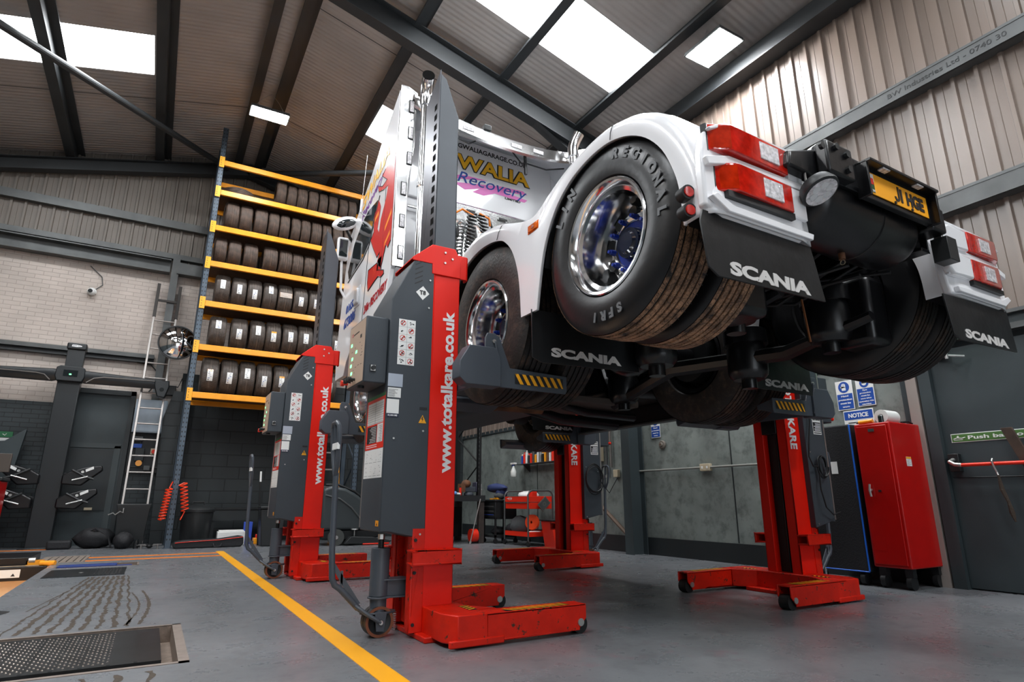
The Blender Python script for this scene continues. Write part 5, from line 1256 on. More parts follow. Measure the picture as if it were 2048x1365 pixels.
# dried mud tracks between the plates
rn = random.Random(11); b = mb(); MUD = mat('dried mud', srgb(62, 52, 42), .8, noise=(30, .4))
def ribbon(pts, w):
    vs = []
    for i, (x, y) in enumerate(pts):
        ww = w*rn.uniform(.3, 1.3); vs += [(x-ww/2, y, .0012), (x+ww/2, y, .0012)]
    b.add(vs, [(2*i, 2*i+1, 2*i+3, 2*i+2) for i in range(len(pts)-1)], MUD)
for k in range(9):
    xa = -.62+.075*k; xb = -.42+.04*k; n = 90; wv = rn.uniform(0, 6)
    ribbon([(xa+(xb-xa)*i/n+.006*sin(i*.5+wv)+rn.uniform(-.003, .003), 4.42+2.9*i/n) for i in range(n+1)], .018 if k in (0, 8) else .030)
ribbon([(.03+.05*sin(pi*i/40), 4.45+1.6*i/40) for i in range(41)], .022); ribbon([(-.04+.06*sin(pi*i/40), 4.45+1.5*i/40) for i in range(41)], .016); ribbon([(-.62+.12*i/20, 5.3+.9*i/20) for i in range(21)], .014)
for k in range(8): ribbon([(-.75+.12*k+.01*sin(i), 2.9+.35*i/10) for i in range(11)], .03)
o = tag(b.build('mud_tracks', MUD, None, smooth=False), 'wavy lines of dried mud on the floor between the two steel plates', 'mud', kind='stuff')
b = mb(); pts = [(-.90+.16*cos(a)*(1+.3*sin(3*a)), 5.25+.3*sin(a)*(1+.2*cos(4*a)), .0012) for a in [2*pi*i/28 for i in range(28)]]
b.add(pts, [tuple(range(28))]); tag(b.build('damp_patch', mat('damp floor', srgb(66, 66, 66), .18), None, smooth=False), 'small dark damp patch on the floor left of the mud tracks', 'puddle', kind='stuff')

# ================================================================== WHEEL ALIGNER
wa = thing('wheel_aligner', 'tall black wheel alignment column with a long curved sensor beam across it', 'wheel aligner', (-1.4, 11.9, 0), world=True)
AB = mat('aligner black', srgb(26, 30, 33), .35, bump=(60, .05))
b = mb(); b.box(-1.57, -1.26, 11.9, 12.1, 0, 2.62); b.box(-1.64, -1.20, 11.8, 12.2, 0, .02); b.build('column', AB, wa, bevel=.02, seg=3)
b = mb(); b.box(-1.52, -1.28, 11.94, 12.08, 2.6, 3.15); b.build('upper_column', AB, wa, bevel=.006)
b = mb(); b.box(-1.535, -1.265, 11.90, 12.10, 3.13, 3.24); hd = b.build('column_cap', AB, wa, bevel=.02, seg=3)
b = mb(); b.prism([(-1.47, 3.175), (-1.40, 3.170), (-1.34, 3.178), (-1.325, 3.188), (-1.35, 3.202), (-1.41, 3.208), (-1.465, 3.204)], 'y', 11.896, 11.8975, LETTW)
for x_ in (-1.45, -1.43, -1.41, -1.385, -1.362): b.box(x_-.005, x_+.006, 11.8950, 11.896, 3.184, 3.196, LETTB)
b.build('white_badge', LETTW, hd, smooth=False)
b = mb(); b.prism([(-1.58, 2.58), (-1.24, 2.58), (-1.21, 2.66), (-1.22, 2.80), (-1.26, 2.83), (-1.55, 2.83), (-1.60, 2.80), (-1.61, 2.66)], 'y', 11.80, 11.98); hb = b.build('camera_head', AB, wa, bevel=.012)
b = mb(); b.box(-1.50, -1.31, 11.79, 11.80, 2.66, 2.76, GLASSD); b.box(-1.42, -1.39, 11.786, 11.79, 2.68, 2.70, mat('green led', (.1, .8, .2, 1), .4)); b.build('camera_window', GLASSD, hb)
b = mb(); vs = []
N_ = 40
sec = [(-.07, 0), (-.05, .055), (.02, .07), (.07, .04), (.07, -.05), (0, -.075)]
xs2 = [-2.85+2.85*i/N_ for i in range(N_+1)]
for x in xs2:
    u = abs(x+1.41)/1.4; f = 1.0-.30*u; dz = .05*u+.02*(1-u); taper = 1 if u > .12 else .8
    for a, c in sec: vs.append((x, 11.88+a*f, 2.655+c*1.55*f*taper+.03*(1-u)))
b.add(vs, [(i*6+j, i*6+(j+1) % 6, (i+1)*6+(j+1) % 6, (i+1)*6+j) for i in range(N_) for j in range(6)]+[tuple(range(6)), tuple(N_*6+j for j in range(6))], AB); b.build('sensor_beam', AB, wa, angle=1)
b = mb(); b.tube([(-2.85, 11.81, 2.69), (-1.85, 11.81, 2.68), (-1.74, 11.80, 2.66), (-1.66, 11.80, 2.58)], .008, 6, ALU); b.tube([(0, 11.82, 2.70), (-.95, 11.81, 2.69), (-1.08, 11.80, 2.66), (-1.18, 11.80, 2.58)], .008, 6, ALU); b.build('beam_trim', ALU, wa)
for x in (-.10, -2.75):
    b = mb(); b.prism([(x-.12, 2.62), (x-.06, 2.44), (x+.06, 2.42), (x+.11, 2.62), (x+.10, 2.72), (x-.12, 2.72)], 'y', 11.80, 11.94); e = b.build('sensor_pod', AB, wa, bevel=.015)
    b = mb(); b.lathe([(0, 0), (0, .035)], (x, 11.797, 2.56), 'y', 20, GLASSD); b.build('camera_lens', GLASSD, e, smooth=False)
for s, z in ((-1, .72), (-1, 1.08), (1, .72), (1, 1.08)): b = mb(); b.box(-1.41+s*.12, -1.41+s*.38, 11.96, 12.04, z-.06, z+.06); b.build('clamp_bracket', AB, wa, bevel=.01)
def clamp(x, z, s, label):
    t = thing('wheel_clamp', label, 'wheel clamp', (x, 11.80, z), group='wheel clamps hung on the aligner')
    b = mb(); b.prism([(s*-.24, -.14), (s*.02, -.16), (s*.14, -.05), (s*.28, .08), (s*.26, .16), (s*.06, .13), (s*-.14, .06), (s*-.24, 0)], 'y', -.02, .12, BLACKG); b.build('clamp_body', BLACKG, t, bevel=.02, seg=3)
    b = mb(); b.tube([(s*-.12, -.05, .08), (s*.06, -.06, -.02), (s*.18, -.06, -.06)], .018, 8, PLASTB); b.tube([(s*-.10, -.06, -.08), (s*.10, -.07, -.02)], .012, 8, ZINC); b.cyl((s*.02, -.02, .05), (s*.02, -.06, .05), .02, n=12, m=ZINC); b.build('clamp_arm', PLASTB, t)
    b = mb(); vs = [(s*.06, -.024, .05), (s*.16, -.024, .10), (s*.15, -.024, .14), (s*.05, -.024, .09)]; b.add(vs, [(0,1,2,3)], LABELW); b.build('clamp_label', LABELW, t, smooth=False)
clamp(-1.78, 1.10, -1, 'black wheel clamp at the upper left of the aligner column'); clamp(-1.82, .74, -1, 'black wheel clamp at the lower left of the aligner column')
clamp(-1.02, 1.10, 1, 'black wheel clamp at the upper right of the aligner column'); clamp(-1.04, .74, 1, 'black wheel clamp at the lower right of the aligner column')

# ================================================================== LEFT WALL ITEMS
t = thing('tool_chest', 'red tool chest cut by the left edge of the picture', 'tool chest', (-2.2, 11.2, 0), world=True)
b = mb(); b.box(-2.7, -1.86, 11.0, 11.5, .12, .98, RED2); b.build('body', RED2, t, bevel=.01)
b = mb(); b.box(-2.72, -1.84, 10.98, 11.52, .98, 1.03, PLASTB); b.build('top', PLASTB, t, bevel=.01)
for i in range(4): b = mb(); b.box(-2.66, -1.92, 10.985, 11.0, .18+i*.2, .36+i*.2, RED2); b.build('drawer', RED2, t, bevel=.006)
b = mb(); text(b, 'B', (-1.97, 10.983, .88), (1, 0, 0), (0, 0, 1), .05, .035, .04, m=LABELW, align='r'); b.build('lettering', LABELW, t, smooth=False)
for x in (-2.6, -1.95): b = mb(); b.cyl((x, 11.05, .06), (x, 11.1, .06), .06, n=20, m=BLACK); b.build('castor', BLACK, t)
b = mb(); b.box(-2.35, -1.80, 11.05, 11.10, 1.10, 1.36, mat('brown screen', srgb(74, 66, 60), .4)); b.box(-2.2, -2.0, 11.08, 11.25, 1.03, 1.12, PLASTB)
tag(b.build('monitor', MATS['brown screen'], None, bevel=.006), 'dull brown screen standing on the red tool chest', 'monitor')
b = mb(); b.prism([(-2.7, 1.55), (-2.1, 1.62), (-1.88, 1.80), (-1.86, 1.80), (-1.95, .9), (-2.7, .9)], 'y', 12.1, 12.2, DGREY)
tag(b.build('equipment_panel', DGREY, None, bevel=.006), 'dark grey equipment panel behind the red tool chest', 'panel')
b = mb(); b.box(-2.5, -2.08, 12.47, 12.49, 1.70, 1.79, GREENS); b.box(-2.5, -2.09, 12.47, 12.49, 1.60, 1.69, LABELW); b.tube([(-2.16, 12.468, 1.76), (-2.18, 12.468, 1.73), (-2.21, 12.468, 1.75)], .006, 5, LABELW)
tag(b.build('safety_sign', GREENS, None, smooth=False), 'green and white safety sign on the dark brick at the left edge', 'sign')
# ladder
t = thing('ladder', 'aluminium ladder with black top ends standing in the tall bin against the wall', 'ladder', (-.23, 12.2, 0), world=True)
LP0, LP1 = Vector((0, 11.68, .05)), Vector((0, 12.36, 4.62)); LD = LP1-LP0
def lad(z): return LP0.y+LD.y*(z-LP0.z)/LD.z
for x in (-.40, -.05):
    b = mb(); b.prism([(lad(.05)-.03, .05), (lad(.05)+.03, .05), (lad(4.1)+.03, 4.1), (lad(4.1)-.03, 4.1)], 'x', x-.017, x+.017, ALU); b.build('stile', ALU, t, bevel=.004)
    b = mb(); b.prism([(lad(3.95)-.04, 3.95), (lad(3.95)+.02, 3.95), (lad(4.62)+.02, 4.62), (lad(4.62)-.04, 4.62)], 'x', x-.026, x+.026, mat('rusty black', srgb(48, 42, 38), .6)); b.build('top_stile', MATS['rusty black'], t, bevel=.004)
z = .35
while z < 4.0: b = mb(); b.cyl((-.39, lad(z), z), (-.06, lad(z), z), .015, n=10, m=ALU); b.build('rung', ALU, t); z += .272
b = mb(); b.box(-.39, -.06, lad(4.29)-.015, lad(4.29)+.015, 4.27, 4.31, MATS['rusty black']); b.build('top_rung', MATS['rusty black'], t)
t = thing('distribution_box', 'pale blue-grey metal cabinet on the wall behind the ladder', 'electrical cabinet', (-.2, 12.4, 1.86), world=True)
b = mb(); b.box(-.46, .03, 12.28, 12.48, 1.86, 2.44, mat('blue grey metal', srgb(165, 178, 190), .4, noise=(6, .1))); b.build('body', MATS['blue grey metal'], t, bevel=.01)
b = mb(); b.box(-.44, .01, 12.272, 12.28, 1.88, 2.42, MATS['blue grey metal']); b.build('door', MATS['blue grey metal'], t, bevel=.004)
t = thing('switchgear_board', 'black board of switches and isolators on the wall below the metal cabinet', 'switch board', (-.2, 12.4, 1.2), world=True)
b = mb(); b.box(-.46, .15, 12.44, 12.48, 1.18, 1.85, BLACK); b.build('back_board', BLACK, t)
for x0, x1, z0, z1, m in ((-.40, -.27, 1.72, 1.80, GALV), (-.40, -.27, 1.60, 1.67, SIGNB), (-.36, -.22, 1.38, 1.60, DGREY2), (-.20, -.10, 1.22, 1.30, GALV), (0.02, .10, 1.2, 1.32, BLUE)):
    b = mb(); b.box(x0, x1, 12.37, 12.44, z0, z1, m); b.build('switch_box', m, t, bevel=.005)
for x in (-.08, .06): b = mb(); b.box(x-.05, x+.05, 12.38, 12.44, 1.49, 1.60, CREAM); ib = b.build('isolator', CREAM, t, bevel=.005); b = mb(); b.cyl((x, 12.38, 1.545), (x, 12.35, 1.545), .035, n=18, m=REDPL); b.build('knob', REDPL, ib)
b = mb(); b.cyl((-.28, 12.40, 1.34), (-.28, 12.36, 1.34), .05, n=18, m=ORANGE); b.build('orange_lamp', ORANGE, t)
b = mb(); b.tube([(-.30, 12.42, 1.84), (-.30, 12.42, 1.6)], .006, 6, GALV); b.tube([(.06, 12.42, 1.60), (.06, 12.42, 1.72), (-.02, 12.42, 1.80)], .006, 6, GALV); b.tube([(.12, 12.42, 1.25), (.12, 12.42, 1.84)], .010, 6, GALV); b.tube([(-.42, 12.42, 1.28), (.12, 12.42, 1.27)], .010, 6, GALV); b.build('conduit', GALV, t)
# convex mirror
t = thing('convex_mirror', 'round convex safety mirror beside the rack upright', 'mirror', (.03, 11.6, 3.36), world=True)
R_ = .285; Rs = .42; prof = []
for i in range(14): a = math.asin(R_/Rs)*i/13; prof.append((-(cos(a)*Rs-math.sqrt(Rs*Rs-R_*R_)), sin(a)*Rs))
b = mb(); b.lathe(prof, (.03, 11.56, 3.36), 'y', 64, mat('mirror', (.92, .92, .92, 1), .02, metal=1)); b.build('mirror_dome', MATS['mirror'], t, angle=3)
b = mb(); b.lathe([(-.012, R_-.004), (-.012, R_+.014), (.02, R_+.014), (.02, 0)], (.03, 11.56, 3.36), 'y', 64, BLACK); b.build('rim', BLACK, t)
b = mb(); b.tube([(.03, 11.58, 3.36), (.12, 11.75, 3.30), (.25, 11.87, 3.28)], .015, 8, GALV); b.build('mounting_arm', GALV, t)
t = thing('security_camera', 'small white dome security camera on the white brick wall', 'camera', (-1.41, 12.42, 4.30), world=True)
b = mb(); b.cyl((-1.41, 12.49, 4.32), (-1.41, 12.46, 4.32), .07, n=24, m=LABELW); b.blob((-1.41, 12.42, 4.30), .062, .055, .06, 16, LABELW); b.build('body', LABELW, t, angle=1.5)
b = mb(); b.cyl((-1.42, 12.38, 4.305), (-1.425, 12.36, 4.305), .035, n=20, m=BLACK); b.build('lens', BLACK, t)
b = mb(); b.tube([(-1.37, 12.48, 4.36), (-1.27, 12.48, 4.47), (-1.30, 12.48, 4.62), (-1.5, 12.48, 4.80)], .008, 6, GALV); b.build('cable', GALV, t)
b = mb(); b.tube([(-.55, 12.47, 3.12), (-.33, 12.46, 3.10), (-.22, 12.45, 2.98), (-.22, 12.45, 2.75), (-.30, 12.45, 2.60)], .012, 8, PLASTB); b.tube([(-.30, 12.45, 2.76), (.15, 12.45, 2.73), (.2, 12.45, 2.9)], .010, 8, PLASTB)
tag(b.build('wall_cable', PLASTB, None), 'black cable curving down the white wall behind the ladder', 'cable')
b = mb(); b.box(-.12, .12, 12.38, 12.48, 2.56, 2.74, BLACK); tag(b.build('junction_box', BLACK, None, bevel=.01), 'small black box on the wall behind the end of the aligner beam', 'junction box')

# ================================================================== FLOOR ITEMS ALONG THE FAR WALL
t = thing('waste_bin', 'tall tapered black waste bin in front of the ladder', 'bin', (-.25, 11.62, 0), world=True)
b = mb(); vs = []
for z, q in ((.0, .17), (.02, .175), (.60, .215), (.64, .225), (.66, .225), (.66, .205), (.05, .165)):
    for sx, sy in ((-1, -1), (1, -1), (1, 1), (-1, 1)): vs.append((-.225+sx*q*1.04, 11.62+sy*q*.9, z))
b.add(vs, [(i*4+j, i*4+(j+1) % 4, (i+1)*4+(j+1) % 4, (i+1)*4+j) for i in range(6) for j in range(4)]+[(0,1,2,3), (24,25,26,27)], PLASTB); b.build('bin_body', PLASTB, t, bevel=.012, seg=3)
b = mb(); b.tube([(-.55, 11.42, .50), (-.49, 11.40, .53), (-.46, 11.40, .50), (-.40, 11.40, .55), (-.36, 11.40, .53), (-.36, 11.40, .60)], .009, 6, ZINC); tag(b.build('bent_steel_rod', ZINC, None), 'bent silver rod hanging at the rim of the tall black bin', 'rod')
t = thing('dustbin', 'round black dustbin with lid standing right of the rack upright', 'bin', (.68, 11.5, 0), world=True)
b = mb(); b.lathe([(0, 0), (0, .20), (.02, .21), (.50, .245), (.53, .245)], (.68, 11.5, 0), 'z', 40, PLASTB); b.build('bin_body', PLASTB, t)
b = mb(); b.lathe([(.53, .262), (.57, .262), (.60, .23), (.64, .10), (.645, 0)], (.68, 11.5, 0), 'z', 40, PLASTB); b.tube([(.58, 11.5, .64), (.60, 11.5, .69), (.76, 11.5, .69), (.78, 11.5, .64)], .014, 8, PLASTB); b.build('lid', PLASTB, t)
t = thing('wheeled_bin', 'black square bin behind the tow handle of the second lift', 'bin', (1.74, 10.9, 0), world=True)
b = mb(); b.prism([(1.60, 0), (1.90, 0), (1.95, .58), (1.55, .58)], 'y', 10.72, 11.0, PLASTB); b.build('bin_body', PLASTB, t, bevel=.02, seg=3)
b = mb(); b.box(1.54, 1.96, 10.70, 11.02, .58, .62, PLASTB); b.build('rim', PLASTB, t, bevel=.01)
b = mb(); b.cyl((1.60, 11.06, .0), (1.54, 11.10, 1.22), .014, n=10, m=BLACK); b.cyl((1.55, 11.093, 1.02), (1.542, 11.099, 1.19), .016, n=10, m=LABELW); tag(b.build('broom_handle', BLACK, None), 'black pole with a white band standing behind the square bin', 'pole')
def bag(name, label, c, rx, ry, rz, seed, strap=True):
    t = thing(name, label, 'bag', (c[0], c[1], 0), world=True, group='black camera bags by the aligner')
    b = mb(); b.blob((c[0], c[1], rz*.62), rx, ry, rz*.62, 20, FABR, wob=.24, seed=seed); b.build('bag_body', FABR, t, angle=1.4)
    if strap: b = mb(); b.tube([(c[0]-rx*.6, c[1]-ry*.5, rz*.9), (c[0], c[1]-ry*.7, rz*1.22), (c[0]+rx*.7, c[1]-ry*.6, rz*.7), (c[0]+rx*.9, c[1]-ry*.9, .02)], .014, 6, FABR); b.build('strap', FABR, t)
bag('camera_bag', 'large black camera bag on the floor between the aligner and the tall bin', (-.69, 11.65), .26, .16, .24, 3)
bag('camera_bag', 'small soft black bag beside the foot of the tall bin', (-.30, 11.32), .13, .11, .19, 5, False)
b = mb(); b.box(-1.27, -.97, 11.55, 11.75, 0, .13); tag(b.build('camera_case', FABR, None, bevel=.03, seg=3), 'flat black case at the foot of the aligner column', 'case')
b = mb(); b.cyl((-.12, 11.28, 0), (-.12, 11.28, .10), .035, n=16, m=BLACK); b.cyl((-.12, 11.28, .10), (-.12, 11.28, .13), .03, n=16, m=GLASSD); tag(b.build('camera_lens', BLACK, None), 'short black camera lens standing on the floor next to the tall bin', 'lens')
t = thing('drone', 'small silver and black drone on the floor left of the rack upright', 'drone', (.06, 11.2, 0), world=True)
b = mb(); b.blob((.06, 11.2, .035), .05, .07, .03, 12, BLACK); b.build('drone_body', BLACK, t, angle=1.5)
for sx in (-1, 1):
    for sy in (-1, 1):
        b = mb(); b.tube([(.06, 11.2, .04), (.06+sx*.11, 11.2+sy*.08, .045)], .008, 6, ALU); b.cyl((.06+sx*.11, 11.2+sy*.08, .0), (.06+sx*.11, 11.2+sy*.08, .055), .011, n=10, m=ALU); ar = b.build('arm', ALU, t)
        b = mb(); b.box(.06+sx*.11-.06, .06+sx*.11+.06, 11.2+sy*.08-.007, 11.2+sy*.08+.007, .056, .059, ALU); b.build('propeller', ALU, ar)
t = thing('long_case', 'long black case with red piping lying in front of the rack', 'case', (.86, 10.95, 0), world=True)
b = mb(); vs = []
b.prism([(.36, .03), (.40, 0), (1.32, 0), (1.36, .04), (1.35, .16), (1.28, .17), (1.0, .13), (.5, .12), (.38, .10)], 'y', 10.85, 11.05, FABR); b.build('case_body', FABR, t, bevel=.02, seg=3)
b = mb(); b.tube([(.39, 10.843, .085), (.6, 10.843, .10), (1.0, 10.843, .115), (1.34, 10.843, .15)], .005, 6, REDPL); b.build('piping', REDPL, t)
b = mb(); b.tube([(.92, 10.84, .06), (.93, 10.80, .02), (1.02, 10.80, .02), (1.04, 10.84, .06)], .010, 6, FABR); b.build('handle', FABR, t)
b = mb(); b.box(1.0, 1.42, 11.25, 11.45, .0, .22); b.box(1.02, 1.40, 11.27, 11.43, .22, .24); tag(b.build('papers', LABELW, None, bevel=.012), 'pile of white paper sacks behind the long black case', 'sacks')
b = mb(); b.box(1.42, 1.56, 11.55, 11.60, .0, .36, BLUE); tag(b.build('blue_folder_box', BLUE, None, bevel=.008), 'small upright blue panel under the low bench', 'panel')
b = mb(); b.box(1.57, 1.72, 11.35, 11.5, 0, .10, ORANGE); b.box(1.60, 1.68, 11.36, 11.42, .10, .16, REDPL); tag(b.build('orange_box', ORANGE, None, bevel=.01), 'small orange and red box on the floor beside the blue panel', 'box')
t = thing('low_bench', 'dark low steel bench along the wall under the rack', 'bench', (1.9, 11.9, 0), world=True)
b = mb(); b.box(.92, 2.95, 11.80, 12.08, .38, .56, DGREY2); b.box(.9, 2.97, 11.78, 12.08, .56, .59, BLACK); b.build('bench_top', DGREY2, t)
for x in (.95, 2.9): b = mb(); b.box(x-.03, x+.03, 11.82, 12.05, 0, .38, DGREY2); b.build('leg', DGREY2, t)
def coil(name, label, p0, p1, n, r, tail):
    pts = []; p0, p1 = Vector(p0), Vector(p1); d = (p1-p0).normalized(); u = Vector((0, 1, 0)); w = d.cross(u).normalized()
    for i in range(n*14+1): a = 2*pi*i/14; pts.append(p0.lerp(p1, i/(n*14))+u*(r*cos(a))+w*(r*sin(a)))
    b = mb(); b.tube([Vector(tail[0])]+pts+[Vector(tail[1])], .0085, 6, mat('orange red hose', (.90, .05, .005, 1), .35)); return tag(b.build(name, MATS['orange red hose'], None), label, 'air hose', 'coiled red air hoses')
coil('coiled_air_hose', 'bright red coiled air hose hanging left of the rack upright', (.215, 10.93, .90), (.165, 10.93, .42), 11, .045, ((.25, 10.98, 1.0), (.13, 10.93, .50)))
coil('coiled_air_hose', 'bright red coiled air hose hanging right of the rack upright', (.40, 10.93, .98), (.47, 10.93, .55), 8, .050, ((.34, 10.98, .94), (.42, 10.93, .42)))

# floor scrubber
t = thing('floor_scrubber', 'grey walk-behind floor scrubber between the two left lifts', 'floor scrubber', (2.9, 10.5, 0), world=True)
SCR = mat('scrubber grey', srgb(58, 64, 66), .35)
b = mb(); b.prism([(2.42, .24), (2.42, .90), (2.55, .95), (2.80, .91), (3.02, .79), (3.22, .60), (3.40, .42), (3.42, .24)], 'y', 10.3, 10.85, SCR); b.build('tank_body', SCR, t, bevel=.05, seg=4)
b = mb(); b.prism([(2.45, .10), (2.45, .24), (3.40, .24), (3.42, .12), (3.2, .06)], 'y', 10.34, 10.8, BLACK); b.build('lower_body', BLACK, t, bevel=.02)
b = mb(); b.tube([(2.46, 10.295, .80), (2.70, 10.293, .74), (2.90, 10.292, .60), (3.06, 10.292, .42), (3.12, 10.292, .38), (3.42, 10.292, .37)], .014, 8, GALV); b.build('trim_curve', GALV, t)
b = mb(); b.tube([(2.5, 10.5, .97), (2.72, 10.5, .97), (3.0, 10.5, .86), (3.15, 10.5, .74)], .022, 8, BLACK); b.build('lid_edge', BLACK, t)
b = mb(); b.cyl((2.68, 10.28, .13), (2.68, 10.34, .13), .13, n=32, m=mat('grey tyre', srgb(70, 72, 70), .6)); b.cyl((2.68, 10.275, .13), (2.68, 10.29, .13), .03, n=16, m=ZINC); b.build('wheel', MATS['grey tyre'], t)
b = mb(); b.prism([(2.8, .03), (3.55, .02), (3.60, .06), (3.3, .12), (2.9, .14)], 'y', 10.2, 10.5, PLASTB); b.cyl((2.98, 10.3, .14), (2.98, 10.3, .24), .012, n=8, m=ZINC); b.cyl((2.98, 10.3, .24), (2.98, 10.3, .26), .06, n=16, m=ZINC); b.box(3.1, 3.55, 10.18, 10.22, .01, .03, REDPL); b.build('squeegee', PLASTB, t, bevel=.006)
t = thing('step_ladder', 'orange step ladder standing behind the floor scrubber', 'step ladder', (2.75, 11.0, 0), world=True)
for x in (2.55, 2.88):
    b = mb(); b.tube([(x, 10.95, 0), (x-.06, 11.15, 1.75)], .024, 8, ORANGE); b.build('stile', ORANGE, t)
    b = mb(); b.tube([(x, 11.55, 0), (x-.06, 11.2, 1.72)], .018, 8, ORANGE); b.build('rear_leg', ORANGE, t)
for z in (.35, .65, .95, 1.25, 1.55): b = mb(); b.box(2.52-.034*z, 2.90-.034*z, 10.93+.115*z, 11.01+.115*z, z-.012, z+.012, ALU); b.build('tread', ALU, t)

# ================================================================== WORKBENCH CORNER
t = thing('workbench', 'dark racking workbench in the far corner with a vice on it', 'workbench', (4.5, 10.1, 0), world=True)
b = mb(); b.box(3.85, 5.06, 9.62, 10.6, .76, .80, PLASTB); b.box(3.85, 5.06, 9.60, 9.62, .70, .80, DGREY2); b.build('bench_top', PLASTB, t)
for x in (3.9, 5.0):
    for y in (9.66, 10.55): b = mb(); b.box(x-.05, x+.05, y-.04, y+.04, 0, .76, mat('worn brown steel', srgb(62, 54, 50), .6, noise=(12, .3))); b.build('leg', MATS['worn brown steel'], t)
b = mb(); b.box(3.9, 5.0, 10.4, 10.5, .08, .6, BLACK); b.box(3.95, 4.6, 9.9, 10.4, 0.02, .5, BLACK); b.build('lower_panel', BLACK, t)
t = thing('corner_rack_frame', 'slim slotted rack upright with diagonal braces behind the workbench', 'rack frame', (5.0, 10.2, 0), world=True)
b = mb(); b.box(4.965, 5.035, 9.72, 9.73, .80, 4.2); b.box(4.965, 4.972, 9.72, 9.78, .80, 4.2); up = b.build('upright', BLACK, t)
b = mb(); z = .9
while z < 4.1: b.box(4.982, 4.992, 9.717, 9.72, z, z+.03, GALV); z += .075
b.build('slots', GALV, up, smooth=False)
b = mb(); b.box(4.965, 5.035, 10.6, 10.66, 0, 4.2); b.build('upright', BLACK, t)
for z0 in (.85, 1.9, 2.95): b = mb(); b.tube([(5.0, 9.74, z0+.5), (5.0, 10.62, z0+1.0)], .014, 6, BLACK); b.tube([(5.0, 9.74, z0+.5), (5.0, 10.62, z0)], .014, 6, BLACK); b.build('brace', BLACK, t)
t = thing('bench_vice', 'heavy worn bench vice bolted to the corner workbench', 'vice', (4.85, 9.8, .8), world=True)
b = mb(); b.lathe([(0, 0), (0, .09), (.04, .085), (.06, .05)], (4.84, 9.82, .80), 'z', 24, STEELG); b.box(4.72, 4.98, 9.77, 9.87, .86, .95, STEELG); b.box(4.95, 5.03, 9.74, 9.90, .86, 1.03, mat('vice blue grey', srgb(56, 56, 72), .5)); b.build('vice_body', STEELG, t, bevel=.01)
b = mb(); b.blob((4.78, 9.80, 1.0), .09, .07, .07, 14, RUST); b.box(4.66, 4.74, 9.75, 9.89, .86, 1.0, RUST); b.build('jaw', RUST, t, angle=1)
b = mb(); b.cyl((5.03, 9.82, .90), (5.10, 9.82, .90), .015, n=10, m=ZINC); b.cyl((5.09, 9.82, .80), (5.09, 9.82, 1.0), .008, n=8, m=ZINC); b.build('screw_handle', ZINC, t)
b = mb(); b.cyl((4.62, 9.70, .80), (4.62, 9.70, .93), .022, n=14, m=REDPL); b.cyl((4.62, 9.70, .93), (4.62, 9.70, .95), .012, n=10, m=BLACK); tag(b.build('red_bottle', REDPL, None), 'small red bottle on the workbench left of the vice', 'bottle')
b = mb(); b.blob((4.50, 9.68, .835), .055, .04, .035, 12, mat('pale blue plastic', (.15, .35, .75, 1), .4)); b.cyl((4.53, 9.67, .83), (4.60, 9.66, .82), .02, n=12, m=LABELW); tag(b.build('blue_funnel', MATS['pale blue plastic'], None, angle=1.2), 'small blue and white nozzle at the left end of the workbench', 'nozzle')
b = mb(); b.cyl((4.94, 9.55, .74), (4.74, 9.52, .03), .010, n=8, m=ALU); b.cyl((4.75, 9.52, .05), (4.73, 9.52, 0.0), .02, n=8, m=ALU); tag(b.build('steel_bar', ALU, None), 'thin pale steel bar leaning against the front of the workbench', 'bar')
t = thing('cable_reel', 'orange reel on the floor under the workbench', 'reel', (4.86, 9.8, .1), world=True)
b = mb(); b.cyl((4.82, 9.68, .13), (4.93, 9.68, .13), .11, n=24, m=REDPL); b.build('reel_drum', REDPL, t)
b = mb(); b.box(4.80, 4.95, 9.64, 9.72, 0, .03, BLACK); b.build('stand', BLACK, t)
# black tool cart
t = thing('tool_cart', 'narrow black tool cart between the workbench and the red trolley', 'tool cart', (5.35, 9.65, 0), world=True)
b = mb(); b.box(5.15, 5.58, 9.40, 9.85, .40, .70, BLACK); b.box(5.13, 5.60, 9.38, 9.87, .70, .73, PLASTB); b.build('cart_body', BLACK, t, bevel=.006); b = mb(); b.box(5.15, 5.58, 9.40, 9.85, .10, .14, PLASTB); b.build('lower_shelf', PLASTB, t)
for x in (5.165, 5.565):
    for y in (9.415, 9.835): b = mb(); b.box(x-.015, x+.015, y-.015, y+.015, .08, .42, BLACK); b.build('leg', BLACK, t); b = mb(); b.cyl((x, y-.015, .04), (x, y+.015, .04), .04, n=18, m=BLACK); b.build('castor', BLACK, t)
for i, z in enumerate((.44, .50, .58)): b = mb(); b.box(5.142, 5.15, 9.43, 9.82, z, z+.045, PLASTB); b.box(5.138, 5.142, 9.45, 9.80, z+.03, z+.038, ALU if i else BLUE); b.build('drawer', PLASTB, t)
b = mb(); b.box(5.2, 5.28, 9.42, 9.55, .73, .76, ORANGE); b.box(5.2, 5.3, 9.6, 9.7, .73, .75, ORANGE); tag(b.build('orange_tools', ORANGE, None, bevel=.004), 'small orange tool handles on the black tool cart', 'tools')
b = mb(); b.blob((5.30, 9.62, .93), .11, .30, .075, 16, BLUEC, wob=.25, seed=4); b.blob((5.33, 9.50, .85), .10, .12, .09, 12, BLUEC, wob=.3, seed=6); tag(b.build('blue_rag', BLUEC, None, angle=1.2), 'crumpled dark blue cloth heaped on the black tool cart', 'cloth')
b = mb(); b.blob((5.28, 9.47, .79), .10, .11, .06, 12, CLOTH, wob=.3, seed=8); tag(b.build('grey_rag', CLOTH, None, angle=1.2), 'crumpled grey cloth at the front of the black tool cart', 'cloth')
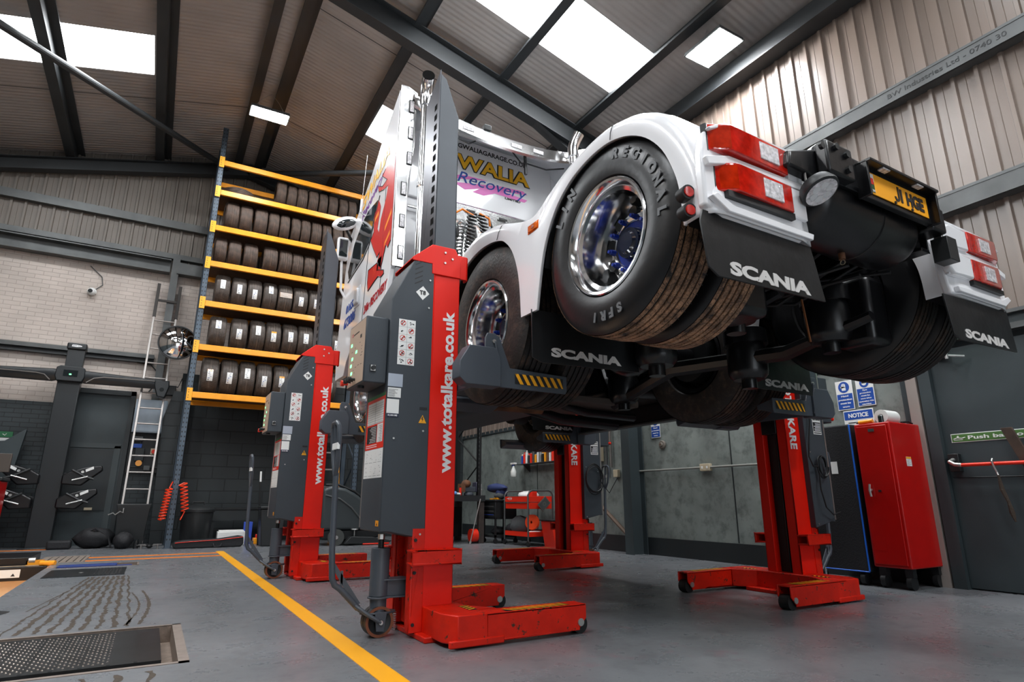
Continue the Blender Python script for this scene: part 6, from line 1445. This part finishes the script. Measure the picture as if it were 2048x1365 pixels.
b = mb(); b.blob((5.35, 9.65, .19), .14, .15, .07, 12, FABR, wob=.4, seed=9); b.tube([(5.2, 9.5, .16), (5.4, 9.6, .22), (5.5, 9.75, .15)], .012, 6, PLASTB); tag(b.build('cable_heap', FABR, None, angle=1.2), 'tangled dark cables on the lower shelf of the black tool cart', 'cables')
# red trolley
t = thing('tool_trolley', 'red two-tier tool trolley with chrome tube frame', 'tool trolley', (5.5, 8.86, 0), world=True)
X0, X1, Y0, Y1 = 5.26, 5.74, 8.50, 9.26
for y in (Y0, Y1):
    b = mb(); b.tube([(X0, y, .09), (X0, y, .80), (X0+.03, y, .85), (X0+.08, y, .87), (X1-.08, y, .87), (X1-.03, y, .85), (X1, y, .80), (X1, y, .09)], .014, 10, GALV); b.build('tube_frame', GALV, t)
b = mb(); b.box(X0+.01, X1-.01, Y0+.02, Y1-.02, .71, .715, RED2)
for a in ((X0, X0+.01, Y0+.02, Y1-.02), (X1-.01, X1, Y0+.02, Y1-.02), (X0, X1, Y0+.01, Y0+.02), (X0, X1, Y1-.02, Y1-.01)): b.box(*a, .69, .78, REDPL)
b.build('top_tray', REDPL, t, bevel=.003)
b = mb(); b.box(X0+.005, X1-.005, Y0+.02, Y1-.02, .58, .685, REDPL); dr = b.build('drawer', REDPL, t, bevel=.005)
b = mb(); b.box(X0-.008, X0+.002, Y0+.04, Y1-.04, .672, .684, ALU); b.build('handle', ALU, dr); b = mb(); b.lathe([(0, 0), (0, .009)], (X0+.30, Y0+.006, .63), 'y', 12, BLACK); b.build('lock', BLACK, dr, smooth=False)
b = mb(); b.box(X0-.002, X0, Y1-.24, Y1-.07, .742, .748, LABELW); b.lathe([(0, .03), (0, .036)], (0, 0, 0), 'x', 24, LABELW, Matrix.Translation((X0-.0015, Y1-.18, .745)) @ Matrix.Diagonal((1, 1.9, .65, 1))); b.build('badge', LABELW, t, smooth=False)
b = mb(); b.box(X0+.01, X1-.01, Y0+.02, Y1-.02, .165, .17, REDPL)
for a in ((X0, X0+.01, Y0+.02, Y1-.02), (X1-.01, X1, Y0+.02, Y1-.02), (X0, X1, Y0+.01, Y0+.02), (X0, X1, Y1-.02, Y1-.01)): b.box(*a, .15, .225, REDPL)
b.build('bottom_tray', REDPL, t, bevel=.003)
for x in (X0, X1):
    for y in (Y0, Y1): b = mb(); b.cyl((x-.014, y, .045), (x+.014, y, .045), .045, n=20, m=BLACK); b.cyl((x, y, .05), (x, y, .10), .012, n=8, m=ZINC); b.build('castor', BLACK, t)
b = mb(); b.blob((5.42, 9.0, .30), .15, .26, .16, 18, CLOTH, wob=.22, seed=12); b.blob((5.36, 9.18, .25), .10, .12, .10, 12, FABR, wob=.3, seed=13); tag(b.build('grey_jacket', CLOTH, None, angle=1.2), 'crumpled grey jacket on the bottom tray of the red trolley', 'jacket')
b = mb(); b.lathe([(-.03, .02), (-.03, .12), (.03, .12), (.03, .02)], (0, 0, 0), 'x', 28, mat('orange red plastic', (.85, .07, .01, 1), .4), Matrix.Translation((5.44, 8.66, .37)) @ Matrix.Rotation(.5, 4, 'Z')); tag(b.build('orange_disc', MATS['orange red plastic'], None), 'round orange disc leaning on the grey jacket', 'disc')
b = mb(); b.blob((5.48, 8.66, .205), .12, .11, .03, 12, LABELW, wob=.3, seed=15); tag(b.build('white_rag', LABELW, None, angle=1.2), 'pale rag at the front of the red trolley bottom tray', 'cloth')
b = mb(); b.box(-.10, .10, -.016, .0, -.075, .075, mat('grey tin', srgb(120, 118, 112), .35, metal=.6)); b.box(-.085, .085, -.018, -.016, -.06, .06, GALV); b.lathe([(-.02, .02), (-.02, .034)], (0, 0, 0), 'y', 20, MATS['grey tin'])
o = b.build('magnetic_parts_dish', MATS['grey tin'], None, bevel=.01); o.location = (5.55, 8.478, .66); o.rotation_euler = (0, rad(-42), 0); tag(o, 'tilted grey metal parts dish stuck on the red trolley drawer', 'parts dish')
b = mb(); b.box(5.40, 5.50, 8.6, 8.72, .715, .86, REDPL); tag(b.build('red_box', REDPL, None, bevel=.006), 'small upright red box on the red trolley top', 'box')
b = mb(); b.blob((5.52, 8.9, .79), .17, .22, .075, 14, LABELW, wob=.3, seed=17); tag(b.build('paper_towel_heap', LABELW, None, angle=1.2), 'heap of white paper on the red trolley top', 'paper')
t = thing('red_crate', 'red plastic crate with slots standing in front of the red trolley', 'crate', (5.6, 8.3, 0), world=True)
b = mb(); b.prism([(5.48, 0), (5.80, 0), (5.86, .40), (5.41, .40)], 'y', 8.05, 8.36, REDPL); b.build('crate_body', REDPL, t, bevel=.01)
b = mb(); b.box(5.39, 5.88, 8.03, 8.38, .40, .42, BLACK); b.build('rim', BLACK, t, bevel=.004)
b = mb(); b.box(5.53, 5.74, 8.045, 8.05, .27, .34, BLACK)
for i in range(3):
    for j in range(6): b.box(5.52+j*.04, 5.535+j*.04, 8.045, 8.05, .06+i*.06, .09+i*.06, LABELW if (i+j) % 2 else BLACK)
b.build('slots', BLACK, t, smooth=False)
# bottle shelf on the wall
t = thing('wall_shelf', 'thin steel shelf of spray cans on the grey wall panel', 'shelf', (5.95, 9.3, 1.36), world=True)
b = mb(); b.box(5.78, 5.99, 8.2, 9.82, 1.355, 1.365); b.build('shelf_plate', GALV, t)
for y in (8.4, 9.6): b = mb(); b.prism([(5.99, 1.355), (5.84, 1.355), (5.99, 1.22)], 'y', y, y+.01); b.build('bracket', GALV, t)
cans = [('blue and white', SIGNB, LABELW), ('red topped', REDPL, REDPL), ('white', LABELW, LABELW), ('dark', PLASTB, REDPL), ('bright red', REDPL, BLACK), ('grey', GALV, LABELW), ('amber', ORANGE, BLACK), ('tall white', LABELW, SIGNB), ('silver', ZINC, LABELW), ('black', BLACK, ORANGE), ('orange', ORANGE, ORANGE), ('brown', RUST, LABELW), ('plain white', LABELW, GALV), ('red and black', REDPL, BLACK)]
can0 = None
for i, (nm, m1, m2) in enumerate(cans):
    y = 9.70-i*.078; h = .17+.03*((i*7) % 3)-.02
    b = mb(); b.cyl((0, 0, 0), (0, 0, h), .027, n=16, m=m1); b.cyl((0, 0, h), (0, 0, h+.012), .027, .012, n=16, m=ZINC)
    o = b.build('spray_can', m1, None); o.location = (5.89, y, 1.365); tag(o, '%s can, %s from the left on the wall shelf' % (nm, (ORD+['twelfth', 'thirteenth', 'fourteenth'])[i]), 'can', 'cans on the wall shelf')
    b = mb(); b.cyl((0, 0, h+.012), (0, 0, h+.035), .014, n=12, m=m2); c = b.build('cap', m2, None); c.parent = o
t = thing('spray_bottle', 'clear spray bottle hanging from the left end of the wall shelf', 'spray bottle', (5.78, 9.82, 1.2), world=True)
FB = mat('frosted bottle', (.72, .74, .70, 1), .35)
b = mb(); b.lathe([(0, 0), (0, .05), (.02, .06), (.10, .058), (.15, .035), (.19, .018), (.21, .018)], (5.78, 9.84, 1.14), 'z', 24, FB); b.build('bottle_body', FB, t)
b = mb(); b.box(5.75, 5.81, 9.78, 9.92, 1.366, 1.40, LABELW); b.tube([(5.78, 9.88, 1.38), (5.78, 9.91, 1.33)], .008, 6, SIGNB); b.cyl((5.78, 9.84, 1.34), (5.78, 9.84, 1.37), .02, n=14, m=SIGNB); b.build('trigger', LABELW, t, bevel=.004)
b = mb(); b.box(5.99, 6.0, 9.15, 9.75, 1.56, 1.70, BLACK); tag(b.build('black_wall_board', BLACK, None), 'black board on the wall above the spray cans', 'board')

# ================================================================== RIGHT WALL FIXTURES
XW = 5.985
def ysign(y0, y1, z0, z1, name, label, build, group=None):
    t = thing(name, label, 'sign', (XW, (y0+y1)/2, z0), world=True, group=group)
    b = mb(); b.box(XW-.004, XW, y0, y1, z0, z1, LABELW); b.build('sign_board', LABELW, t, bevel=.002)
    b = mb(); build(b, y0, y1, z0, z1); b.build('sign_print', SIGNB, t, smooth=False)
    return t
XP = XW-.0055; RR_, UU_ = (0, -1, 0), (0, 0, 1)
def handpic(b, yc, zc_, r, eye=False):
    b.lathe([(0, 0), (0, r)], (XP, yc, zc_), 'x', 32, SIGNB)
    if eye:
        b.lathe([(0, 0), (0, r*.55)], (XP-.0006, yc, zc_), 'x', 24, LABELW); b.box(XP-.0012, XP-.0006, yc-r*.5, yc+r*.5, zc_-.004, zc_+r*.3, BLACK); return
    for k in range(4): b.box(XP-.0006, XP, yc-r*.32+k*r*.19, yc-r*.18+k*r*.19, zc_-r*.1, zc_+r*(.55+.12*(k in (1, 2))), LABELW)
    b.prism([(yc-r*.34, zc_-r*.6), (yc+r*.36, zc_-r*.6), (yc+r*.45, zc_+r*.1), (yc+r*.62, zc_+r*.2), (yc+r*.5, zc_-r*.2), (yc+r*.4, zc_-r*.0), (yc-r*.34, zc_+r*.0)], 'x', XP-.0006, XP, LABELW)
def sg_hand(b, y0, y1, z0, z1):
    h = z1-z0; b.box(XP-.0002, XP, y0+.008, y1-.008, z0+.01, z0+h*.55, SIGNB); handpic(b, (y0+y1)/2, z0+h*.78, h*.19)
    for k, s in enumerate(('Hand', 'protection', 'must be', 'worn')): text(b, s, (XP-.0010, (y0+y1)/2, z0+h*(.445-.12*k)), RR_, UU_, h*.062, (y1-y0)*{0: .42, 1: .80, 2: .60, 3: .42}[k], .02, m=LETTW, align='c')
def sg_eye(b, y0, y1, z0, z1):
    h = z1-z0; b.box(XP-.0002, XP, y0+.008, y1-.008, z0+.01, z0+h*.62, SIGNB); handpic(b, (y0+y1)/2, z0+h*.81, h*.16, True)
    for k, s in enumerate(('Eye', 'protection', 'must be', 'worn when', 'operating this', 'machine')): text(b, s, (XP-.0010, (y0+y1)/2, z0+h*(.54-.098*k)), RR_, UU_, h*.05, (y1-y0)*{0: .25, 1: .62, 2: .5, 3: .6, 4: .84, 5: .5}[k], .02, m=LETTW, align='c')
def sg_notice(b, y0, y1, z0, z1):
    h = z1-z0; b.box(XP-.0002, XP, y0+.008, y1-.008, z1-h*.42, z1-.01, SIGNB); text(b, 'NOTICE', (XP-.0010, (y0+y1)/2, z1-h*.34), RR_, UU_, h*.2, (y1-y0)*.66, .03, m=LETTW, align='c')
    [b.box(XP-.0002, XP, y0+.04, y1-.04, z1-h*(.58+.14*k), z1-h*(.54+.14*k), LETTB) for k in range(3)]
ysign(3.41, 3.585, 1.60, 1.90, 'hand_protection_sign', 'blue hand protection sign above the red cabinet, left of the eye protection sign', sg_hand)
ysign(3.20, 3.375, 1.615, 1.90, 'eye_protection_sign', 'blue eye protection sign on the wall above the red cabinet', sg_eye)
ysign(3.24, 3.54, 1.37, 1.59, 'notice_sign', 'blue and white NOTICE sign just above the red cabinet', sg_notice)
ysign(6.16, 6.34, 1.56, 1.85, 'hand_protection_sign', 'small blue hand protection sign alone on the grey wall above the round knob', sg_hand)
b = mb(); b.lathe([(0, 0), (0, .058), (-.02, .060), (-.03, .05), (-.03, .03), (-.05, .025), (-.05, 0)], (XW, 6.13, 1.455), 'x', 32, mat('grey bumper', srgb(112, 104, 96), .6)); b.lathe([(-.052, 0), (-.052, .012)], (XW, 6.13, 1.455), 'x', 12, RUST)
tag(b.build('round_door_stop', MATS['grey bumper'], None), 'round grey rubber stop on the wall under the small blue sign', 'door stop')
t = thing('wall_conduit', 'pale horizontal conduit along the grey wall with a double socket', 'conduit', (XW, 5.3, 1.1), world=True)
b = mb(); b.cyl((XW-.03, 6.82, 1.115), (XW-.03, 3.9, 1.115), .014, n=12, m=mat('pale conduit', srgb(134, 134, 128), .45)); b.cyl((XW-.03, 6.84, 1.115), (XW-.03, 6.80, 1.115), .034, n=18, m=GALV); b.build('pipe', MATS['pale conduit'], t)
b = mb(); b.box(XW-.05, XW, 5.30, 5.46, 1.07, 1.16, CREAM); so = b.build('socket_box', CREAM, t, bevel=.006)
for y in (5.34, 5.42): b = mb(); b.box(XW-.054, XW-.05, y-.012, y+.012, 1.10, 1.13, LABELW); b.build('switch', LABELW, so)
t = thing('wall_switch_box', 'small cream switch box on the wall left of the steel column', 'switch', (5.95, 7.5, 1.2), world=True)
b = mb(); b.box(5.92, 5.985, 7.42, 7.62, 1.30, 1.56, CREAM); b.build('box_body', CREAM, t, bevel=.006)
b = mb(); b.box(5.93, 5.985, 7.05, 7.15, 1.05, 1.16, CREAM); b.build('socket', CREAM, t, bevel=.006)
b = mb(); b.tube([(5.96, 7.22, 1.2), (5.96, 7.22, 3.0)], .02, 8, ALU); b.tube([(5.96, 7.32, 1.1), (5.96, 7.32, 3.0)], .02, 8, GALV); b.build('conduit', GALV, t)
b = mb(); b.tube([(5.94, 7.9, .95), (5.90, 7.4, .62), (5.88, 6.82, .24)], .028, 6, mat('tan timber', srgb(112, 92, 78), .7)); tag(b.build('leaning_batten', MATS['tan timber'], None), 'tan wooden batten leaning diagonally behind the steel column', 'batten')
# fire door furniture
t = thing('panic_bar', 'red push bar across the fire door', 'push bar', (5.95, 2.1, 1.0), world=True)
b = mb(); b.cyl((5.84, 2.52, 1.0), (5.84, 1.62, 1.0), .015, n=14, m=REDPL); b.build('bar', REDPL, t)
b = mb(); b.box(5.90, 5.955, 2.55, 2.63, .95, 1.10, BLACK); b.tube([(5.90, 2.59, 1.05), (5.85, 2.60, 1.03), (5.84, 2.56, 1.005), (5.84, 2.51, 1.0)], .018, 10, ZINC); b.build('end_bracket', BLACK, t, bevel=.008)
ysg = thing('push_bar_sign', 'green and white Push bar to open sign on the fire door', 'sign', (5.95, 2.2, 1.2), world=True)
b = mb(); b.box(5.950, 5.955, 1.75, 2.60, 1.195, 1.27, LABELW); b.build('sign_board', LABELW, ysg, bevel=.002)
b = mb(); b.box(5.9485, 5.950, 1.757, 2.593, 1.201, 1.264, mat('exit green', srgb(72, 112, 54), .5)); text(b, 'Push bar to open', (5.9475, 2.47, 1.218), RR_, UU_, .032, .58, .02, m=LABELW)
b.box(5.9478, 5.9485, 2.51, 2.58, 1.215, 1.22, LABELW); b.lathe([(0, 0), (0, .008)], (5.9478, 2.545, 1.245), 'x', 12, LABELW); b.tube([(5.948, 2.58, 1.225), (5.948, 2.55, 1.235), (5.948, 2.52, 1.228), (5.948, 2.49, 1.235)], .004, 5, LABELW); b.build('sign_print', MATS['exit green'], ysg, smooth=False)
b = mb(); b.prism([(2.20, 1.28), (2.12, 1.28), (1.88, .55), (1.96, .55)], 'x', 5.86, 5.885, WOODP); tag(b.build('wedged_plank', WOODP, None, bevel=.004), 'dark wooden plank wedged slanting through the push bar', 'plank')
t = thing('hanging_strap', 'dark strap hanging by a steel hook from the red push bar', 'strap', (5.84, 2.3, .8), world=True)
b = mb(); b.tube([(5.84, 2.285, 1.04), (5.82, 2.285, 1.02), (5.825, 2.28, .98), (5.84, 2.27, .93), (5.83, 2.26, .90)], .007, 8, ZINC); b.build('hook', ZINC, t)
b = mb(); b.tube([(5.83, 2.262, .91), (5.84, 2.26, .80), (5.83, 2.23, .70), (5.84, 2.225, .62), (5.83, 2.21, .55)], [.008, .018, .012, .020, .006], 8, mat('dirty webbing', srgb(52, 40, 30), .8, bump=(60, .5))); b.build('webbing', MATS['dirty webbing'], t)
t = thing('door_closer', 'steel door closer arm at the top of the fire door', 'door closer', (5.93, 2.45, 1.95), world=True)
b = mb(); b.box(5.88, 5.955, 2.50, 2.60, 1.94, 2.0, ZINC); b.build('closer_body', ZINC, t, bevel=.01)
b = mb(); b.tube([(5.90, 2.56, 1.95), (5.80, 2.45, 1.93), (5.90, 2.36, 1.92)], .010, 8, ZINC); b.cyl((5.80, 2.45, 1.90), (5.80, 2.45, 1.95), .014, n=10, m=ZINC); b.build('arm', ZINC, t)
t = thing('exit_sign', 'lit green and white exit box above the fire door', 'exit sign', (5.9, 2.35, 2.1), world=True)
b = mb(); b.box(5.83, 5.88, 2.2, 2.56, 2.10, 2.24, LABELW); b.build('sign_box', LABELW, t, bevel=.006)
EX = mat('lit exit face', (.3, .9, .6, 1), .4, emit=((.25, .95, .6, 1), 2.0)); b = mb(); b.box(5.826, 5.83, 2.21, 2.55, 2.11, 2.23, EX); b.box(5.84, 5.87, 2.21, 2.55, 2.098, 2.10, EX); b.build('lit_face', EX, t)

# red cabinet
t = thing('red_cabinet', 'tall narrow red steel cabinet on castors beside the fire door', 'cabinet', (5.68, 2.98, 0), world=True)
b = mb(); b.box(5.42, 5.95, 2.82, 3.13, .165, 1.375, RED2); cabb = b.build('body', RED2, t, bevel=.012, seg=3)
b = mb(); b.box(5.408, 5.42, 2.845, 3.11, .19, 1.35, RED2); dd = b.build('door', RED2, t, bevel=.004)
b = mb(); b.box(5.403, 5.408, 2.95, 3.0, 1.30, 1.325, GALV); b.build('name_badge', GALV, dd)
b = mb(); b.cyl((5.408, 3.05, .80), (5.385, 3.05, .80), .012, n=14, m=ZINC); b.tube([(5.385, 3.045, .85), (5.38, 3.05, .80), (5.385, 3.045, .745)], .009, 8, ZINC); b.build('handle', ZINC, dd)
b = mb(); b.box(5.405, 5.408, 2.965, 2.99, .785, .80, BLACK); b.build('lock', BLACK, dd)
b = mb(); b.box(5.407, 5.4085, 2.99, 3.10, .30, .52, RED2); b.build('door_recess', RED2, dd)
b = mb(); b.box(5.60, 5.68, 2.8185, 2.82, 1.0, 1.08, LABELW); b.box(5.60, 5.68, 2.818, 2.8185, 1.062, 1.078, YELLC)
for i in range(6): b.box(5.606, 5.64+.03*(i % 2), 2.818, 2.8185, 1.006+i*.009, 1.009+i*.009, MATS['grey print'])
b.build('warning_label', LABELW, t, smooth=False)
for x in (5.48, 5.89):
    for y in (2.87, 3.08): b = mb(); b.cyl((x, y-.02, .055), (x, y+.02, .055), .055, n=20, m=BLACK); b.box(x-.03, x+.03, y-.03, y+.03, .10, .165, BLACK); b.build('castor', BLACK, t)
def topthing(name, label, cat, fn, mm):
    b = mb(); fn(b); return tag(b.build(name, mm, None, angle=1.0), label, cat)
topthing('paper_roll', 'white paper roll lying on top of the red cabinet', 'paper roll', lambda b: (b.lathe([(0, .02), (0, .06), (.20, .06), (.20, .02), (0, .02)], (5.50, 2.92, 1.435), 'x', 32, LABELW)), LABELW)
topthing('orange_torch', 'orange and grey torch lying on the red cabinet in front of the paper roll', 'torch', lambda b: (b.cyl((5.46, 3.10, 1.395), (5.47, 2.98, 1.40), .018, n=12, m=ORANGE), b.cyl((5.455, 3.12, 1.395), (5.46, 3.10, 1.395), .012, n=10, m=GALV)), ORANGE)
topthing('white_tube', 'white tube lying at the left edge of the red cabinet top', 'tube', lambda b: (b.cyl((5.52, 3.11, 1.395), (5.54, 3.0, 1.395), .018, n=12, m=LABELW)), LABELW)
topthing('glass_jar', 'small dark glass jar on the front corner of the red cabinet top', 'jar', lambda b: (b.cyl((5.455, 2.90, 1.376), (5.455, 2.90, 1.43), .022, n=16, m=GLASSD), b.cyl((5.455, 2.90, 1.43), (5.455, 2.90, 1.44), .02, n=16, m=ZINC)), GLASSD)
topthing('black_pliers', 'black tool lying on the right of the red cabinet top', 'tool', lambda b: (b.tube([(5.72, 2.87, 1.388), (5.80, 2.85, 1.40), (5.88, 2.86, 1.386)], .010, 8, BLACK)), BLACK)
t = thing('covered_tool_chest', 'tall black fabric covered chest with blue piping left of the red cabinet', 'covered chest', (5.68, 3.42, 0), world=True)
b = mb(); b.box(5.43, 5.93, 3.18, 3.72, .11, 1.39, FABR); b.build('cover', FABR, t, bevel=.015, seg=3)
b = mb(); b.tube([(5.432, 3.182, .12), (5.432, 3.182, 1.385)], .007, 6, mat('bright blue piping', (.02, .16, .75, 1), .4)); b.tube([(5.432, 3.182, .115), (5.432, 3.715, .115)], .006, 6, MATS['bright blue piping']); b.tube([(5.432, 3.716, .12), (5.432, 3.716, 1.385)], .007, 6, MATS['bright blue piping']); b.build('piping', MATS['bright blue piping'], t)
b = mb(); b.box(5.426, 5.43, 3.34, 3.40, .95, 1.06, LABELW); b.build('paper_tag', LABELW, t)
for y in (3.25, 3.65): b = mb(); b.cyl((5.48, y-.02, .055), (5.48, y+.02, .055), .055, n=20, m=BLACK); b.build('castor', BLACK, t)

# cables hung on the right-hand lifts
def cable_loops(name, label, x, y, z, r, n, extra):
    pts = []
    for i in range(n*24+1):
        a = 2*pi*i/24; k = i/(n*24); pts.append((x+r*(1+.10*sin(a*.37))*cos(a)+.01*sin(k*9), y-.012-.02*k, z-r*1.35+r*1.35*(1+.12*sin(a*.21))*sin(a)))
    b = mb(); b.tube(pts, .0065, 6, BLACK)
    for e in extra: b.tube(e, .006, 6, BLACK)
    return tag(b.build(name, BLACK, None), label, 'cable', 'black cables looped on the right-hand lifts')
cable_loops('power_cable', 'black power cable looped on the grey cover of the lift beside the red cabinet', 4.74, 3.065, 1.06, .06, 3, [[(4.66, 3.06, 1.62), (4.655, 3.05, 1.35), (4.60, 3.04, 1.20), (4.57, 3.04, 1.06), (4.60, 3.03, .98), (4.68, 3.04, .98)], [(4.70, 3.05, .98), (4.66, 3.03, .80), (4.70, 3.03, .66), (4.80, 3.04, .60), (4.90, 3.04, .62)]])
cable_loops('power_cable', 'black power cable coiled on the grey cover of the farthest right lift', 4.52, 5.82, 1.12, .12, 4, [[(4.60, 5.80, .95), (4.74, 5.80, .80), (4.86, 5.78, .98)]])
